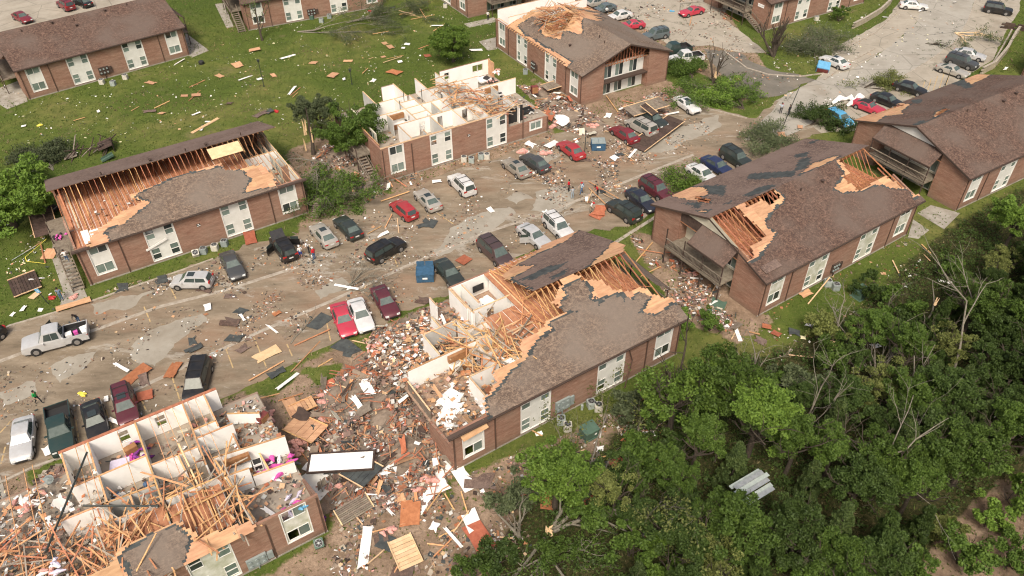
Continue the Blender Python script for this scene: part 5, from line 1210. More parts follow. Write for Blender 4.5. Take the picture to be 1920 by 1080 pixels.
def person_mesh(kind, shorts=False, sleeves=False):
    key = (kind, shorts, sleeves)
    if key in _pp: return _pp[key]
    P = pose(kind); me = skin_mesh(P, BON)
    segs = []
    for a, b in BON:
        n = b[:-1] if b[-1] in 'lr' and b not in ('pelvis',) else b
        if b in ('belly', 'chest'): m = 1
        elif b in ('neck',): m = 1
        elif b in ('head', 'crown'): m = 0
        elif n == 'hip' or n == 'knee': m = 2
        elif n == 'ank': m = 0 if shorts else 2
        elif n == 'toe': m = 3
        elif n in ('sh', 'elb'): m = 1
        elif n == 'wr': m = 1 if sleeves else 0
        else: m = 0
        segs.append((Vector(P[a][0]), Vector(P[b][0]), m))
    v = [Vector(x.co) for x in me.vertices]; mi = []
    for f in me.polygons:
        c = sum((v[i] for i in f.vertices), Vector()) / len(f.vertices); best = 1e9; bm_ = 1
        for a, b, m in segs:
            d = b - a; t = max(0, min(1, (c - a).dot(d) / d.length_squared)); q = (a + d * t - c).length
            if q < best: best = q; bm_ = m
        mi.append(bm_)
    me.materials.clear()
    for m in ('skin', 'white', 'denim', 'plastic'): me.materials.append(MT[m])
    me.polygons.foreach_set("material_index", mi); me.name = "person_body"
    # five fingers on each hand, nose and ears, joined into the same figure
    mb = MB()
    for s, k in ((1, 'l'), (-1, 'r')):
        w_, p_ = Vector(P['wr' + k][0]), Vector(P['palm' + k][0]); d = (p_ - w_).normalized(); sd = Vector((0, 1, 0)) if abs(d.y) < .8 else Vector((0, 0, 1)); sd = (sd - d * sd.dot(d)).normalized(); pn = d.cross(sd)
        for i, ln in enumerate((.07, .085, .08, .06)):
            a = p_ + sd.cross(d) * (i - 1.5) * .018 + d * .02; mb.tube([a, a + d * ln * .55, a + d * ln + sd * (-s) * .02], [.010, .009, .007], 5)
        a = p_ - d * .02; t = sd.cross(d) * -.03; mb.tube([a, a + t + d * .02, a + t * 1.3 + d * .055], [.012, .010, .008], 5)
    h = Vector(P['head'][0]); mb.obox(h + Vector((.095, 0, .01)), (.018, 0, 0), (0, .012, 0), (0, 0, .02))
    for s in (1, -1): mb.obox(h + Vector((0, s * .09, .01)), (.02, 0, 0), (0, .01, 0), (0, 0, .03))
    bm = bmesh.new(); bm.from_mesh(me); m2 = mb.mesh("t", 'skin'); bm.from_mesh(m2); bm.to_mesh(me); bm.free()
    _pp[key] = (me, P); return _pp[key]
CL = {}
def cloth(name, col):
    if name not in CL: CL[name] = mat("cloth_" + name, col, .9, var=.18, scale=9)
    return CL[name]
CC = dict(green=(.02, .28, .07), red=(.50, .02, .03), white=(.68, .68, .66), grey=(.34, .36, .38), black=(.02, .02, .022), navy=(.02, .035, .09), denim=(.07, .13, .24), lightblue=(.38, .46, .52), paleblue=(.30, .36, .40), khaki=(.30, .26, .19), blueshort=(.02, .06, .35), slate=(.15, .20, .28))
def person(p, face, kind, shirt, trou, label, cap=None, shorts=False, sleeves=False, z=0.0, bag=None):
    me, P = person_mesh(kind, shorts, sleeves)
    g = at(p[0], p[1], z); q = at(face[0], face[1], z); a = math.atan2(q.y - g.y, q.x - g.x)
    e = empty("person", (g.x, g.y, z + .02), a, label, "person", "people on foot among the wreckage"); e.scale = (KP,) * 3
    b = link("body", me, e)
    for i, m in ((1, cloth(shirt, CC[shirt])), (2, cloth(trou, CC[trou]))): b.material_slots[i].link = 'OBJECT'; b.material_slots[i].material = m
    h = Vector(P['head'][0]); c = Vector(P['crown'][0]); mb = MB(); u = (c - h).normalized()
    mb.tube([h + u * .03 - Vector((.02, 0, 0)), h + u * .09 - Vector((.01, 0, 0)), h + u * .15, h + u * .185], [.112, .118, .09, .03], 10)
    if cap: mb.obox(h + u * .09 + Vector((.13, 0, 0)), (.06, 0, 0), (0, .07, 0), (0, 0, .008))
    o = mb.build("cap" if cap else "hair", [cloth(cap, CC[cap])] if cap else 'hair', e, True)
    if bag:
        mb = MB(); mb.obox((-.18, 0, 1.25), (.08, 0, 0), (0, .15, 0), (0, 0, .22)); mb.build("backpack", [cloth(bag, CC[bag])], e)
    return e
person((74, 757), (110, 765), 'walk', 'green', 'black', "person in a bright green shirt and black trousers striding across the muddy lot")
person((565, 484), (556, 470), 'stand', 'white', 'blueshort', "person in white shirt, white cap and blue shorts beside the black SUV", cap='white', shorts=True)
person((580, 474), (560, 480), 'bend', 'white', 'black', "person in white and black leaning in, middle of the three by the black SUV")
person((590, 487), (575, 480), 'stand', 'red', 'denim', "person in red shirt and white cap, rightmost of the three by the black SUV", cap='white')
person((1066, 359), (1085, 365), 'stand', 'red', 'black', "person in red shirt and dark trousers, leftmost of the group in mid lot")
person((1073, 373), (1066, 360), 'hold', 'grey', 'paleblue', "person in pale grey hooded top seen from behind, nearest of the mid lot group", sleeves=True)
person((1090, 364), (1070, 372), 'walk', 'lightblue', 'denim', "person with a red cap and backpack walking in the middle of the group", cap='red', bag='slate')
person((1120, 367), (1105, 372), 'bend', 'red', 'black', "person in red shirt standing apart at the right of the group")
person((1107, 398), (1118, 404), 'bend', 'white', 'khaki', "person in white with a red cap bent over the rust coloured board", cap='red')
person((1463, 213), (1458, 222), 'hold', 'lightblue', 'black', "person in a pale top and red bag holding a camera by the leaning lamp post", bag='red')
person((1478, 217), (1464, 210), 'stand', 'black', 'black', "person dressed in black standing right behind the lamp post", sleeves=True)
g_ = BW('C', -1.3, 3.9)
pe = person((130, 500), (126, 480), 'climb', 'white', 'denim', "person in a white shirt and jeans climbing the outside stair of the open roof building", sleeves=True)
pe.location = (g_.x, g_.y, 1.62); pe.rotation_euler.z = .574 + math.pi / 2
person((117, 563), (112, 575), 'stand', 'slate', 'denim', "person in grey blue shirt and jeans at the foot of the stair walk")
person((915, 38), (915, 60), 'stand', 'white', 'black', "person in white top beside the dark balcony at the top edge")
person((1137, 30), (1130, 20), 'stand', 'white', 'black', "person in white among the cars behind the gabled building")
person((4, 945), (10, 980), 'stand', 'black', 'khaki', "person in dark clothes cut by the left edge near the corner walk", sleeves=True)
person((150, 607), (140, 620), 'bend', 'black', 'denim', "person in black leaning over the far side of the silver pickup's bed", sleeves=True)
# ------------------------------------------------------------------ trees and plants
def leaf_verts(r, c, n, rad, size, out, flat=.55, droop=0):
    for _ in range(n):
        while True:
            d = Vector((r.uniform(-1, 1), r.uniform(-1, 1), r.uniform(-1, 1)))
            if .05 < d.length < 1: break
        p = c + Vector((d.x * rad, d.y * rad, d.z * rad * .75))
        nrm = (Vector((r.gauss(0, .6), r.gauss(0, .6), r.gauss(flat, .5)))).normalized()
        a = nrm.orthogonal().normalized(); b = nrm.cross(a); t = r.uniform(0, 6.28); a, b = a * math.cos(t) + b * math.sin(t), b * math.cos(t) - a * math.sin(t)
        s = size * r.uniform(.6, 1.3); a = a * s; b = b * s * .55
        if droop: a = a + Vector((0, 0, -droop * s)); 
        o = len(out[0]); out[0].extend([tuple(p - a * .5), tuple(p + b * .5), tuple(p + a * .5), tuple(p - b * .5)]); out[1].append((o, o + 1, o + 2, o + 3))
def branch(mb, r, p, d, ln, rad, depth, m=0, spread=.6, up=.15, tips=None, n=6):
    pts = [p]; rr = [rad]; k = 4
    for i in range(k):
        d = (d + Vector((r.gauss(0, .14), r.gauss(0, .14), r.gauss(0, .1) + up * .3))).normalized(); p = p + d * ln / k; pts.append(p); rr.append(rad * (1 - .55 * (i + 1) / k))
    mb.tube(pts, rr, n, m, cap=False)
    if tips is not None and depth <= 1: tips.append(p); tips.append(pts[2])
    if depth > 0:
        for i in range(r.randint(2, 4)):
            q = pts[r.randint(1, k)]; dd = (d + Vector((r.gauss(0, spread), r.gauss(0, spread), r.gauss(up, spread * .6)))).normalized()
            branch(mb, r, q, dd, ln * r.uniform(.5, .78), rad * .5, depth - 1, m, spread, up, tips, max(3, n - 1))
_tp = {}
def tree_proto(kind, seed):
    key = (kind, seed)
    if key in _tp: return _tp[key]
    r = random.Random(seed * 31 + hash(kind) % 1 + len(kind)); mb = MB(); tips = []
    cfg = dict(round=(9, 3.6, 3.3, 105, 150, .27), tall=(11, 3.0, 4.6, 115, 150, .26), bush=(2.6, 1.5, 1.2, 30, 110, .21), cedar=(8.5, 1.9, 4.0, 110, 150, .24), sparse=(9, 3.4, 3.4, 52, 100, .27), willow=(7.0, 3.9, 3.1, 130, 150, .25))[kind]
    h, rad, rz_, nc, nl, ls = cfg
    if kind == 'bush':
        for i in range(5): branch(mb, r, Vector((r.uniform(-.2, .2), r.uniform(-.2, .2), 0)), Vector((r.gauss(0, .4), r.gauss(0, .4), 1)).normalized(), h * .5, .05, 1, tips=tips)
    elif kind == 'cedar':
        mb.tube([(0, 0, 0), (.1, 0, h * .5), (0, .1, h * .95)], [.2, .13, .03], 7)
        for i in range(14): a = i * 2.4; z = h * (.15 + .055 * i); mb.tube([(0, 0, z), (math.cos(a) * rad * (1 - z / h) * 1.0, math.sin(a) * rad * (1 - z / h), z + .2)], [.05, .015], 4)
    else:
        hh = h * .42; mb.tube([(0, 0, -.1), (.08, .05, hh * .5), (.0, .15, hh)], [.30, .24, .20], 8)
        for i in range(6): a = i * 1.05 + r.random(); branch(mb, r, Vector((0, .15, hh * (.75 + .05 * i))), Vector((math.cos(a), math.sin(a), .9)).normalized(), h * .33, .13, 2, tips=tips)
    out = ([], []); ctr = Vector((0, 0, h - rz_ if kind not in ('bush', 'cedar') else h * .52))
    # lumpy outline: a few large lobes, clumps gathered round them, holes between
    lobes = []
    for i in range(9 if kind != 'cedar' else 1):
        a = r.uniform(0, 6.28); e = r.uniform(-.5, 1); q = .58
        lobes.append((ctr + Vector((math.cos(a) * rad * q * math.cos(e), math.sin(a) * rad * q * math.cos(e), math.sin(e) * rz_ * q)), rad * r.uniform(.42, .62)))
    for i in range(nc):
        if kind == 'cedar':
            z = r.random() ** 1.2; rr_ = rad * (1 - z) ** .8 * r.uniform(.55, 1.05) + .1; a = r.uniform(0, 6.28); c = Vector((math.cos(a) * rr_, math.sin(a) * rr_, h * (.1 + .92 * z)))
            leaf_verts(r, c, nl, .42, ls, out, .3, .5); continue
        lb, lr = r.choice(lobes); d = Vector((r.gauss(0, 1), r.gauss(0, 1), r.gauss(.25, 1))).normalized()
        c = lb + Vector((d.x, d.y, d.z * .8)) * lr * r.uniform(.55, 1.12)
        leaf_verts(r, c, nl, r.uniform(.38, .75) * (.55 if kind == 'bush' else 1), ls, out, .55, .6 if kind == 'willow' else 0)
    tm = mb.mesh("trunk", 'bark', True)
    cm = bpy.data.meshes.new("crown"); cm.from_pydata(out[0], [], out[1]); cm.materials.append(MT['leaf']); cm.update()
    _tp[key] = (tm, cm, h); return _tp[key]
def tree(kind, seed, xy, scale, leaf, label, group, name="tree", rz=None, tilt=None, cat="tree", sz=1.0):
    tm, cm, h = tree_proto(kind, seed)
    e = empty(name, (xy[0], xy[1], 0), R.uniform(0, 6.28) if rz is None else rz, label, cat, group); e.scale = (scale, scale, scale * sz)
    if tilt: e.rotation_euler = (tilt[0], tilt[1], e.rotation_euler.z)
    link("trunk", tm, e); c = link("crown", cm, e); c.material_slots[0].link = 'OBJECT'; c.material_slots[0].material = MT[leaf]; return e
G1 = "standing trees round the apartment blocks"
def T(px_, py_): p = at(px_, py_); return (p.x, p.y)
tree('willow', 1, T(28, 425), 1.75, 'leaf_bright', "bright yellow green tree at the left edge beside the collapsed porch", G1, sz=.72)
tree('tall', 2, T(-30, 400), 1.3, 'leaf_bright', "second bright green tree cut by the left edge", G1)
tree('round', 3, T(60, 345), .62, 'leaf_grey', "grey green flattened tree beside the dark wooden wreck", G1, sz=.55)
tree('willow', 1, T(850, 116), 1.12, 'leaf_bright', "round leafy green tree on the lawn behind the roofless white roomed building", G1, sz=.9)
tree('willow', 2, T(668, 282), 1.35, 'leaf', "bushy green tree at the left rear corner of the roofless white roomed building", G1, sz=.8)
tree('round', 4, T(605, 262), 1.0, 'leaf_grey', "storm stripped grey green tree beside the splintered trunks", G1, sz=.85)
tree('bush', 1, T(645, 285), 1.3, 'leaf_bright', "small bright green shrub by the rubble pile", G1, name="shrub", cat="shrub")
tree('bush', 2, T(1570, 40), 1.15, 'leaf', "round dark green shrub against the top right building", G1, name="shrub", cat="shrub")
tree('round', 1, T(1040, 952), 1.0, 'leaf_bright', "yellow green tree standing by itself just below the half roofless building", G1, rz=1)
tree('sparse', 1, T(1255, 815), 1.15, 'leaf_bright', "bright leafy tree at the right corner of the half roofless building", G1, rz=2)
tree('round', 3, T(1340, 800), 1.12, 'leaf', "large bright green tree at the left edge of the wood", G1, rz=1)
tree('tall', 1, T(1400, 860), 1.0, 'leaf_bright', "tall bright green tree behind the large one at the wood's edge", G1, rz=3)
tree('sparse', 2, T(1150, 960), .7, 'leaf_yellow', "thin olive tree in the brush between lawn and wood", G1)
tree('round', 2, T(1620, 660), .7, 'leaf', "young green tree at the wood's edge by the green transformer box", G1, sz=.9)
tree('bush', 1, T(1625, 560), 1.3, 'leaf_dark', "dark green bush behind the large brown roofed building", G1, name="shrub", cat="shrub")
tree('round', 4, T(1880, 470), .85, 'leaf_bright', "bright green tree against the far right brown building", G1)
TP = px([(1130, 1240), (1165, 1100), (1200, 1000), (1245, 930), (1310, 870), (1400, 835), (1490, 790), (1560, 765), (1640, 740), (1690, 690), (1740, 610), (1800, 560), (1870, 520), (1960, 470), (2150, 440), (2260, 700), (2150, 1240), (1000, 1240)])
BR2 = px([(1560, 1240), (1680, 1050), (1750, 985), (1830, 920), (1900, 860), (1960, 830), (2050, 900), (1960, 1180)])
pts = []; tries = 0; r2 = random.Random(5)
xs_ = [p[0] for p in TP]; ys_ = [p[1] for p in TP]
while tries < 9000 and len(pts) < 150:
    tries += 1; q = (r2.uniform(min(xs_), max(xs_)), r2.uniform(min(ys_), max(ys_)))
    if not inpoly(*q, TP) or inpoly(*q, BR2): continue
    if all(math.hypot(q[0] - a, q[1] - b) > 3.0 for a, b in pts): pts.append(q)
def proj(x, y, z):
    v = Vector((x, y, z - CAMH)); w = v.dot(_fw); return (960 + FOC * v.dot(_rt) / w, 540 - FOC * v.dot(_up) / w)
WP = [(1130, 960, "beside the pale dead tree"), (1230, 850, "left of the big bright tree"), (1380, 1020, "below the blue grey metal sheet"), (1450, 830, "right of the big bright tree"), (1560, 950, "right of the blue grey metal sheet"), (1300, 1060, "on the bottom edge, left of centre of the wood"), (1560, 1060, "on the bottom edge near the bare bank"), (1600, 780, "below the bundle of broken stems"), (1760, 850, "above the bare bank"), (1770, 640, "around the tall bare snapped stem"), (1870, 560, "below the far right brown building"), (1900, 720, "on the right edge at mid height"), (1900, 860, "on the right edge beside the bare bank"), (1660, 700, "by the young tree at the wood's edge"), (1680, 940, "just left of the bare bank")]
def wplace(a, b_): return min(WP, key=lambda q: (q[0] - a) ** 2 + (q[1] - b_) ** 2)[2]
kinds = [('round', 'leaf', "broad mid green tree deep in the wood at lower right"), ('tall', 'leaf_dark', "tall dark green tree deep in the wood at lower right"), ('cedar', 'leaf_cedar', "dark feathery cedar in the wood at lower right"), ('round', 'leaf_dark', "dark rounded tree deep in the wood at lower right"), ('sparse', 'leaf_yellow', "thin olive green tree in the wood at lower right"), ('tall', 'leaf', "tall leafy green tree in the wood at lower right"), ('cedar', 'leaf_dark', "dark cone shaped conifer in the wood at lower right"), ('round', 'leaf_grey', "dull grey green tree in the wood at lower right")]
for i, q in enumerate(pts):
    k, lf, lb = kinds[r2.choice([0, 1, 2, 3, 1, 4, 5, 6, 2, 3, 0, 5, 0])]
    a_, b_ = proj(q[0], q[1], 5)
    if 1345 < a_ < 1475 and 865 < b_ < 985: continue
    dd = dist_poly(q[0], q[1], TP); s = r2.uniform(.62, .92) * (.8 if dd < 3 else 1.0)
    pz = proj(q[0], q[1], 5 * s)
    tree(k, r2.randint(1, 3), q, s, lf, lb.replace("in the wood at lower right", wplace(*pz)).replace("deep ", ""), "trees of the lower right wood", name="woodland_tree")
# brush at the lower right clearing and along the wood's edge
BR3 = [(1760, 1010, 'leaf_yellow'), (1800, 1060, 'leaf'), (1850, 985, 'leaf_bright'), (1890, 1060, 'leaf'), (1905, 960, 'leaf_bright'), (1700, 1075, 'leaf'), (1560, 1070, 'leaf_bright'), (1500, 1085, 'leaf'), (1205, 870, 'leaf'), (1150, 905, 'leaf_dark'), (1100, 985, 'leaf'), (930, 1075, 'leaf_dark'), (885, 1085, 'leaf'), (1040, 1060, 'leaf'), (1180, 1040, 'leaf'), (1260, 1075, 'leaf_bright'), (1555, 700, 'leaf'), (1500, 745, 'leaf_grey'), (1700, 640, 'leaf_dark'), (1770, 520, 'leaf'), (1540, 640, 'leaf_yellow'), (1460, 730, 'leaf_grey'), (1230, 800, 'leaf_dark'), (1290, 790, 'leaf'), (1185, 790, 'leaf_grey'), (1350, 760, 'leaf_bright'), (1420, 740, 'leaf'), (1130, 960, 'leaf_dark'), (1080, 930, 'leaf_grey'), (1200, 930, 'leaf'), (1270, 860, 'leaf_dark'), (960, 960, 'leaf_grey'), (1600, 690, 'leaf_dark'), (1680, 600, 'leaf'), (1330, 620, 'leaf'), (1270, 625, 'leaf_bright')]
for i, (a, b_, lf) in enumerate(BR3):
    tree('bush', 1 + i % 3, T(a, b_), r2.uniform(1.0, 1.7), lf, {'leaf': "mid green bush", 'leaf_bright': "bright green bush", 'leaf_dark': "dark green bush", 'leaf_yellow': "olive green bush", 'leaf_grey': "grey green storm beaten bush"}[lf] + " " + (wplace(a, b_) if b_ > 700 else 'on the grass between the large brown roof and the wood'), "bushes along the wood's edge", name="shrub", cat="shrub")
# ---------------- bare, broken and fallen trees
def bare_tree(name, base, dirn, ln, rad, label, depth=3, m='bark', seed=1, leaves=0, leaf='leaf', lsize=.3, spread=.6, up=.15, fork=1, split=None, lying=False, lift=(.9, .22), cat="broken tree", group="snapped and fallen trees"):
    r = random.Random(seed); mb = MB(); tips = []
    e = empty(name, (base[0], base[1], base[2] if len(base) > 2 else 0), 0, label, cat, group)
    d = Vector(dirn).normalized()
    for k in range(fork):
        dd = (d + Vector((r.gauss(0, .3), r.gauss(0, .3), 0)) * (1 if fork > 1 else 0)).normalized()
        branch(mb, r, Vector((0, 0, 0)), dd, ln, rad, depth, spread=spread, up=up, tips=tips, n=7)
    if lying:
        vs = []
        for v in mb.v:
            z = v[2]
            if z < .05: z = .05 + abs(z) * .12
            if z > lift[0]: z = lift[0] + (z - lift[0]) * lift[1]
            vs.append((v[0], v[1], z))
        mb.v = vs; tips = [Vector((t.x, t.y, max(.15, t.z if t.z < lift[0] else lift[0] + (t.z - lift[0]) * lift[1]))) for t in tips]
    mb.build("trunk", m, e, True)
    if leaves:
        out = ([], [])
        for t in tips:
            if r.random() < (.5 if lying else .9): leaf_verts(r, t, leaves, .7, lsize * .85, out)
        out2 = [(a, b_, max(.05, c)) for a, b_, c in out[0]]
        cm = bpy.data.meshes.new("crown"); cm.from_pydata(out2, [], out[1]); cm.materials.append(MT[leaf]); cm.update(); link("crown", cm, e)
    if split:
        mb = MB()
        for q, ww, hh in split:
            q = Vector(q)
            for j in range(4): mb.tube([q + Vector((r.uniform(-ww, ww), r.uniform(-ww, ww), 0)), q + Vector((r.uniform(-ww, ww), r.uniform(-ww, ww), hh * r.uniform(.6, 1)))], [ww * .7, .02], 5)
        mb.build("splintered_wood", 'split', e)
    return e
def vdir(a, b): p, q = at(*a), at(*b); return (q - p)
bare_tree("bare_tree", at(492, 76), (0, .02, 1), 5.5, .24, "thin nearly leafless tree in front of the second building at the top", 3, seed=3, leaves=5, leaf='leaf', lsize=.28, spread=.45)
bare_tree("bare_tree", at(1450, 106), (0, 0, 1), 3.6, .38, "dark bare multi stemmed tree on the grass corner below the top right building", 4, seed=4, fork=5, spread=.4, up=.35, leaves=0)
bare_tree("brush_pile", at(1545, 88), vdir((1545, 88), (1480, 100)) + Vector((0, 0, 2)), 5.0, .12, "grey brown heap of broken branches behind the tipped dumpster", 4, m='bark_grey', seed=5, fork=12, spread=.7, up=.0, lying=True, leaves=5, leaf='leaf_grey', cat="brush pile")
bare_tree("brush_pile", at(1500, 78), (1, -.1, .3), 5.0, .10, "tangle of thin grey branches beside the bare multi stemmed tree", 4, m='bark_grey', seed=6, fork=10, spread=.8, up=.02, lying=True, leaves=4, leaf='leaf_grey', cat="brush pile")
bare_tree("fallen_tree", at(558, 60), vdir((558, 60), (700, 75)) + Vector((0, 0, 1.0)), 13, .20, "pale stripped tree limb lying on the lawn below the second building at the top", 4, m='bark_grey', seed=7, fork=3, spread=.42, up=0, lying=True, leaves=14, leaf='leaf_grey', lsize=.26)
bare_tree("fallen_tree", at(648, 44), vdir((648, 44), (720, 60)) + Vector((0, 0, 1.0)), 8, .13, "second smaller downed limb with green leaves on the upper lawn", 4, m='bark_grey', seed=8, fork=2, spread=.45, up=0, lying=True, leaves=26, leaf='leaf_grey', lsize=.28)
bare_tree("snapped_tree", at(588, 290), (-.15, .05, 1), 4.2, .34, "snapped trunk with pale splintered tops between the two open buildings", 1, seed=9, spread=.25, split=[((-.7, .3, 3.2), .16, 3.2), ((.2, .3, 2.0), .14, 2.6), ((-.3, 0, 4.1), .12, 2.2), ((-1.1, .2, .6), .12, 2.4)])
bare_tree("fallen_tree", at(618, 300), vdir((618, 300), (665, 395)) + Vector((0, 0, 3.4)), 7.5, .26, "uprooted tree thrown across the gap between the two open buildings at left", 4, m='bark_grey', seed=10, fork=4, spread=.48, up=-.06, lying=True, lift=(3.0, .4), leaves=10, leaf='leaf_grey', lsize=.32)
bare_tree("fallen_tree", at(632, 340), vdir((632, 340), (690, 395)) + Vector((0, 0, 1.2)), 5, .16, "leafy crown of the uprooted tree spread in front of the red hatchback", 4, m='bark_grey', seed=11, fork=5, spread=.6, up=0, lying=True, lift=(1.8, .4), leaves=18, leaf='leaf', lsize=.34)
bare_tree("fallen_tree", at(1310, 160), vdir((1310, 160), (1380, 210)) + Vector((0, 0, 1.0)), 5.5, .2, "uprooted tree lying leafy side down beside the white coupe", 4, m='bark_grey', seed=12, fork=5, spread=.55, up=0, lying=True, leaves=20, leaf='leaf', lsize=.34)
bare_tree("fallen_tree", at(1300, 150), vdir((1300, 150), (1275, 130)) + Vector((0, 0, 1.0)), 3.4, .14, "leafy fallen limb against the white crew cab pickup", 4, m='bark', seed=13, fork=5, spread=.6, up=0, lying=True, leaves=18, leaf='leaf', lsize=.34)
bare_tree("snapped_tree", at(1337, 158), (0, 0, 1), 4.2, .2, "leaning snapped trunk with stripped upright limbs beside the dark side road", 2, seed=14, fork=3, spread=.4, up=.4, split=[((.1, 0, 1.2), .2, 1.4)])
bare_tree("fallen_tree", at(1395, 205), vdir((1395, 205), (1340, 185)) + Vector((0, 0, .5)), 4.2, .14, "green leafy limb at the edge of the road by the uprooted trees", 4, m='bark', seed=15, fork=5, spread=.6, up=0, lying=True, leaves=24, leaf='leaf_bright', lsize=.32)
bare_tree("fallen_tree", at(1520, 235), vdir((1520, 235), (1570, 225)) + Vector((0, 0, .6)), 4.0, .16, "dark leafy branches heaped around the bright blue hatchback", 4, m='bark', seed=16, fork=7, spread=.7, up=0, lying=True, leaves=20, leaf='leaf_dark', lsize=.32)
bare_tree("fallen_tree", at(1620, 165), vdir((1620, 165), (1660, 158)) + Vector((0, 0, .6)), 4, .09, "leafy limb on the back of the parked black sedan", 3, m='bark', seed=17, fork=4, spread=.6, up=0, lying=True, leaves=30, leaf='leaf_yellow', lsize=.28)
bare_tree("brush_pile", at(1270, 325), vdir((1270, 325), (1280, 345)) + Vector((0, 0, .8)), 3.6, .08, "green leafy limbs heaped on the kerb left of the three cars behind the large roof", 3, m='bark', seed=18, fork=7, spread=.7, up=0, lying=True, leaves=22, leaf='leaf_bright', lsize=.3, cat="brush pile")
bare_tree("brush_pile", at(1410, 275), vdir((1410, 275), (1440, 262)) + Vector((0, 0, .6)), 4, .08, "grey brushwood beside the dark green SUV behind the large roof", 4, m='bark_grey', seed=19, fork=6, spread=.7, up=0, lying=True, leaves=14, leaf='leaf_grey', cat="brush pile")
bare_tree("brush_pile", at(640, 545), vdir((640, 545), (720, 515)) + Vector((0, 0, .4)), 4.6, .08, "long brushwood heap across the lot above the three mid lot cars", 4, m='bark_grey', seed=20, fork=6, spread=.55, up=0, lying=True, leaves=0, leaf='leaf', cat="brush pile")
bare_tree("fallen_branch", at(545, 645), vdir((545, 645), (590, 590)) + Vector((0, 0, .1)), 4.5, .09, "bare crooked branch lying across the yellow bay lines", 1, m='bark_grey', seed=21, spread=.5, up=0, lying=True, cat="branch")
bare_tree("fallen_tree", at(1030, 1000), vdir((1030, 1000), (1120, 945)) + Vector((0, 0, 1.8)), 8, .20, "pale dead tree at the bottom edge with splintered heart and grey limbs fanning right", 4, m='bark_grey', seed=22, fork=3, spread=.4, up=.03, split=[((0, 0, .2), .35, .9)], leaves=8, leaf='leaf_yellow')
bare_tree("fallen_tree", at(1020, 1010), vdir((1020, 1010), (1010, 1080)) + Vector((0, 0, .8)), 5.5, .17, "grey limbs of the dead tree hanging down towards the bottom edge", 4, m='bark_grey', seed=23, fork=4, spread=.4, up=0, lying=True, leaves=8, leaf='leaf')
bare_tree("snapped_tree", at(975, 1010), (-.25, .35, 1), 3.0, .16, "forked grey snapped stem left of the dead tree at the bottom edge", 2, m='bark_grey', seed=24, fork=2, spread=.3, split=[((-.6, .9, 2.6), .08, .9)])
bare_tree("snapped_tree", at(1768, 720), (.15, .12, 1), 9.5, .16, "tall bare snapped stem with a pale torn top rising from the wood", 2, m='bark_grey', seed=25, spread=.5, up=-.1)
bare_tree("snapped_tree", at(1722, 640), (.04, .05, 1), 5.5, .16, "shorter snapped stem with an orange torn top at the wood's upper edge", 1, m='bark_grey', seed=26, spread=.4, split=[((.2, .25, 5.2), .14, 1.0)])
bare_tree("bare_tree", at(1250, 770), (-.05, 0, 1), 7.0, .22, "dark dead trunk with broken limbs in front of the half roofless building's right corner", 2, seed=27, spread=.5)
bare_tree("bare_tree", at(1655, 600), (.1, .1, 1), 3.0, .08, "thin leafless sapling leaning over the green transformer box", 3, m='bark_grey', seed=28, spread=.5)
bare_tree("fallen_tree", at(1640, 720), vdir((1640, 720), (1660, 640)) + Vector((0, 0, 2)), 5, .10, "bundle of broken grey stems lying at the wood's upper edge", 2, m='bark_grey', seed=29, fork=6, spread=.3, up=0)
bare_tree("fallen_branch", at(1790, 62), vdir((1790, 62), (1850, 78)) + Vector((0, 0, .2)), 5, .12, "split orange tree limb lying on the far parking bays", 3, m='split', seed=30, fork=3, spread=.3, up=0, lying=True, leaves=16, leaf='leaf_grey', cat="branch")
bare_tree("fallen_branch", at(1735, 82), vdir((1735, 82), (1760, 88)) + Vector((0, 0, .1)), 2.5, .12, "short dark branch lying across the road gutter", 2, m='bark', seed=31, fork=2, spread=.3, up=0, lying=True, leaves=8, leaf='leaf_dark', cat="branch")
bare_tree("fallen_branch", at(100, 320), vdir((100, 320), (60, 290)) + Vector((0, 0, .6)), 5, .10, "grey branches tangled beside the collapsed dark porch", 4, m='bark_grey', seed=32, fork=4, spread=.5, up=0, lying=True, leaves=34, leaf='leaf_grey', cat="branch")
for i_, (a_, b_, ln_, lb_) in enumerate([(1500, 830, 7, "grey stripped snag with short limbs right of the big bright tree"), (1690, 790, 7.5, "pale stripped snag in the middle of the wood"), (1850, 660, 7, "grey snag with broken fork near the right edge of the wood"), (1600, 930, 8, "leaning grey snag right of the metal sheet"), (1400, 740, 5.5, "thin bare sapling at the wood's upper left edge"), (1560, 640, 4, "bent bare sapling on the grass beside the wood")]):
    bare_tree("snapped_tree", at(a_, b_), (R.uniform(-.3, .3), R.uniform(-.1, .3), 1), ln_, .13, lb_, 3, m='bark_grey', seed=40 + i_, spread=.55, up=-.05)
# ---------------- ground cover
def scatter(n, x0, x1, y0, y1, ok, r):
    out = []; t = 0
    while len(out) < n and t < n * 12:
        t += 1; x, y = r.uniform(x0, x1), r.uniform(y0, y1)
        if ok(x, y): out.append((x, y))
    return out
BLD = []
for k_, e_ in BP.items():
    a_ = e_.rotation_euler.z; BLD.append([tuple(BW(k_, x, y)[:2]) for x, y in ((-1.5, -.2), (L + .8, -.2), (L + .8, W + .2), (-1.5, W + .2))])
PAVED = [LOT, ROAD, BAYL, BAYR, DRIVE, DARK, TOPL]
def vis(x, y):
    v = Vector((x, y, -CAMH)); z = v.dot(_fw)
    return z > 0 and abs(v.dot(_rt) / z) < 960 / FOC * 1.06 and abs(v.dot(_up) / z) < 540 / FOC * 1.08
def lawn_ok(x, y): return vis(x, y) and not any(inpoly(x, y, p) for p in PAVED) and not any(inpoly(x, y, p) for p in BLD)
rg = random.Random(3); mbg = ([], []); mbd = ([], [])
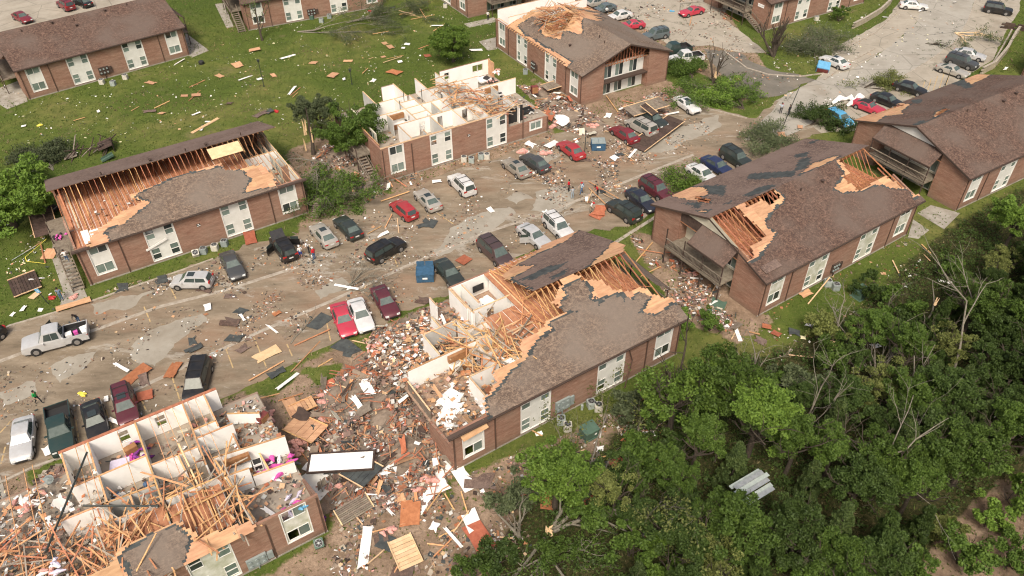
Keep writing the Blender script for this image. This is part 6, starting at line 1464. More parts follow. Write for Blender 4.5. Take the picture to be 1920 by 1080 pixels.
for x, y in scatter(34000, -135, 140, 14, 210, lawn_ok, rg):
    dry = noise.noise(Vector((x * .12, y * .12, 7))) + .4 * noise.noise(Vector((x * .5, y * .5, 2))) > .22
    o = mbd if dry else mbg; s = rg.uniform(.10, .26)
    for k in range(3):
        a = rg.uniform(0, 6.28); w = s * .35; dx, dy = math.cos(a), math.sin(a); lx, ly = rg.gauss(0, s * .5), rg.gauss(0, s * .5); i = len(o[0])
        o[0].extend([(x - dx * w, y - dy * w, 0), (x + dx * w, y + dy * w, 0), (x + lx, y + ly, s)]); o[1].append((i, i + 1, i + 2))
for nm, o, m, lb in (("grass", mbg, 'grass_blade', "tufts of green grass all over the lawns"), ("dry_grass", mbd, 'dry_grass', "worn yellowish grass tufts in the bare patches")):
    me = bpy.data.meshes.new(nm); me.from_pydata(o[0], [], o[1]); me.materials.append(MT[m]); me.update(); tag(link(nm, me), lb, kind="stuff")
out = ([], []); 
for x, y in scatter(2600, 0, 140, 10, 130, lambda x, y: vis(x, y) and inpoly(x, y, WOOD) and not inpoly(x, y, BARE), rg): leaf_verts(rg, Vector((x, y, rg.uniform(.1, .7))), 16, .6, .3, out)
me = bpy.data.meshes.new("undergrowth"); me.from_pydata(out[0], [], out[1]); me.materials.append(MT['leaf_dark']); me.update(); tag(link("undergrowth", me), "low leafy undergrowth on the floor of the wood", kind="stuff")
out = ([], [])
for x, y in scatter(420, -60, 120, 60, 200, lambda x, y: any(inpoly(x, y, p) for p in (DARK, ROAD, DRIVE, BAYR)) and noise.noise(Vector((x * .2, y * .2, 9))) > -.05, rg): leaf_verts(rg, Vector((x, y, .06)), 9, .5, .22, out, 1.5)
me = bpy.data.meshes.new("leaf_litter"); me.from_pydata([(a, b_, abs(c) * .3 + .03) for a, b_, c in out[0]], [], out[1]); me.materials.append(MT['leaf_grey']); me.update(); tag(link("leaf_litter", me), "torn leaves and twigs strewn over the roads", kind="stuff")
# ------------------------------------------------------------------ debris
rd = random.Random(77)
LM = [(250, 200, "on the lawn below the intact top left building"), (560, 160, "on the open lawn at upper left of centre"), (700, 90, "on the upper lawn near the downed limbs"), (790, 130, "on the lawn near the round leafy tree"), (600, 300, "in the rubble gap behind the uprooted tree"), (1080, 190, "in the wreckage beside the gabled building"), (1160, 250, "in the lot near the blue dumpster"), (750, 330, "on the grass strip under the roofless white roomed building"), (1080, 300, "in the upper part of the muddy lot"), (450, 560, "in the left part of the muddy lot"), (650, 480, "in the middle of the muddy lot"), (500, 680, "on the yellow marked bays of the lower row"), (870, 620, "beside the left wall of the half roofless building"), (700, 720, "in the rubble field between the two lower buildings"), (650, 900, "in the wreck heap right of the roofless corner building"), (800, 1000, "on the trampled grass at the bottom edge"), (1100, 880, "on the grass below the half roofless building"), (1300, 560, "in the gap left of the large brown roofed building"), (1480, 640, "on the grass below the large brown roofed building"), (60, 470, "on the far left grass"), (1450, 150, "on the dark side road"), (1600, 100, "along the pale road"), (1250, 30, "on the dusty drive at the top"), (1700, 480, "on the grass right of the large brown roofed building"), (1200, 440, "near the dark green crossover"), (100, 1000, "beside the roofless corner building's left end"), (1250, 870, "in the brush left of the wood")]
def lm(px_, py_): return min(LM, key=lambda q: (q[0] - px_) ** 2 + (q[1] - py_) ** 2)[2]
_pl = {}
def plank_mesh(i, m):
    if (i, m) in _pl: return _pl[(i, m)]
    r = random.Random(i); ln = (1.2, 1.8, 2.5, 3.3, 4.3, 5.4)[i]; mb = MB(); w, h = .06, .035
    if i >= 4: w = .075
    mb.add([(-ln / 2, -w, -h), (ln / 2, -w, -h), (ln / 2 + .12, w, -h), (-ln / 2 + .15, w, -h), (-ln / 2, -w, h), (ln / 2 - .08, -w, h), (ln / 2 + .05, w, h), (-ln / 2, w, h)], [(0, 3, 2, 1), (4, 5, 6, 7), (0, 1, 5, 4), (1, 2, 6, 5), (2, 3, 7, 6), (3, 0, 4, 7)])
    _pl[(i, m)] = mb.mesh("wood_plank", m); return _pl[(i, m)]
NPL = [0]
def plank(p, yaw, pitch, i, m, label, grp):
    o = link("wood_plank", plank_mesh(i, m), None, p, (rd.uniform(-.5, .5), pitch, yaw)); tag(o, label, "plank", grp); NPL[0] += 1; return o
MW = ['lumber', 'lumber', 'lumber_red', 'lumber_pale']
MN = {'lumber': "splintered pine plank", 'lumber_red': "aged reddish plank", 'lumber_pale': "pale fresh broken plank"}
# planks one by one, at the places where the photograph shows them (ends given in pixels)
PLK = [((355, 165), (385, 152)), ((290, 205), (318, 190)), ((245, 210), (262, 200)), ((355, 190), (375, 170)), ((140, 228), (158, 222)), ((545, 180), (563, 165)), ((745, 25), (800, 35)), ((750, 30), (790, 20)), ((770, 38), (815, 28)), ((785, 15), (800, 38)), ((745, 22), (780, 30)), ((812, 60), (835, 45)), ((700, 65), (728, 60)), ((720, 120), (752, 108)), ((726, 112), (755, 106)), ((690, 112), (700, 108)), ((680, 140), (690, 130)), ((785, 95), (808, 85)), ((760, 335), (700, 305)), ((715, 310), (740, 360)), ((728, 330), (762, 352)), ((712, 380), (770, 362)), ((722, 430), (735, 405)), ((745, 410), (748, 438)), ((715, 425), (690, 440)), ((590, 405), (610, 375)), ((560, 175), (548, 185)), ((870, 500), (780, 520)), ((755, 570), (700, 560)), ((550, 650), (620, 620)), ((545, 700), (600, 640)), ((470, 715), (530, 680)), ((595, 690), (625, 672)), ((700, 650), (660, 640)), ((620, 720), (655, 732)), ((690, 790), (690, 740)), ((640, 760), (612, 735)), ((705, 770), (712, 850)), ((880, 800), (855, 830)), ((735, 790), (715, 800)), ((745, 840), (775, 860)), ((795, 870), (825, 880)), ((830, 920), (800, 960)), ((835, 930), (850, 955)), ((865, 925), (877, 965)), ((750, 985), (790, 975)), ((660, 960), (680, 985)), ((690, 1060), (720, 1035)), ((760, 1040), (740, 1075)), ((820, 1010), (860, 990)), ((815, 1045), (850, 1010)), ((800, 1020), (840, 1025)), ((850, 1000), (880, 960)), ((700, 1000), (735, 990)), ((905, 1060), (925, 1030)), ((935, 1010), (965, 1012)), ((938, 1020), (955, 1028)), ((955, 940), (985, 930)), ((1065, 855), (1095, 845)), ((1110, 862), (1145, 855)), ((1220, 855), (1240, 842)), ((1228, 880), (1238, 845)), ((1222, 862), (1238, 866)), ((1400, 625), (1425, 630)), ((1480, 668), (1520, 672)), ((1728, 462), (1742, 475)), ((1732, 480), (1742, 490)), ((1672, 490), (1684, 515)), ((1015, 820), (1000, 812)), ((1345, 530), (1330, 560)), ((1195, 470), (1240, 478)), ((1185, 500), (1225, 455)), ((1240, 500), (1200, 520)), ((1225, 205), (1165, 190)), ((1165, 205), (1200, 250)), ((1250, 240), (1200, 220)), ((1130, 175), (1165, 220)), ((1105, 155), (1060, 140)), ((1000, 190), (1060, 180)), ((1075, 175), (1045, 165)), ((1010, 210), (1050, 225)), ((1020, 165), (1070, 185)), ((1090, 260), (1060, 275)), ((1100, 350), (1145, 395)), ((1130, 365), (1165, 385)), ((1100, 385), (1110, 360)), ((480, 750), (520, 740)), ((520, 755), (570, 740)), ((610, 800), (650, 790)), ((575, 790), (600, 820)), ((580, 860), (610, 850)), ((620, 905), (650, 895)), ((640, 875), (670, 905)), ((565, 850), (590, 880)), ((600, 860), (580, 895)), ((630, 845), (600, 820)), ((650, 820), (690, 815)), ((660, 790), (680, 820)), ((1370, 640), (1385, 612)), ((45, 475), (80, 455)), ((78, 462), (85, 492)), ((170, 60 + 900), (30, 1060)), ((1300, 20), (1290, 60)), ((1395, 45), (1345, 20)), ((1190, 305), (1170, 290))]
for a, b_ in PLK:
    P, Q = at(*a), at(*b_); c = (P + Q) / 2; d = Q - P; ln = d.length; m = rd.choice(MW)
    i = min(range(6), key=lambda k: abs((1.2, 1.8, 2.5, 3.3, 4.3, 5.4)[k] - ln))
    plank((c.x, c.y, rd.uniform(.08, .3)), math.atan2(d.y, d.x), rd.uniform(-.05, .05), i, m, MN[m] + " " + lm((a[0] + b_[0]) / 2, (a[1] + b_[1]) / 2), "loose planks and rafters")
# tangled rafters on the buildings: things up to the limit, the rest as one heap each
def tangle(key, n, nx, area, zr_, label, grp, dirs, lens=(2, 3, 4, 4, 5), mats=('lumber', 'lumber', 'lumber_pale', 'lumber_red', 'greywood'), heapm='lumber'):
    heap = MB()
    for j in range(nx):
        while True:
            x, y = rd.uniform(area[0], area[1]), rd.uniform(area[2], area[3])
            if area[4] is None or area[4](x, y): break
        z = rd.uniform(*zr_); p = BW(key, x, y, z); yaw = BP[key].rotation_euler.z + rd.gauss(rd.choice(dirs), .35); pt = rd.gauss(0, .22)
        i = rd.choice(lens)
        if j < n:
            m = rd.choice(mats); plank(p, yaw, pt, i, m, label, grp)
        else:
            ln = (1.2, 1.8, 2.5, 3.3, 4.3, 5.4)[i]; d = Vector((math.cos(yaw) * math.cos(pt), math.sin(yaw) * math.cos(pt), -math.sin(pt))) * ln / 2
            heap.beam(p - d, p + d, .11, .06, j % 4)
    if heap.v: tag(heap.build("rafter_tangle", [heapm, 'lumber', 'lumber_red', 'dust_pale']), "dense tangle of smaller broken rafters under the loose ones, " + label.split(" lying ")[-1].replace("splintered", ""), kind="stuff")
tangle('J', 62, 260, (.5, 15.5, -.5, 12.5, lambda x, y: y < 14.0 - .55 * x), (3.0, 6.0), "long splintered rafter lying in the heap over the roofless corner building", "rafters on the roofless corner building", (.35, 1.2, 2.4, 1.7))
tangle('J', 26, 110, (12, 23, .5, 8.5, None), (4.7, 6.2), "broken truss chord lying across the right rooms of the roofless corner building", "rafters on the roofless corner building", (1.45, .4, 1.9))
tangle('D', 34, 95, (14.5, 22.5, .2, 13, lambda x, y: abs(x - (14.5 + (13 - y) * .45)) < 2.2), (4.6, 7.0), "splintered rafter lying in the cascade over the roofless white roomed building", "rafters on the roofless white roomed building", (2.1, 1.7, 2.6, .4))
tangle('E', 44, 170, (5.4, 14.9, 1.0, 12.5, lambda x, y: y > 1.2 + .28 * (x - 3.5) and y > 8 - .9 * (x - 5) and y < 15.5 - .4 * x), (3.6, 6.4), "splintered rafter lying in the open half of the half roofless building", "rafters on the half roofless building", (.4, 1.2, 2.0, 1.6))
tangle('G', 24, 150, (7.5, 15.8, 2.4, 10, None), (7.0, 9.3), "short splintered board lying in the heap on the gabled building's roof", "boards heaped on the gabled roof", (.8, 1.2, 2.0, .2), lens=(0, 1, 2, 3), mats=('lumber', 'lumber_red', 'ply_red'), heapm='lumber_red')
# ---------------- flat sheets, placed one by one: (px, py, size, material, label)
def sheetobj(name, c, sx, sy, yaw, m, label, grp, z=.08, tilt=(0, 0), th=.03, cat="board", rough=.18, parts=None, battens=0, bm_=None):
    mb = MB(); poly = []; C4 = [(-1, -1), (1, -1), (1, 1), (-1, 1)]
    for i in range(4):
        (a0, b0), (a1, b1) = C4[i], C4[(i + 1) % 4]; fs = [0] + sorted(rd.uniform(.15, .85) for _ in range(rd.randint(0, 3)))
        for f in fs:
            u, w = a0 + (a1 - a0) * f, b0 + (b1 - b0) * f; k = 1 - (rd.uniform(0, rough * 1.6) if f else rd.uniform(0, rough * .8)); poly.append((u * k * sx / 2, w * k * sy / 2))
    if rough == 0: poly = [(-sx / 2, -sy / 2), (sx / 2, -sy / 2), (sx / 2, sy / 2), (-sx / 2, sy / 2)]
    mb.prism(poly, -th / 2, th / 2)
    if battens or parts:
        e = empty(name, (c[0], c[1], z), yaw, label, cat, grp); e.rotation_euler = (tilt[0], tilt[1], yaw)
        mb.build("sheet", m, e)
        for i in range(battens):
            q = MB(); y = -sy / 2 + sy * (i + .5) / battens; q.box(-sx / 2 * .96, sx / 2 * .96, y - .035, y + .035, th / 2, th / 2 + .06); q.build("batten", bm_ or m, e)
        return e
    o = mb.build(name, m); o.location = (c[0], c[1], z); o.rotation_euler = (tilt[0], tilt[1], yaw); return tag(o, label, cat, grp)
SH = [(283, 156, 2.6, 1.8, 'ply', "square of pale orange plywood"), (346, 180, 1.8, 1.5, 'ply', "torn plywood piece"), (368, 180, 2.2, 1.8, 'ply', "torn plywood piece"), (303, 213, 1.2, 2.0, 'ply', "narrow plywood piece"), (412, 143, 2.6, 1.5, 'ply', "cracked plywood piece"), (446, 124, 3.0, 2.4, 'ply', "square of plywood"), (478, 95, 3.0, 2.2, 'ply', "square of plywood"), (588, 119, 2.2, 1.8, 'ply', "small square of plywood"), (625, 143, 3.0, 2.1, 'ply', "clean square of plywood"), (653, 116, 2.6, 1.1, 'ply', "strip of plywood"), (732, 90, 2.5, 1.6, 'ply', "torn plywood piece"), (722, 82, 1.8, 1.5, 'ply', "torn plywood piece"), (740, 137, 3.6, 2.8, 'ply_red', "rust brown sheathing panel with a grey scrap"), (802, 105, 1.9, 1.6, 'ply_red', "small rust brown panel"), (719, 108, 1.4, 1.0, 'ply', "scrap of plywood"), (513, 143, 1.8, 1.2, 'ply', "plywood scrap"), (470, 448, 4.0, 2.2, 'ply_red', "rust red metal sheet"), (250, 708, 5.2, 2.2, 'ply_red', "large rust orange plywood sheet behind the maroon crossover"), (325, 697, 3.6, 1.8, 'ply_red', "rust orange sheet behind the black minivan"), (273, 745, 1.8, 2.2, 'ply_red', "brown panel scrap right of the maroon crossover"), (138, 573, 5.6, 1.8, 'ply', "torn decking panel with dark felt at the foot of the walk"), (66, 555, 1.8, 1.2, 'ply_pale', "pale board scrap"), (95, 478, 2.8, 2.6, 'ply', "chewed plywood sheet beside the stair"), (1215, 213, 2.0, 1.2, 'ply_pale', "pale board"), (500, 660 + 5, 4.2, 2.4, 'ply_pale', "pale torn sheathing sheet"), (570, 800, 4.2, 2.0, 'ply', "tan grooved panel"), (548, 765, 4.4, 1.8, 'ply', "tan strip of panel"), (620, 725, 2.6, 1.8, 'ply_red', "rust orange board"), (640, 755, 3, 1.8, 'ply_red', "torn rust board"), (660, 765, 2.5, 1.8, 'greywood', "grey weathered board"), (680, 730, 2.8, 2.6, 'ply_red', "rust brown board against the rubble"), (590, 800, 2.2, 1.6, 'ply', "tan board"), (770, 965, 2.6, 3.6, 'ply_red', "rust brown torn sheet standing out in the grass"), (900, 1010, 4.6, 2.6, 'ply_red', "large chewed rust brown sheet at the bottom edge"), (1025, 940, 2.8, 1.7, 'ply_red', "rust sheet half under the yellow green tree"), (1075, 935, 3.6, 2.0, 'ply_red', "rust sheet in the brush"), (1117, 940, 2.2, 2.0, 'ply_red', "rust sheet in the brush"), (1180, 822, 2.8, 1.7, 'ply_red', "crumpled rust coloured panel"), (1160, 870, 2.0, 2.0, 'ply_red', "rust coloured scrap"), (1210, 745, 2.0, 2.6, 'ply_red', "orange and black scrap"), (1365, 670, 1.4, 2.2, 'ply', "orange scrap in the tree"), (1510, 553, 2.2, 1.4, 'ply', "orange shingle scrap"), (1437, 615, 1.6, 1.2, 'ply_red', "red brown scrap by the wood's edge"), (1455, 627, 1.4, 1.2, 'ply_red', "red scrap by the wood's edge"), (1562, 650, 2.2, 1.8, 'ply_pale', "pinkish board scrap"), (1220, 1015, 1.8, 2.0, 'ply_red', "rust board in the bottom thicket"), (1465, 253, 2.4, 1.7, 'ply', "orange plywood square by the lamp post"), (1500, 240, 1.6, 1.2, 'ply', "orange plywood scrap in the branches"), (1125, 397, 3.4, 2.4, 'ply_red', "rust coloured board beside the bending person"), (1120, 405, 2.6, 2.2, 'ply_red', "rust coloured torn board by the dark green crossover"), (870, 490, 2.6, 2.2, 'ply_red', "rust orange sheet between sedan and minivan"), (1228, 245, 2, 1.2, 'ply', "orange board scrap"), (1115, 228, 2.4, 1.2, 'ply', "orange board with pink fluff"), (1505, 345 + 290, .8, .8, 'pale_yellow', "pale foam scrap"), (1382, 150, 1.6, 1.2, 'ply', "orange scrap on the kerb"), (1312, 132, 1.6, 1.4, 'ply', "orange scrap in the fallen tree"), (520, 590, 1.4, .9, 'ply_red', "red scrap"), (1345, 575, 2.6, 3.6, 'utility_green', "dark framed window sash"), (1075, 720, 1.4, 1.1, 'ply', "board scrap")]
for (a, b_, sx, sy, m, lb) in SH:
    p = at(a, b_); sx *= .74; sy *= .74; sheetobj("board_sheet", p, sx, sy, rd.uniform(0, 3.1), m, lb if len(lb.split()) > 6 else lb + " " + lm(a, b_), "loose sheets and boards", z=rd.uniform(.08, .3), tilt=(rd.gauss(0, .06), rd.gauss(0, .06)))
for (a, b_, sx, sy) in [(385, 545, 2.4, 1.3), (450, 585, 1.8, 1.6), (432, 605, 2.6, 2.0), (440, 635, 2.2, 1.4), (455, 655, 1.6, 1.3), (365, 655, 2.2, 1.2), (362, 640, 1.5, 1.0), (432, 555, 1.8, 1.2), (520, 700, 2, 1.3), (705, 550, 2.4, 1.4), (793, 565, 2.2, 1.4), (805, 420, 2.2, 2.2), (790, 425, 1.6, 1.0), (600, 605, 3.0, 2.0), (650, 655, 3.4, 2.2), (230, 540, 1.6, 2.2), (305, 525, 1.4, 2.0), (1095, 300, 2.2, 1.4), (1160, 292, 1.6, 1.0), (245, 770, 1.8, 1.0), (470, 790, 3.0, 2.2), (620, 735, 2.6, 1.8), (700, 835, 2.4, 2.6), (900, 905, 3.2, 2.0), (835, 820, 2.4, 1.6), (1118, 905, 3.0, 1.8), (1125, 880, 2.2, 1.4), (725, 1020, 2.4, 1.6), (1130, 360, 1.5, 1.0), (490, 215, 3.2, 2.0), (505, 210, 2.2, 1.5), (430, 195, 1.4, 1.0), (280, 210, 2.6, 1.2), (1025, 55, 1.6, 1.0), (735, 35 - 20, 1.6, 1.0), (1490, 625, 1.4, 1.2), (1425, 640, 1.6, 1.2), (760, 1060, 3.2, 2.2), (715, 1010, 1.8, 1.4), (270, 715, 2.4, 1.2), (650, 760, 2.0, 1.6)]:
    p = at(a, b_); m = rd.choice(['felt', 'felt', 'shingle_pink', 'shingle'])
    sheetobj("shingle_mat", p, sx, sy, rd.uniform(0, 3.1), m, ("charcoal felt scrap " if m == 'felt' else "torn mat of brown shingles ") + lm(a, b_), "torn roofing scraps", z=rd.uniform(.06, .2), tilt=(rd.gauss(0, .08), rd.gauss(0, .08)), cat="roofing scrap", rough=.4)
for (a, b_, sx, sy) in [(335, 118, 3.0, .5), (462, 146, 3.6, .5), (540, 108, 3.4, .5), (548, 172, 3.0, .5), (487, 150, .9, 1.2), (645, 150, 1.4, .6), (700, 152, 1.3, .9), (764, 84, 1.2, 1.0), (756, 92, .9, .8), (825, 50, 3.8, .5), (893, 95, 2.6, .9), (368, 215, .5, 1.8), (390, 230, 1.0, .5), (378, 245, .8, .6), (750, 118, 1.0, .9), (185, 210, .9, .5), (45, 238, .8, .5), (228, 690, .4, 2.6), (390, 579, 1.4, .9), (200, 750, 1.0, .5), (215, 792, .5, 1.6), (90, 848, .9, 1.5), (650, 540, .35, 3.6), (510, 617, .3, 2.6), (620, 580, .9, .4), (455, 597, 1.6, .4), (660, 720, 1.4, .4), (630, 733, 2.6, .4), (540, 718, 3.4, .5), (920, 395, 1.6, .8), (1038, 270, 4.0, 1.3), (1180, 250, .5, 2.2), (1060, 225, 3.6, 2.6), (1070, 215, 4.0, 2.0), (1255, 215, 3.4, .5), (1190, 285, 5.2, .45), (1080, 265, 1.6, .6), (1152, 298, 1.5, 1.2), (1165, 205, .5, 1.7), (1140, 218, 1.8, 1.2), (995, 272, 1.8, 1.6), (1025, 402, 1.8, .9), (1100, 376, 1.2, .5), (770, 345, .3, 1.0), (820, 342, 1.6, 1.0), (760, 395, 1.4, .9), (718, 440, 1.9, 1.0), (700, 740, 3.8, 1.6), (745, 875, 4.6, 1.4), (830, 880, 3.0, 1.4), (800, 915, 4.4, 2.6), (770, 890, 3.4, 2.2), (790, 935, 3.0, 2.0), (885, 980, 2.4, 1.6), (870, 900, 1.4, 3.0), (685, 1028, .9, 4.2), (815, 990, 1.2, .9), (580, 975 - 15, 1.0, 2.4), (590, 910, 2.4, 3.6), (600, 880, 2.0, 3.0), (640, 810, 3.0, 1.3), (665, 775, 1.2, 2.0), (720, 965 - 40, 3.2, .4), (705, 990 - 60, 3.0, .4), (730, 960, .3, 2.0), (850, 1010, .3, 2.6), (1125, 843, .9, .8), (1010, 815, .6, .8), (1518, 610, 1.0, .9), (1382, 625, .5, 3.0), (1342, 535, 1.6, .5), (1365, 510, .9, .5), (1290, 598, .9, .6), (1305, 525, 1.8, .4), (1772, 530, .5, 2.2), (1825, 545, .5, 1.4), (1868, 785, .9, .6), (1208, 1010, 1.4, 1.2), (1640, 650, .9, 1.2), (1725, 22, 1.6, .4), (1790, 6, 1.6, .4), (1500, 80, .8, 1.6), (1545, 75, 1.0, 1.1), (1660, 33, 1.4, .4), (1775, 138, .9, .8), (1350, 185, .3, 1.4), (45, 580, 1.2, .6), (25, 590, .8, .4), (70, 525, 1.8, .4), (1885, 130, 1.8, .5)]:
    p = at(a, b_); sheetobj("white_scrap", p, sx, sy, rd.uniform(0, 3.1) if max(sx, sy) < 2.5 else YAW + rd.uniform(-.6, .9), rd.choice(['white', 'white', 'trim', 'drywall']), ("long white trim strip " if max(sx, sy) / min(sx, sy) > 3.4 else "white broken panel ") + lm(a, b_), "white panels and strips of trim", z=rd.uniform(.08, .3), tilt=(rd.gauss(0, .1), rd.gauss(0, .1)), cat="white scrap", rough=.3 if max(sx, sy) < 2.5 else .12)
for (a, b_, s_) in [(700, 660, 1.3), (715, 690, 1.0), (735, 680, 1.2), (1110, 240, 1.2), (985, 285, 1.4), (1020, 290, 1.2), (790, 900, 1.3), (775, 915, 1.1), (725, 995, .8), (690, 870, 1.1), (560, 845, 1.1), (500, 790 - 5, 1.0), (620, 910, .9), (1040, 235, 1.3), (600, 760, 1.2), (560, 830, 1.0), (1305, 515, .8), (138, 560, .6), (730, 650, 1.2), (760, 665, 1.1)]:
    r = rd; out = MB(); p = at(a, b_); k = 12
    ve = [(p.x, p.y)]
    for j in range(5):
        c = Vector((p.x + r.gauss(0, s_ * .4), p.y + r.gauss(0, s_ * .4), r.uniform(.1, .35))); out.tube([c - Vector((s_ * .4, 0, .05)), c, c + Vector((s_ * .35, r.uniform(-.4, .4), 0))], [.1 * s_, .28 * s_, .1 * s_], 7)
    o = out.build("insulation_clump", 'pink', None, True); tag(o, "crumpled pink insulation " + lm(a, b_), "insulation", "clumps of pink insulation")
# ---------------- small uncountable debris
def litter(name, zones, label, seed, mats, wts):
    r = random.Random(seed); mb = MB()
    for poly, n, smin, smax, pile in zones:
        P = px(poly) if len(poly) > 2 else None; xs = [p[0] for p in P]; ys = [p[1] for p in P]; k = 0; t = 0
        cx, cy = sum(xs) / len(xs), sum(ys) / len(ys)
        while k < n and t < n * 14:
            t += 1; x, y = r.uniform(min(xs), max(xs)), r.uniform(min(ys), max(ys))
            if not inpoly(x, y, P): continue
            if noise.noise(Vector((x * .25, y * .25, seed))) < r.uniform(-.15, .42): continue
            k += 1; m = r.choices(range(len(mats)), wts)[0]; s = r.uniform(smin, smax) * (1 if r.random() < .8 else 1.7); a = r.uniform(0, 6.28)
            e = max(0, min(1, dist_poly(x, y, P) / 3.0)) * pile
            asp = r.choice([1, .7, .35, .2]) ; d = Vector((math.cos(a), math.sin(a), r.gauss(0, .25))); sd = Vector((-math.sin(a), math.cos(a), r.gauss(0, .25)))
            z = .04 + e * r.random() * (.6 + .4 * noise.noise(Vector((x * .6, y * .6, 1))))
            c = Vector((x, y, z)); h = Vector((0, 0, r.uniform(.01, .035) + (.1 * s if mats[m] == 'rock' else 0)))
            A, B = d * s / 2, sd * s * asp / 2
            mb.add([c - A - B, c + A * .8 - B * 1.1, c + A + B, c - A * .9 + B * .9, c - A - B + h, c + A * .8 - B * 1.1 + h, c + A + B + h, c - A * .9 + B * .9 + h], [(4, 5, 6, 7), (0, 1, 5, 4), (1, 2, 6, 5), (2, 3, 7, 6), (3, 0, 4, 7)], m)
    o = mb.build(name, mats); return tag(o, label, kind="stuff")
MA = ['dust_pale', 'ply', 'lumber_red', 'felt', 'rock', 'greywood', 'darkwood', 'ply_red', 'drywall_grey', 'pink', 'lumber_pale', 'dust', 'white']
RUB = [
 ([(700, 620), (840, 560), (860, 590), (800, 640), (780, 700), (790, 770), (850, 880), (830, 940), (760, 960), (700, 960), (620, 960), (560, 820), (540, 770), (600, 730), (690, 660)], 6200, .12, .48, 1.3),
 ([(700, 620), (830, 570), (840, 600), (780, 650), (775, 720), (720, 740), (690, 680)], 2300, .12, .45, 1.5),
 ([(560, 780), (840, 780), (850, 900), (620, 930)], 2200, .14, .5, 1.2),
 ([(590, 290), (640, 250), (690, 300), (740, 350), (690, 380), (600, 370), (575, 330)], 1500, .12, .5, 1.0),
 ([(1020, 165), (1090, 195), (1150, 240), (1110, 260), (1040, 240), (1000, 190), (970, 160)], 1700, .12, .5, 1.2),
 ([(1160, 200), (1240, 170), (1270, 190), (1230, 240), (1150, 235)], 450, .12, .45, .5),
 ([(1180, 440), (1250, 470), (1400, 590), (1380, 630), (1300, 600), (1240, 540)], 1300, .1, .4, .4),
 ([(-40, 1000), (40, 960), (60, 1080), (-60, 1100)], 260, .2, .7, .4),
 ([(110, 870), (20, 930), (30, 960), (130, 900)], 150, .2, .7, .4)]
mo = MB()
for poly, n, _a, _b, pile in RUB[:6]:
    P = px(poly); xs = [p[0] for p in P]; ys = [p[1] for p in P]; st = .6; nx = int((max(xs) - min(xs)) / st) + 2; ny = int((max(ys) - min(ys)) / st) + 2; o = len(mo.v)
    for j in range(ny):
        for i in range(nx):
            x, y = min(xs) + i * st, min(ys) + j * st; d = max(0, min(1, dist_poly(x, y, P) / 3.5)); mo.v.append((x, y, d * pile * (.32 + .5 * noise.noise(Vector((x * .45, y * .45, 3))) + .12 * noise.noise(Vector((x * 1.7, y * 1.7, 1)))) - .02))
    for j in range(ny - 1):
        for i in range(nx - 1): mo.f.append((o + j * nx + i, o + j * nx + i + 1, o + (j + 1) * nx + i + 1, o + (j + 1) * nx + i)); mo.m.append(0)
tag(mo.build("rubble_mound", 'dust'), "low mounds of dusty broken material under the rubble", kind="stuff")
litter("rubble", RUB, "heaped broken boards, bricks and drywall between the wrecked buildings", 5, MA, [10, 6, 10, 6, 26, 8, 9, 6, 4, 4, 4, 24, 6])
LIT = [
 ([(170, 580), (480, 480), (700, 390), (1000, 300), (1250, 220), (1420, 230), (1300, 330), (1150, 400), (980, 460), (840, 540), (700, 600), (400, 740), (0, 860), (-20, 680)], 3600, .07, .26, .03),
 ([(980, 280), (1260, 230), (1250, 320), (1100, 400), (960, 360)], 1100, .09, .36, .05),
 ([(340, 500), (700, 420), (720, 560), (560, 690), (420, 640), (360, 560)], 700, .08, .32, .04),
 ([(700, 330), (1030, 235), (1045, 262), (745, 372)], 500, .08, .32, .06),
 ([(160, 560), (560, 430), (570, 460), (180, 590)], 300, .12, .4, .05),
 ([(620, 940), (860, 900), (1000, 900), (1000, 1080), (620, 1080)], 800, .09, .36, .05),
 ([(850, 900), (1250, 720), (1320, 760), (1100, 900), (950, 960)], 600, .08, .32, .05),
 ([(1400, 600), (1700, 440), (1760, 480), (1560, 700), (1440, 680)], 220, .10, .35, .03),
 ([(1060, -10), (1330, -10), (1420, 90), (1500, 130), (1440, 180), (1280, 120)], 700, .12, .42, .05)]
litter("debris_litter", LIT, "small scraps of board, felt and plaster strewn over the lots and trampled grass", 6, MA, [12, 6, 8, 15, 14, 9, 12, 4, 4, 1, 4, 22, 9])
litter("lawn_litter", [([(0, 160), (350, 100), (480, 20), (960, 10), (950, 120), (640, 240), (500, 240), (120, 300), (0, 300)], 900, .08, .24, .02), ([(0, 400), (90, 380), (110, 580), (0, 620)], 90, .1, .35, .02), ([(1560, 20), (1700, 0), (1560, 110), (1440, 130), (1420, 100)], 110, .1, .3, .02), ([(1420, 110), (1420, 230), (1600, 180), (1800, 40), (1780, -10), (1700, 20)], 260, .1, .3, .02)], "pale scraps of insulation and board dotted over the lawns", 8, ['white', 'pale_yellow', 'ply', 'felt', 'lumber_pale'], [44, 18, 10, 20, 8])
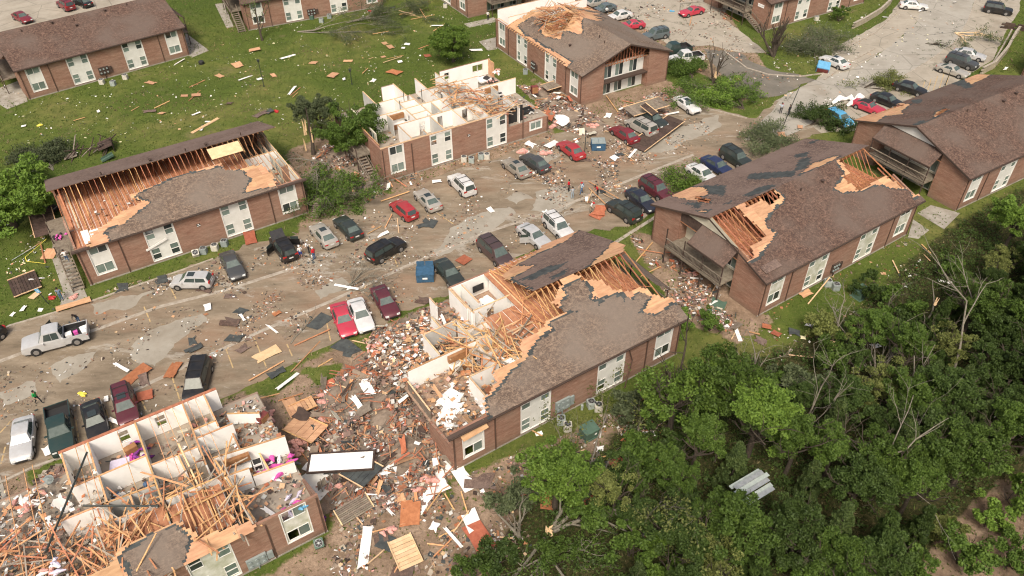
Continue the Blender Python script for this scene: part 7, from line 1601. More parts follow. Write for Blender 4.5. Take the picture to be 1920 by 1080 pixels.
# litter on the floors of the open buildings
def floorlit(key, rect, n, seed, z=2.8, pile=.3):
    r = random.Random(seed); mb = MB()
    for _ in range(n):
        x, y = r.uniform(rect[0], rect[1]), r.uniform(rect[2], rect[3]); s = r.uniform(.12, .5); a = r.uniform(0, 6.28); m = r.choices(range(len(MA)), [14, 14, 14, 5, 6, 3, 8, 5, 8, 6, 6, 14, 12])[0]
        d = Vector((math.cos(a), math.sin(a), r.gauss(0, .2))) * s / 2; sd = Vector((-math.sin(a), math.cos(a), r.gauss(0, .2))) * s / 2 * r.choice([1, .6, .25]); c = Vector((x, y, z + r.random() * pile)); h = Vector((0, 0, .03))
        mb.add([c - d - sd, c + d - sd, c + d + sd, c - d + sd, c - d - sd + h, c + d - sd + h, c + d + sd + h, c - d + sd + h], [(4, 5, 6, 7), (0, 1, 5, 4), (1, 2, 6, 5), (2, 3, 7, 6), (3, 0, 4, 7)], m)
    e = BP[key]; o = mb.build("floor_debris", MA); o.location = e.location; o.rotation_euler = e.rotation_euler; tag(o, {'J': "scraps and belongings over the floors of the roofless corner building", 'D': "scraps on the floors of the roofless white roomed building", 'E': "scraps on the floors of the half roofless building", 'C': "scraps and clothing on the open attic floor of the long building"}[key], kind="stuff")
floorlit('J', (.5, 13, 1, 15.5), 1100, 1, pile=1.3); floorlit('J', (13, 28, 1, 16), 800, 2, pile=.35); floorlit('D', (.6, 27, .5, 17.5), 420, 3, pile=.2); floorlit('E', (.4, 14, .6, 17), 1500, 4, pile=.8); floorlit('E', (-.6, 8, 9.6, 17.9), 1300, 14, pile=.6); floorlit('J', (24, 28, 8, 16), 160, 15, pile=.2); floorlit('C', (23.5, 27.6, .6, 17), 160, 5, pile=.8)
floorlit('C', (2, 23, 2, 9), 90, 6, z=H - .02, pile=.1); floorlit('D', (21, 28, 1, 9), 160, 7, pile=.4); floorlit('J', (0.5, 9, 0, 15.5), 500, 8, pile=2.6)

# larger broken boards and wall pieces leaning in the heaps, each one a thing
def heapboards(n, key, area, zr_, mats, where, grp, smin=.7, smax=2.4):
    for i in range(n):
        for _ in range(50):
            x, y = rd.uniform(area[0], area[1]), rd.uniform(area[2], area[3])
            if key or inpoly(*at(x, y)[:2], px(area[4])): break
        p = BW(key, x, y) if key else at(x, y); m = rd.choice(mats); sx = rd.uniform(smin, smax); sy = sx * rd.choice([.25, .4, .7, .12])
        nm = {'drywall': "white drywall slab", 'drywall_grey': "grey drywall slab", 'ply': "tan plywood piece", 'ply_red': "rust brown board", 'greywood': "grey weathered board", 'darkwood': "dark stained board", 'felt': "charcoal felt piece", 'cream': "cream siding piece", 'shingle_pink': "brown shingle slab", 'lumber_red': "aged timber", 'dust': "dust covered slab"}[m]
        sheetobj("broken_board", p, sx, sy, rd.uniform(0, 3.1), m, ("narrow " if sy < sx * .2 else "large " if sx > 1.8 else "small " if sx < 1.1 else "") + nm + " leaning " + where, grp, z=rd.uniform(*zr_), tilt=(rd.gauss(0, .45), rd.gauss(0, .45)), rough=.3)
RP = RUB[0][0]
heapboards(95, None, (550, 855, 570, 940, RP), (.25, 1.3), ['ply', 'ply_red', 'greywood', 'greywood', 'darkwood', 'felt', 'drywall', 'drywall', 'cream', 'shingle_pink', 'lumber_red', 'dust', 'dust'], "in the rubble between the two lower buildings", "broken boards in the rubble")
heapboards(26, None, (970, 1150, 150, 260, RUB[4][0]), (.2, 1.0), ['ply', 'drywall', 'greywood', 'darkwood', 'cream', 'ply_red', 'felt'], "in the wreckage left of the gabled building", "broken boards left of the gabled building")
heapboards(22, None, (575, 740, 250, 380, RUB[3][0]), (.15, .8), ['ply', 'drywall', 'greywood', 'dust', 'rock' if False else 'dust', 'ply_red'], "in the gap behind the uprooted tree", "broken boards behind the uprooted tree")
heapboards(30, 'E', (.6, 13.5, 1, 16), (3.0, 4.4), ['drywall', 'drywall', 'ply', 'lumber_red', 'greywood', 'drywall_grey', 'ply_red'], "inside the half roofless building", "broken boards in the half roofless building")
heapboards(34, 'J', (1, 27, 1, 15), (3.0, 4.3), ['drywall', 'drywall', 'ply', 'drywall_grey', 'darkwood', 'cream'], "inside the roofless corner building", "broken boards in the roofless corner building")
heapboards(14, None, (1190, 1400, 450, 630, RUB[6][0]), (.1, .4), ['drywall', 'ply_red', 'greywood', 'cream', 'felt'], "beneath the left balcony of the large roof", "broken boards below the balcony", .5, 1.5)
hp = MB()
for i in range(420):
    for _ in range(30):
        x, y = rd.uniform(560, 850), rd.uniform(580, 940); q = at(x, y)
        if inpoly(q.x, q.y, px(RP)): break
    a = rd.uniform(0, 6.28); pt = rd.gauss(0, .25); ln = rd.uniform(.4, 1.7); d = Vector((math.cos(a) * math.cos(pt), math.sin(a) * math.cos(pt), math.sin(pt))) * ln / 2; q.z = rd.uniform(.15, 1.2); hp.beam(q - d, q + d, .09, .05, i % 3)
tag(hp.build("splintered_lumber", ['lumber_red', 'greywood', 'lumber']), "short splintered lumber bristling from the rubble between the two lower buildings", kind="stuff")
# ------------------------------------------------------------------ street furniture, services, furniture, wreck pieces
def lamp(px_, py_, hgt, label, head='box', lean=0):
    p = at(px_, py_); e = empty("lamp_post", (p.x, p.y, 0), 0, label, "lamp post", "lamp posts"); e.rotation_euler = (0, lean, 0)
    q = MB(); q.cyl((0, 0), .07, 0, hgt, 8, r2=.05); q.cyl((0, 0), .14, 0, .12, 8); q.build("pole", 'dark_metal', e)
    q = MB()
    if head == 'box': q.box(-.16, .16, -.16, .16, hgt, hgt + .34); q.box(-.22, .22, -.22, .22, hgt + .34, hgt + .4)
    else: q.tube([(0, 0, hgt), (0, 0, hgt + .25)], [.12, .03], 8)
    q.build("lamp_head", 'dark_metal', e); return e
lamp(495, 162, 4.5, "slim dark lamp post standing on the open upper left lawn")
lamp(660, 158, 2.4, "short dark lamp post near the stripped grey green tree")
lamp(1096, 290, 3.9, "dark lamp post between the bright red sedan and the blue dumpster", 'c')
lamp(1466, 242, 7.2, "tall leaning dark lamp post beside the photographers on the road", 'c', .16)
lamp(1772, 160, 2.6, "short dark pole at the back edge of the far right roof", 'c')
# accessible parking sign
p = at(91, 570); e = empty("parking_sign", (p.x, p.y, 0), 0, "small sky blue accessible parking sign on a dark post at the left kerb", "sign"); e.rotation_euler = (0, -.22, 0)
q = MB(); q.cyl((0, 0), .05, 0, 2.3, 8); q.build("sign_post", 'dark_metal', e)
q = MB(); q.box(-.26, .26, -.05, -.02, 1.85, 2.45); sp = q.build("sign_panel", 'skyblue', e)
q = MB(); q.cyl((0, 0), .04, 0, .01, 10); q.beam((0, -.02, .005), (.0, -.18, .005), .04, .01); q.beam((0, -.10, .005), (.1, -.10, .005), .03, .01); q.beam((0, -.18, .005), (.11, -.18, .005), .03, .01); q.beam((.11, -.18, .005), (.15, -.27, .005), .03, .01)
q.tube([(math.cos(t) * .1 - .01, -.21 + math.sin(t) * .1, .005) for t in [3.9 - i * .42 + 3.0 for i in range(11)]], .015, 5)
link("wheelchair_symbol", q.mesh("wheelchair_symbol", 'white'), sp, (0, -.052, 2.28), (math.pi / 2, 0, 0))
def dumpster(px_, py_, yaw, m, label, lid='open', tilt=None, face='utility_grey', z=0):
    p = at(px_, py_); e = empty("dumpster", (p.x, p.y, z), yaw, label, "dumpster", "dumpsters"); e.scale = (.84,) * 3
    if tilt: e.rotation_euler = (tilt[0], tilt[1], yaw)
    q = MB(); a, b_, h = 1.25, 1.05, 1.55
    for s in (-1, 1): q.box(min(s * a, s * (a - .06)), max(s * a, s * (a - .06)), -b_, b_, .15, h - .002); q.box(-a + .06, a - .06, min(s * b_, s * (b_ - .06)), max(s * b_, s * (b_ - .06)), .15, h)
    q.box(-a, a, -b_, b_, .10, .149); q.box(-a - .05, a + .05, -b_ - .05, b_ + .05, h - .16, h - .06)
    for x in (-.8, -.27, .27, .8): q.box(x - .04, x + .04, -b_ - .045, -b_ - .003, .15, h - .16)
    q.build("bin_body", m, e)
    q = MB(); q.box(-a + .05, a - .05, -b_ + .05, b_ - .05, h - .5, h - .45); q.build("rubbish", 'ply', e)
    for s in (-1, 1):
        q = MB()
        if lid == 'open': q.obox((s * a / 2, b_ + .12, h + .28), (a / 2 - .03, 0, 0), (0, .025, 0), (0, .05, .42))
        else: q.obox((s * a / 2, 0, h + .03), (a / 2 - .03, 0, 0), (0, b_ + .05, 0), (0, 0, .025))
        q.build("lid", face, e)
    q = MB(); q.box(-.35, .35, -b_ - .06, -b_ - .048, .7, 1.0); q.build("label_panel", 'white', e)
    for s in (-1, 1):
        q = MB(); q.box(min(s * a, s * (a + .12)), max(s * a, s * (a + .12)), -.25, .25, .85, 1.05); q.build("fork_sleeve", m, e)
    return e
dumpster(798, 522, YAW - .52, 'blue', "blue dumpster with open lid and boards inside, beside the dark green sedan", face='blue')
dumpster(1121, 278, YAW - .56, 'blue', "blue dumpster with closed grey lids between the two red sedans", lid='shut')
dumpster(1541, 132, YAW - .9, 'skyblue', "sky blue and maroon dumpster tipped over by the brush pile and white sedan", lid='shut', tilt=(.35, .1), face='skyblue')
q = MB(); q.obox((0, -1.12, .8), (1.15, 0, 0), (0, .02, 0), (0, 0, .6)); o = q.build("maroon_side", 'maroon_item', bpy.data.objects["dumpster.002"] if "dumpster.002" in bpy.data.objects else None)
def condenser(px_, py_, label, m='ac', yaw=0, tilt=0):
    p = at(px_, py_); e = empty("air_conditioner", (p.x, p.y, 0), yaw, label, "air conditioner", "outdoor air conditioning units"); e.rotation_euler = (tilt, 0, yaw)
    q = MB(); s = .42; q.prism([(s, -s * .8), (s, s * .8), (s * .8, s), (-s * .8, s), (-s, s * .8), (-s, -s * .8), (-s * .8, -s), (s * .8, -s)], 0, .8); q.build("cabinet", m, e)
    q = MB(); q.cyl((0, 0), .33, .802, .83, 14); q.build("fan_well", 'plastic', e)
    q = MB(); q.tube([(.34 * math.cos(t / 12 * 6.283), .34 * math.sin(t / 12 * 6.283), .85) for t in range(13)], .025, 5); q.cyl((0, 0), .09, .83, .87, 8)
    for k in range(3): q.beam((-.33 * math.cos(k * 1.05), -.33 * math.sin(k * 1.05), .86), (.33 * math.cos(k * 1.05), .33 * math.sin(k * 1.05), .86), .02, .02)
    q.build("fan_guard", 'steel', e); return e
condenser(1052, 793, "pale green air conditioner nearest the white window panel, behind the half roofless building"); condenser(1064, 805, "beige square air conditioner, nearest of the four behind the half roofless building", 'ac_pale')
condenser(1108, 762, "pale green air conditioner right of the grey meter cabinet", 'ac', .3); condenser(1122, 768, "beige air conditioner, rightmost of the four behind the half roofless building", 'ac_pale')
condenser(870, 302, "air conditioner under the middle wall of the roofless white roomed building, leftmost of four", 'ac_pale'); condenser(884, 304, "air conditioner second from left under the roofless white roomed building"); condenser(902, 297, "air conditioner third from left under the roofless white roomed building"); condenser(913, 297, "air conditioner rightmost under the roofless white roomed building", 'ac_pale')
condenser(1551, 535, "round topped air conditioner behind the large brown roofed building, left of two"); condenser(1566, 542, "air conditioner behind the large brown roofed building, right of two", 'utility_grey')
condenser(192, 157, "pale air conditioner against the intact building, left of the meter bank", 'ac_pale'); condenser(213, 160, "air conditioner with a rusty top below the intact building's meter bank"); condenser(236, 148, "pale air conditioner right of the intact building's meter bank", 'ac_pale')
condenser(585, 36, "air conditioner against the second building at the top", 'utility_green'); condenser(603, 42, "pale green air conditioner against the second building at the top", 'ac'); condenser(618, 34, "dark air conditioner against the second building at the top", 'utility_grey')
condenser(985, 138, "dark grey air conditioner beside the gabled building", 'utility_grey'); condenser(835, 14, "air conditioner at the top edge by the upper lawn", 'ac_pale'); condenser(1530, 38, "pale air conditioner by the shrub at the top right building", 'ac_pale')
condenser(368, 478, "beige round air conditioner lying askew under the open roof building", 'ac_pale', .4, .5); condenser(383, 474, "blue grey air conditioner under the open roof building", 'utility_grey'); condenser(404, 468, "square pale air conditioner between the two dark cars and the wall", 'ac_pale'); condenser(422, 460, "dark air conditioner beside the pale square one under the open roof building", 'utility_grey')
condenser(598, 1020, "crumpled green air conditioner at the right wall of the roofless corner building", 'utility_green', .4, .5)
def transformer(px_, py_, label, s=1.0):
    p = at(px_, py_); e = empty("transformer_box", (p.x, p.y, 0), YAW, label, "utility box", "green utility boxes")
    q = MB(); q.box(-.8 * s, .8 * s, -.6 * s, .6 * s, .05, .95 * s); q.box(-.95 * s, .95 * s, -.75 * s, .75 * s, 0, .05); q.build("cabinet", 'utility_green', e)
    q = MB(); q.add([(-.84 * s, -.66 * s, .96 * s), (.84 * s, -.66 * s, .96 * s), (.84 * s, .64 * s, 1.15 * s), (-.84 * s, .64 * s, 1.15 * s), (-.84 * s, -.66 * s, 1.0 * s), (.84 * s, -.66 * s, 1.0 * s), (.84 * s, .64 * s, 1.2 * s), (-.84 * s, .64 * s, 1.2 * s)], [(0, 3, 2, 1), (4, 5, 6, 7), (0, 1, 5, 4), (1, 2, 6, 5), (2, 3, 7, 6), (3, 0, 4, 7)]); q.build("sloping_lid", 'utility_green', e)
    q = MB(); q.box(.25, .5, -.62 * s, -.605 * s, .4, .6); q.build("warning_sticker", 'white', e)
transformer(1104, 815, "dark green utility box with sloping lid on the grass behind the half roofless building"); transformer(1612, 555, "dark green utility box half hidden in the bushes behind the large brown roofed building")
p = at(1125, 820); q = MB(); q.cyl((0, 0), .1, 0, .9, 10); q.tube([(0, 0, .9), (0, 0, .98)], [.1, .04], 10); o = q.build("marker_post", 'trim'); o.location = p; tag(o, "short white marker post beside the dark green utility box", "post")
p = at(1091, 768); q = MB(); q.box(-.12, .12, -.1, .1, 0, .7); o = q.build("utility_pedestal", 'ac'); o.location = p; tag(o, "small grey green pedestal between the meter cabinet and the air conditioners", "utility pedestal")
def meters(key, x, z0, w, h, m, label, pan=6):
    e = empty("meter_bank", BW(key, x, -.02, z0), BP[key].rotation_euler.z, label, "electric meters", "electric meter banks on the walls")
    q = MB(); q.box(-w / 2, w / 2, -.22, 0, 0, h); q.build("cabinet", m, e)
    for i in range(pan):
        q = MB(); cx, cz = -w / 2 + w * (i % 3 + .5) / 3, h * (i // 3 + .5) / (pan // 3); q.tube([(cx, -.225, cz), (cx, -.33, cz)], .15, 10); q.build("meter", 'utility_grey', e)
    q = MB(); q.box(w / 2 + .05, w / 2 + .55, -.2, 0, .1, h - .2); q.build("side_box", m, e)
    q = MB(); q.box(-.05, .05, -.16, -.06, -z0, 0); q.build("conduit", m, e)
meters('E', 12.6, .9, 1.7, 1.5, 'utility_grey', "grey electric cabinet on the brick wall behind the half roofless building")
meters('B', 12.9, .9, 1.7, 1.3, 'darkwood', "dark meter bank on the intact building's brick wall"); meters('A', 12.9, .9, 1.7, 1.2, 'darkwood', "dark meter bank on the second building at the top")
meters('F', 13.2, .8, 1.3, 1.2, 'darkwood', "dark meter bank on the large brown roofed building's long wall"); meters('J', 21.9, .5, 1.7, 1.2, 'utility_grey', "grey meter bank on the roofless corner building's brick wall"); meters('G', 13.5, .8, 1.3, 1.4, 'darkwood', "dark meter bank on the gabled building's window wall")
# retaining walls
def retwall(pts, h, th, label, m='block', cap=True):
    e = empty("retaining_wall", (0, 0, 0), 0, label, "retaining wall"); P = [Vector(p) for p in px(pts)]; out = []
    bl = 0
    for a, b_ in zip(P, P[1:]):
        d = b_ - a; n = max(1, round(d.length / 1.1)); dn = d.normalized(); nn = Vector((-dn.y, dn.x))
        for i in range(n):
            for k in range(4):
                f0 = (i + (.5 if k % 2 else 0)) / n; f1 = min(1, f0 + 1 / n)
                if f0 >= 1: continue
                c0, c1 = a + d * f0, a + d * f1; c = (c0 + c1) / 2; q = MB(); ln = (c1 - c0).length / 2 - .012
                q.obox((c.x, c.y, h * (k + .5) / 4), (dn.x * ln, dn.y * ln, 0), (nn.x * th / 2, nn.y * th / 2, 0), (0, 0, h / 8 - .008)); q.build("wall_block", m, e); bl += 1
        if cap:
            q = MB(); c = (a + b_) / 2; q.obox((c.x, c.y, h + .04), (d.x / 2, d.y / 2, 0), (nn.x * th * .62, nn.y * th * .62, 0), (0, 0, .04)); q.build("coping", 'kerb', e)
retwall([(1598, 54), (1622, 42), (1650, 25), (1668, 8), (1676, -8)], 1.1, .35, "tan block retaining wall curving up the grass bank at the top right")
retwall([(1838, 140), (1862, 128), (1885, 100), (1900, 72), (1908, 62)], 1.3, .35, "curved pale retaining wall behind the three cars at the far right")
retwall([(1875, 52), (1900, 56), (1930, 60)], 1.2, .3, "dark stained timber wall at the right edge above the curved wall", 'darkwood', False)
# ---------------- kitchens, beds and belongings
def boxthing(name, key, x, y, z, sx, sy, sz, m, label, cat, yaw=0, extra=None, tilt=0, grp=None):
    e = empty(name, BW(key, x, y, z), BP[key].rotation_euler.z + yaw, label, cat, grp); e.rotation_euler = (tilt, tilt * .5, e.rotation_euler.z)
    q = MB(); q.box(-sx / 2, sx / 2, -sy / 2, sy / 2, 0, sz); q.build("carcass", m, e)
    for nm, m2, (a, b_, c, d, e0, e1) in (extra or []):
        q = MB(); q.box(a, b_, c, d, e0, e1); q.build(nm, m2, e)
    return e
def kitchen(key, x, y, yaw, lb):
    ex = [("cupboard_door", 'cab', (-.98 + i * .5, -.52 + i * .5, -.345, -.325, .1, .8)) for i in range(4)] + [("worktop", 'trim', (-1.05, 1.05, -.36, .34, .86, .9))]
    boxthing("kitchen_units", key, x, y, 2.78, 2.0, .62, .86, 'cab', "brown kitchen units with pale worktop " + lb, "kitchen units", yaw, ex, grp="kitchen fittings")
    ex = [("cupboard_door", 'cab', (-1.1 + i * .55, -.6 + i * .55, -.2, -.18, .05, .75)) for i in range(4)]
    e = boxthing("wall_cupboard", key, x - math.sin(yaw) * 0 + .0, y, 4.3, 2.3, .36, .8, 'cab', "brown wall cupboard run " + lb, "cupboard", yaw, ex, grp="kitchen fittings"); e.location += Vector((-math.sin(BP[key].rotation_euler.z + yaw), math.cos(BP[key].rotation_euler.z + yaw), 0)) * .1
    boxthing("cooker", key, x + math.cos(yaw) * 1.55, y + math.sin(yaw) * 1.55, 2.78, .78, .7, .95, 'white', "white cooker with black hob " + lb, "cooker", yaw, [("hob", 'plastic', (-.34, .34, -.3, .3, .951, .97)), ("oven_door", 'plastic', (-.3, .3, -.372, -.352, .25, .7))], grp="kitchen fittings")
kitchen('D', 6.6, 8.8, 0, "in the left rooms of the roofless white roomed building"); kitchen('D', 23.2, 8.9, 0, "in the right rooms of the roofless white roomed building")
kitchen('E', 6.0, 8.8, 0, "in the left rooms of the half roofless building"); kitchen('J', 23.6, 7.8, -.1, "in the right rooms of the roofless corner building")
def bed(key, x, y, yaw, m, label, z=2.78, mat2='lavender'):
    e = empty("bed", BW(key, x, y, z), BP[key].rotation_euler.z + yaw, label, "bed", "beds in the open rooms")
    q = MB(); q.box(-1.1, 1.1, -.85, .85, .1, .35); q.build("bed_base", 'greywood', e)
    q = MB(); q.prism([(-1.1, -.8), (1.05, -.85), (1.12, 0), (1.1, .8), (.2, .88), (-1.1, .84)], .36, .62); q.build("mattress", m, e)
    for s in (-1, 1): q = MB(); q.box(-1.0, -.55, s * .42 - .3, s * .42 + .3, .625, .75); q.build("pillow", 'white', e)
    q = MB(); q.prism([(.1, -.86), (1.0, -.5), (1.1, .7), (.3, .5), (-.2, -.1)], .625, .68); q.build("blanket", mat2, e)
bed('J', 14.6, 14.0, 1.4, 'lavender', "double bed with a lavender sheet in the back bedroom of the roofless corner building")
bed('E', 3.0, 5.5, .4, 'white', "white bedding heaped on a bed in the left room of the half roofless building", mat2='white'); bed('E', 13.3, 15.6, .2, 'white', "white bed under a wall screen in the back room of the half roofless building", mat2='white')
bed('D', 25.5, 15.5, .1, 'white', "white bed with dark clothes in the far right room of the roofless white roomed building", mat2='plastic')
def pile(key, x, y, z, mats, label, cat, n=14, s=.6, seed=1):
    r = random.Random(seed); q = MB()
    for i in range(n):
        c = Vector((r.gauss(0, s * .6), r.gauss(0, s * .6), r.uniform(0, s * .35))); a = r.uniform(0, 6.28); d = Vector((math.cos(a), math.sin(a), r.gauss(0, .2))) * r.uniform(.15, .45) * s * 1.6
        q.tube([c - d, c + Vector((0, 0, .06)), c + d + Vector((0, 0, -.02))], [.05, .16 * s + .06, .04], 6, r.randrange(len(mats)))
    o = q.build("clothes_pile", mats, None, True); p = BW(key, x, y, z) if key else Vector((x, y, z)); o.location = p; tag(o, label, cat)
pile('J', 16.2, 15.2, 2.85, ['magenta', 'purple'], "bright magenta and purple clothes beside the lavender bed", "clothes", 12, .9, 2); pile('J', 15.9, 13.2, 2.85, ['purple', 'denim', 'lavender'], "purple and blue clothes heap at the foot of the lavender bed", "clothes", 20, 1.0, 3)
pile('J', 13.6, 11.0, 2.85, ['denim', 'white'], "blue clothes heap near the broken wall of the roofless corner building", "clothes", 12, .8, 4); pile('J', 26.2, 6.8, 2.85, ['plastic', 'felt', 'magenta', 'white'], "black sheeting and pink clothes in the right room of the roofless corner building", "clothes", 26, 1.3, 5)
pile('J', 19.5, 4.2, 2.85, ['plastic', 'felt', 'darkwood'], "black garments heaped in the front room of the roofless corner building", "clothes", 26, 1.3, 6); pile('J', 8.4, 4.4, 5.8, ['pink', 'lavender', 'white'], "pale pink cloth caught on top of the rafter heap", "clothes", 12, .8, 7)
pile('J', 26.4, 2.0, 2.9, ['lavender', 'magenta'], "pink and lilac bedding behind the front wall's corner window", "bedding", 12, .8, 8); pile('D', 26.5, 14.5, 2.9, ['plastic', 'darkwood', 'pink'], "dark clothes in the far right room of the roofless white roomed building", "clothes", 16, .8, 9)
pile('E', 9.6, 5.0, 5.0, ['white'], "white bedding caught in the rafters of the half roofless building", "bedding", 14, .8, 10); pile('E', 2.6, 4.6, 2.9, ['white', 'drywall'], "large heap of white bedding in the left room of the half roofless building", "bedding", 30, 1.4, 11)
pile('C', -1.4, 8.2, 2.75, ['magenta', 'plastic'], "magenta and black clothes on the balcony of the open roof building", "clothes", 12, .6, 12); pile('E', 14.3, 14.6, 2.9, ['white', 'lumber_red'], "white and brown belongings in the back room of the half roofless building", "belongings", 16, .9, 13)
pile('J', 22.3, 14.4, 3.0, ['pink'], "pink insulation draped over the rear wall of the roofless corner building", "insulation", 16, .9, 14); pile('J', 7.0, 14.2, 3.4, ['pink', 'drywall'], "pink insulation in the rubble at the rear left of the roofless corner building", "insulation", 16, 1.0, 15)
pile('D', 28.0, 15.8, 3.6, ['pink', 'drywall'], "pink insulation hanging at the far right wall of the roofless white roomed building", "insulation", 10, .8, 16)
q = MB(); q.box(-.7, .7, -.05, .05, 0, .85); e = empty("television", BW('E', 13.6, 17.45, 3.7), BP['E'].rotation_euler.z, "black flat television on the back wall of the half roofless building", "television"); q.build("screen", 'plastic', e); q = MB(); q.box(-.2, .2, .05, .16, .3, .6); q.build("wall_bracket", 'dark_metal', e)
for key, x, y, lb in (('D', 9.3, 6.4, "white bath"), ('E', 9.6, 12.2, "white bath"), ('J', 22.2, 12.2, "white bath")):
    e = empty("bathtub", BW(key, x, y, 2.78), BP[key].rotation_euler.z, lb + {'D': " in the roofless white roomed building", 'E': " in the half roofless building", 'J': " in the roofless corner building"}[key], "bath", "baths in open bathrooms")
    q = MB(); 
    for a in ((-.9, .9, -.4, -.32), (-.9, .9, .32, .4), (-.9, -.8, -.32, .32), (.8, .9, -.32, .32)): q.box(*a, 0, .55)
    q.box(-.8, .8, -.32, .32, 0, .12); q.build("tub", 'white', e); q = MB(); q.tube([(.72, 0, .5), (.72, 0, .7), (.6, 0, .7)], .03, 6); q.build("tap", 'chrome', e)
for key, x, y, z, yaw, lb in (('E', 6.9, 12.0, 2.8, .3, "dark desk in the rear left room of the half roofless building"), ('J', 15.9, 15.8, 2.8, .2, "brown bedside chest beside the lavender bed"), ('J', 27.4, 12.8, 2.8, .5, "dark red brown chest in the rear right room of the roofless corner building"), ('D', 22.4, 3.0, 2.8, .3, "tan board chest in the white box room of the roofless white roomed building")):
    boxthing("chest_of_drawers", key, x, y, z, 1.1, .6, .8, 'maroon_item' if 'red' in lb else 'cab', lb, "chest", yaw, [("drawer", 'cab', (-.5, .5, -.32, -.303, .08 + i * .24, .28 + i * .24)) for i in range(3)], grp="chests left in open rooms")
p = at(1002, 182); e = empty("cabinet", (p.x, p.y, .8), .3, "dark red cabinet standing on the rubble beside the roofless white roomed building", "cabinet"); q = MB(); q.box(-.55, .55, -.4, .4, 0, 1.2); q.build("carcass", 'maroon_item', e); q = MB(); q.box(-.5, .5, -.42, -.403, .08, 1.12); q.build("cabinet_door", 'cab', e)
p = BW('D', 25.6, 2.4, 2.78); e = empty("sofa", p, BP['D'].rotation_euler.z, "black sofa on the exposed floor at the right end of the roofless white roomed building", "sofa"); q = MB(); q.box(-.9, .9, -.4, .4, .1, .45); q.build("seat", 'plastic', e); q = MB(); q.box(-.9, .9, .25, .42, .45, .9); q.build("backrest", 'plastic', e)
for s in (-1, 1): q = MB(); q.box(s * .9 - .1, s * .9 + .1, -.4, .4, .1, .65); q.build("armrest", 'plastic', e)
# poles across the corner building
for a, b_, z, lb in (((163, 848), (86, 1035), 6.1, "long dark green pole slanting across the rafter heap"), ((156, 948), (297, 949), 6.4, "second dark green pole lying level across the rafter heap"), ((162, 850), (170, 858), 6.2, None)):
    P, Q = at(a[0], a[1], z), at(b_[0], b_[1], z - .3)
    if lb: q = MB(); q.tube([P, Q], .09, 7); tag(q.build("metal_pole", 'dark_metal'), lb, "pole", "dark poles on the corner building")
q = MB(); q.cyl((0, 0), .45, 0, .12, 12); q.tube([(0, 0, .1), (0, 0, .35)], [.43, .1], 12); o = q.build("satellite_dish", 'utility_grey'); o.location = BW('J', 9.0, 16.0, 3.5); o.rotation_euler = (.3, .2, 0); tag(o, "round grey disc lying on the rubble at the rear left of the roofless corner building", "disc")
for x, y, hh in ((9.2, 11.6, 1.7), (11.6, 10.2, 2.1), (7.6, 9.6, 1.5)):
    q = MB(); q.cyl((0, 0), .05, 0, hh, 7); o = q.build("vent_pipe", 'dark_metal'); o.location = BW('D', x, y, 5.2); tag(o, "thin dark vent pipe standing up from the roofless white roomed building", "pipe", "vent pipes over the white rooms")
# ---------------- wrecked wooden porches and wall panels
def slatpanel(name, a, b_, wd, n, m, label, z0=.15, z1=.15, frame='ply_pale', m2=None, cat="wooden panel"):
    """panel of boards from pixel a to pixel b, wd wide, n boards across"""
    P, Q = at(a[0], a[1], z0), at(b_[0], b_[1], z1); d = Q - P; ln = d.length; dn = d.normalized(); sd = dn.cross(Vector((0, 0, 1))).normalized(); up = sd.cross(dn)
    e = empty(name, (0, 0, 0), 0, label, cat, "wrecked porch and wall panels")
    for i in range(n):
        c = P + d * ((i + .5) / n); q = MB(); q.obox(c + up * rd.uniform(-.015, .015), sd * wd / 2 * rd.uniform(.94, 1.0), dn * (ln / n / 2 - .02), up * .02); q.build("board", m, e)
    for s in (-1, 1): q = MB(); q.beam(P + sd * s * wd * .47 + up * .07, Q + sd * s * wd * .47 + up * .07, .1, .09); q.build("frame_rail", frame, e)
    q = MB(); q.beam(P - up * .07, Q - up * .07, .12, .09); q.build("cross_rail", 'darkwood', e)
    return e
slatpanel("roof_panel", (1192, 278), (1268, 222), 3.4, 9, 'darkwood', "dark ribbed roof panel lying over the tan minivan's tail", .3, .9)
slatpanel("wall_panel", (1178, 210), (1245, 190), 3.6, 8, 'greywood', "tan grooved wall panel collapsed in front of the gabled building", 1.5, 1.9)
slatpanel("wall_panel", (1205, 196), (1228, 214), 1.6, 5, 'darkwood', "dark narrow panel leaning on the tan grooved wall panel", 2.8, 2.0)
slatpanel("wall_panel", (1020, 165), (1062, 152), 2.6, 6, 'greywood', "tan weathered panel on the rubble left of the gabled building", .9, 1.2)
slatpanel("collapsed_decking", (20, 542), (72, 522), 4.2, 9, 'darkwood', "dark slatted porch panel lying on the far left lawn", .25, .35)
slatpanel("wall_panel", (655, 940), (672, 968), 3.4, 9, 'greywood', "grey grooved wall panel in the wreck heap", .8, .3)
slatpanel("door_panel", (748, 1008), (772, 1062), 2.2, 8, 'ply_pale', "pale cream grooved panel with a charcoal scrap at the bottom edge", .2, .2)
slatpanel("roof_panel", (655, 870), (700, 895), 3.0, 5, 'felt', "charcoal panel with brown seams in the wreck heap", 1.2, 1.4)
slatpanel("roof_panel", (545, 790), (600, 815), 2.6, 5, 'ply', "bright tan sheathing panel with diagonal brace in the wreck heap", 1.0, 1.2, frame='lumber')
slatpanel("roof_panel", (545, 772), (590, 752), 1.6, 6, 'ply', "narrow tan sheathing strip above the bright braced panel", 1.0, 1.0, frame='lumber')
slatpanel("balcony_wreck", (88, 440), (75, 395), 3.0, 7, 'darkwood', "torn slatted balcony roof hanging off the left end of the open roof building", 1.6, 2.2)
slatpanel("wall_panel", (300 + 60, 250), (410, 222), 0.4, 2, 'ply_pale', "cream strip of fascia lying on the back slope of the open roof building", 5.2, 5.2)
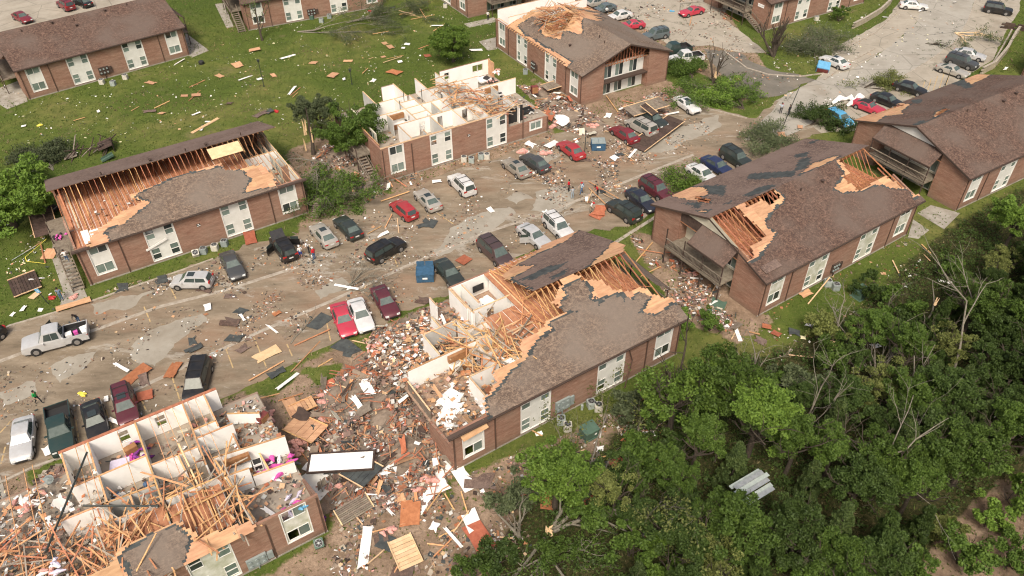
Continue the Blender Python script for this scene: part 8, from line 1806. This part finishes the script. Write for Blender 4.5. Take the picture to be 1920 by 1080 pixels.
P = at(640, 866, 1.4); e = empty("doorway_frame", P, -.05, "white panel in a dark frame lying flat in the wreck heap", "door frame"); e.rotation_euler = (0, 0, .06)
q = MB(); q.box(-2.9, 2.9, -1.0, 1.0, 0, .06); q.build("white_panel", 'white', e); q = MB()
for a in ((-3.1, 3.1, -1.16, -1.02), (-3.1, 3.1, 1.02, 1.16), (-3.1, -2.93, -1.02, 1.02), (2.93, 3.1, -1.02, 1.02)): q.box(*a, -.05, .14)
q.build("dark_frame", 'darkwood', e)
def wreck(px_, py_, label, s=1.0, seed=1, yaw=0):
    r = random.Random(seed); p = at(px_, py_); e = empty("porch_wreck", (p.x, p.y, 0), yaw, label, "collapsed porch", "collapsed wooden porches")
    for i in range(16):
        a = Vector((r.uniform(-2.8, 2.4), r.uniform(-1.4, 1.4), r.uniform(.1, 1.6))) * s; d = Vector((r.choice([1, .2, .4]), r.choice([.1, 1, .3]), r.uniform(-.3, .5))).normalized() * r.uniform(1.0, 2.2) * s
        q = MB(); q.beam(a - d, a + d, .14, .1); q.build("timber", 'darkwood' if r.random() < .7 else 'greywood', e)
    for i in range(9):
        q = MB(); q.obox((1.6 * s + .0, (-1.2 + i * .3) * s, .9 * s), (1.0 * s, 0, .25), (0, .13 * s, 0), (-.01, 0, .025)); q.build("deck_board", 'darkwood', e)
    for i in range(6):
        q = MB(); q.obox((2.6 * s, (-1.2 + i * .45) * s, .7 * s), (.02, 0, 0), (0, .2 * s, 0), (0, 0, .7 * s)); q.build("side_board", 'darkwood', e)
    for i in range(5):
        q = MB(); q.obox((-3.2 * s, (-.7 + i * .3) * s, .3), (.9 * s, 0, .1), (0, .13 * s, 0), (0, 0, .02)); q.build("deck_board", 'greywood', e)
wreck(178, 285, "collapsed dark stained porch lying on its side on the left lawn", 1.05, 3, .45)
wreck(90, 405, "broken dark porch timbers beside the left end of the open roof building", .6, 5, 1.2)
def stair(px1, px2, z1, z2, wd, n, label, m='greywood'):
    P, Q = at(*px1, z1), at(*px2, z2); d = Q - P; sd = Vector((-d.y, d.x, 0)).normalized(); e = empty("stair_flight", (0, 0, 0), 0, label, "stair", "wrecked stair flights")
    for i in range(n): c = P + d * ((i + .5) / n); q = MB(); q.obox(c, sd * wd / 2, Vector((d.x, d.y, 0)).normalized() * .15, (0, 0, .035)); q.build("stair_tread", m, e)
    for s in (-1, 1): q = MB(); q.beam(P + sd * s * wd / 2, Q + sd * s * wd / 2, .07, .24); q.build("stair_stringer", 'darkwood', e)
stair((590, 408), (600, 372), .1, 1.6, 1.3, 9, "broken stair flight behind the pale silver sedan")
# tape, chair, metal sheet, sundries
q = MB(); A = [at(87, 448, 2.2), at(47, 482, .15), at(50, 490, .1), at(85, 494, .3)]
for a, b_ in zip(A, A[1:]): q.beam(a, b_, .09, .01)
tag(q.build("caution_tape", 'yellow'), "yellow tape strung in a V on the far left lawn", "tape")
q = MB(); P, Q = at(22, 488, .1), at(67, 461, .3); q.tube([P, Q], .05, 6); tag(q.build("pale_rod", 'ac'), "pale green rod lying on the far left lawn", "rod")
p = at(1445, 247); e = empty("garden_chair", (p.x, p.y, 0), .4, "white plastic garden chair near the leaning lamp post", "chair")
q = MB(); q.box(-.3, .3, -.3, .3, .42, .48); q.build("seat", 'white', e); q = MB(); q.box(-.3, .3, .27, .33, .48, 1.05); q.build("backrest", 'white', e)
for sx in (-1, 1):
    for sy in (-1, 1): q = MB(); q.box(sx * .27 - .03, sx * .27 + .03, sy * .27 - .03, sy * .27 + .03, 0, .42); q.build("leg", 'white', e)
P, Q = at(1376, 934, 4.2), at(1446, 892, 4.6); e = empty("metal_sheet", (0, 0, 0), 0, "crumpled pale blue grey corrugated metal sheet caught in the wood", "metal sheet"); d = Q - P; sd = d.cross(Vector((0, 0, 1))).normalized()
for i in range(6):
    q = MB(); o_ = sd * (-.95 + i * .38) + Vector((0, 0, .12 * (i % 2) + .25 * math.sin(i))); q.obox((P + Q) / 2 + o_, d / 2 * rd.uniform(.7, .9), sd * .2, (0, 0, .02)); q.build("corrugation", 'steel' if i % 2 else 'ac', e)
p = at(203, 300); e = empty("plastic_slide", (p.x, p.y, 0), .6, "dark green plastic toy slide behind the open roof building", "toy slide"); q = MB(); q.obox((0, 0, .35), (.9, 0, .25), (0, .45, 0), (0, 0, .03)); q.build("slide_bed", 'utility_green', e)
for s in (-1, 1): q = MB(); q.obox((0, s * .45, .5), (.9, 0, .25), (0, .04, 0), (0, 0, .14)); q.build("side_rail", 'utility_green', e)
p = at(378, 120); o = None; q = MB(); q.tube([(0, 0, 0), (0, 0, .5), (0, 0, .75)], [.45, .5, .15], 12); o = q.build("rubbish_bag", 'plastic', None, True); o.location = p; tag(o, "black rubbish bag lying on the lawn right of the intact building", "bag")
for a, b_, m, lb in ((519, 210, 'red', "dark red cushion on the lawn beside the open roof building's ridge"), (694, 22, 'red', "red cushion on the upper lawn by the second building at the top"), (600, 975, 'purple', "dark purple bag on the bare soil by the roofless corner building"), (138, 560, 'pink', "pink bundle at the foot of the stair"), (1260, 22, 'skyblue', "blue tub beside the bright red coupe"), (152, 742, 'yellow', "yellow jacket lying in the left part of the lot"), (75, 236, 'yellow', "yellow cloth on the lawn left of the collapsed porch"), (97, 560, 'red', "red bundle beside the accessible parking sign"), (565, 880 + 60, 'skyblue', "turquoise cloth in the corner window of the roofless corner building")):
    r = random.Random(a); q = MB(); n = 5
    for i in range(n): c = Vector((r.uniform(-.3, .3), r.uniform(-.25, .25), .15)); q.tube([c - Vector((.28, 0, .05)), c, c + Vector((.28, r.uniform(-.2, .2), -.03))], [.06, .2, .06], 7)
    o = q.build("cloth_bundle", m, None, True); o.location = at(a, b_) if b_ != 940 else BW('J', 26.6, .15, 4.6); tag(o, lb, "bundle")
q = MB(); rr_ = random.Random(4); pts_ = [at(1560, 196), at(1585, 188), at(1600, 192), at(1618, 184), at(1600, 200), at(1588, 200)]
for a, b_ in zip(pts_, pts_[1:]): m_ = (a + b_) / 2 + Vector((0, 0, .8)); q.tube([a + Vector((0, 0, .2)), m_, b_ + Vector((0, 0, .2))], [.25, .5, .28], 7)
tag(q.build("plastic_sheeting", 'white', None, True), "twisted white plastic sheeting above the red convertible", "plastic sheet")
q = MB(); A = [at(1542, 205, 1.0), at(1560, 199, 1.3), at(1552, 196, 1.2)]; q.tube(A, .12, 6); tag(q.build("white_pipe", 'white'), "bent white pipe behind the bright blue hatchback", "pipe")
for nm, pts_, lb in (("fallen_downpipe", [(1448, 595 - 25), (1462, 585 - 20), (1485, 545)], "pale bent pipe leaning on the grass under the large brown roofed building"), ("cable", [(1170, 395), (1150, 360), (1135, 345)], "pale board edge reaching over the dark green crossover")):
    pass
P, Q = at(1515, 570, .05), at(1556, 520, 1.4); q = MB(); q.beam(P, Q, .14, .08); tag(q.build("leaning_post", 'lumber_pale'), "long pale post leaning against the large brown roofed building's wall", "post")
P, Q = at(1104, 340, .3), at(1160, 372, 1.6); q = MB(); q.beam(P, Q, .12, .08); tag(q.build("leaning_post", 'lumber'), "long plank resting on the dark green crossover's roof", "post")
# belongings in the silver pickup's bed
for dx, dy, sx, sy, sz, m, lb in ((-1.35, .1, .7, .7, .4, 'white', "white box in the silver pickup's bed, nearest the cab"), (-2.9, -.4, .8, .6, .35, 'white', "white sheets in the silver pickup's bed by the tailgate"), (-3.0, .45, .5, .6, .5, 'drywall', "pale pillow in the silver pickup's bed by the tailgate"), (-2.1, .1, .45, .4, .45, 'magenta', "pink bundle in the middle of the silver pickup's bed")):
    a_ = pk1.rotation_euler.z; q = MB(); q.prism([(-sx / 2, -sy / 2), (sx / 2, -sy * .45), (sx * .48, sy / 2), (-sx * .45, sy * .47)], 0, sz); o = q.build("box" if m == 'white' else "bundle", m); o.location = (pk1.location.x + dx * math.cos(a_) - dy * math.sin(a_), pk1.location.y + dx * math.sin(a_) + dy * math.cos(a_), .80); o.rotation_euler = (0, 0, a_ + .2); tag(o, lb, "box" if m == 'white' else "bundle")
for o in bpy.data.objects:
    if o.parent is None and "label" in o and not 4 <= len(o["label"].replace("-", " ").split()) <= 16: print("LEN", o.name, o["label"])
print("planks", NPL[0], "objects", len(bpy.data.objects))
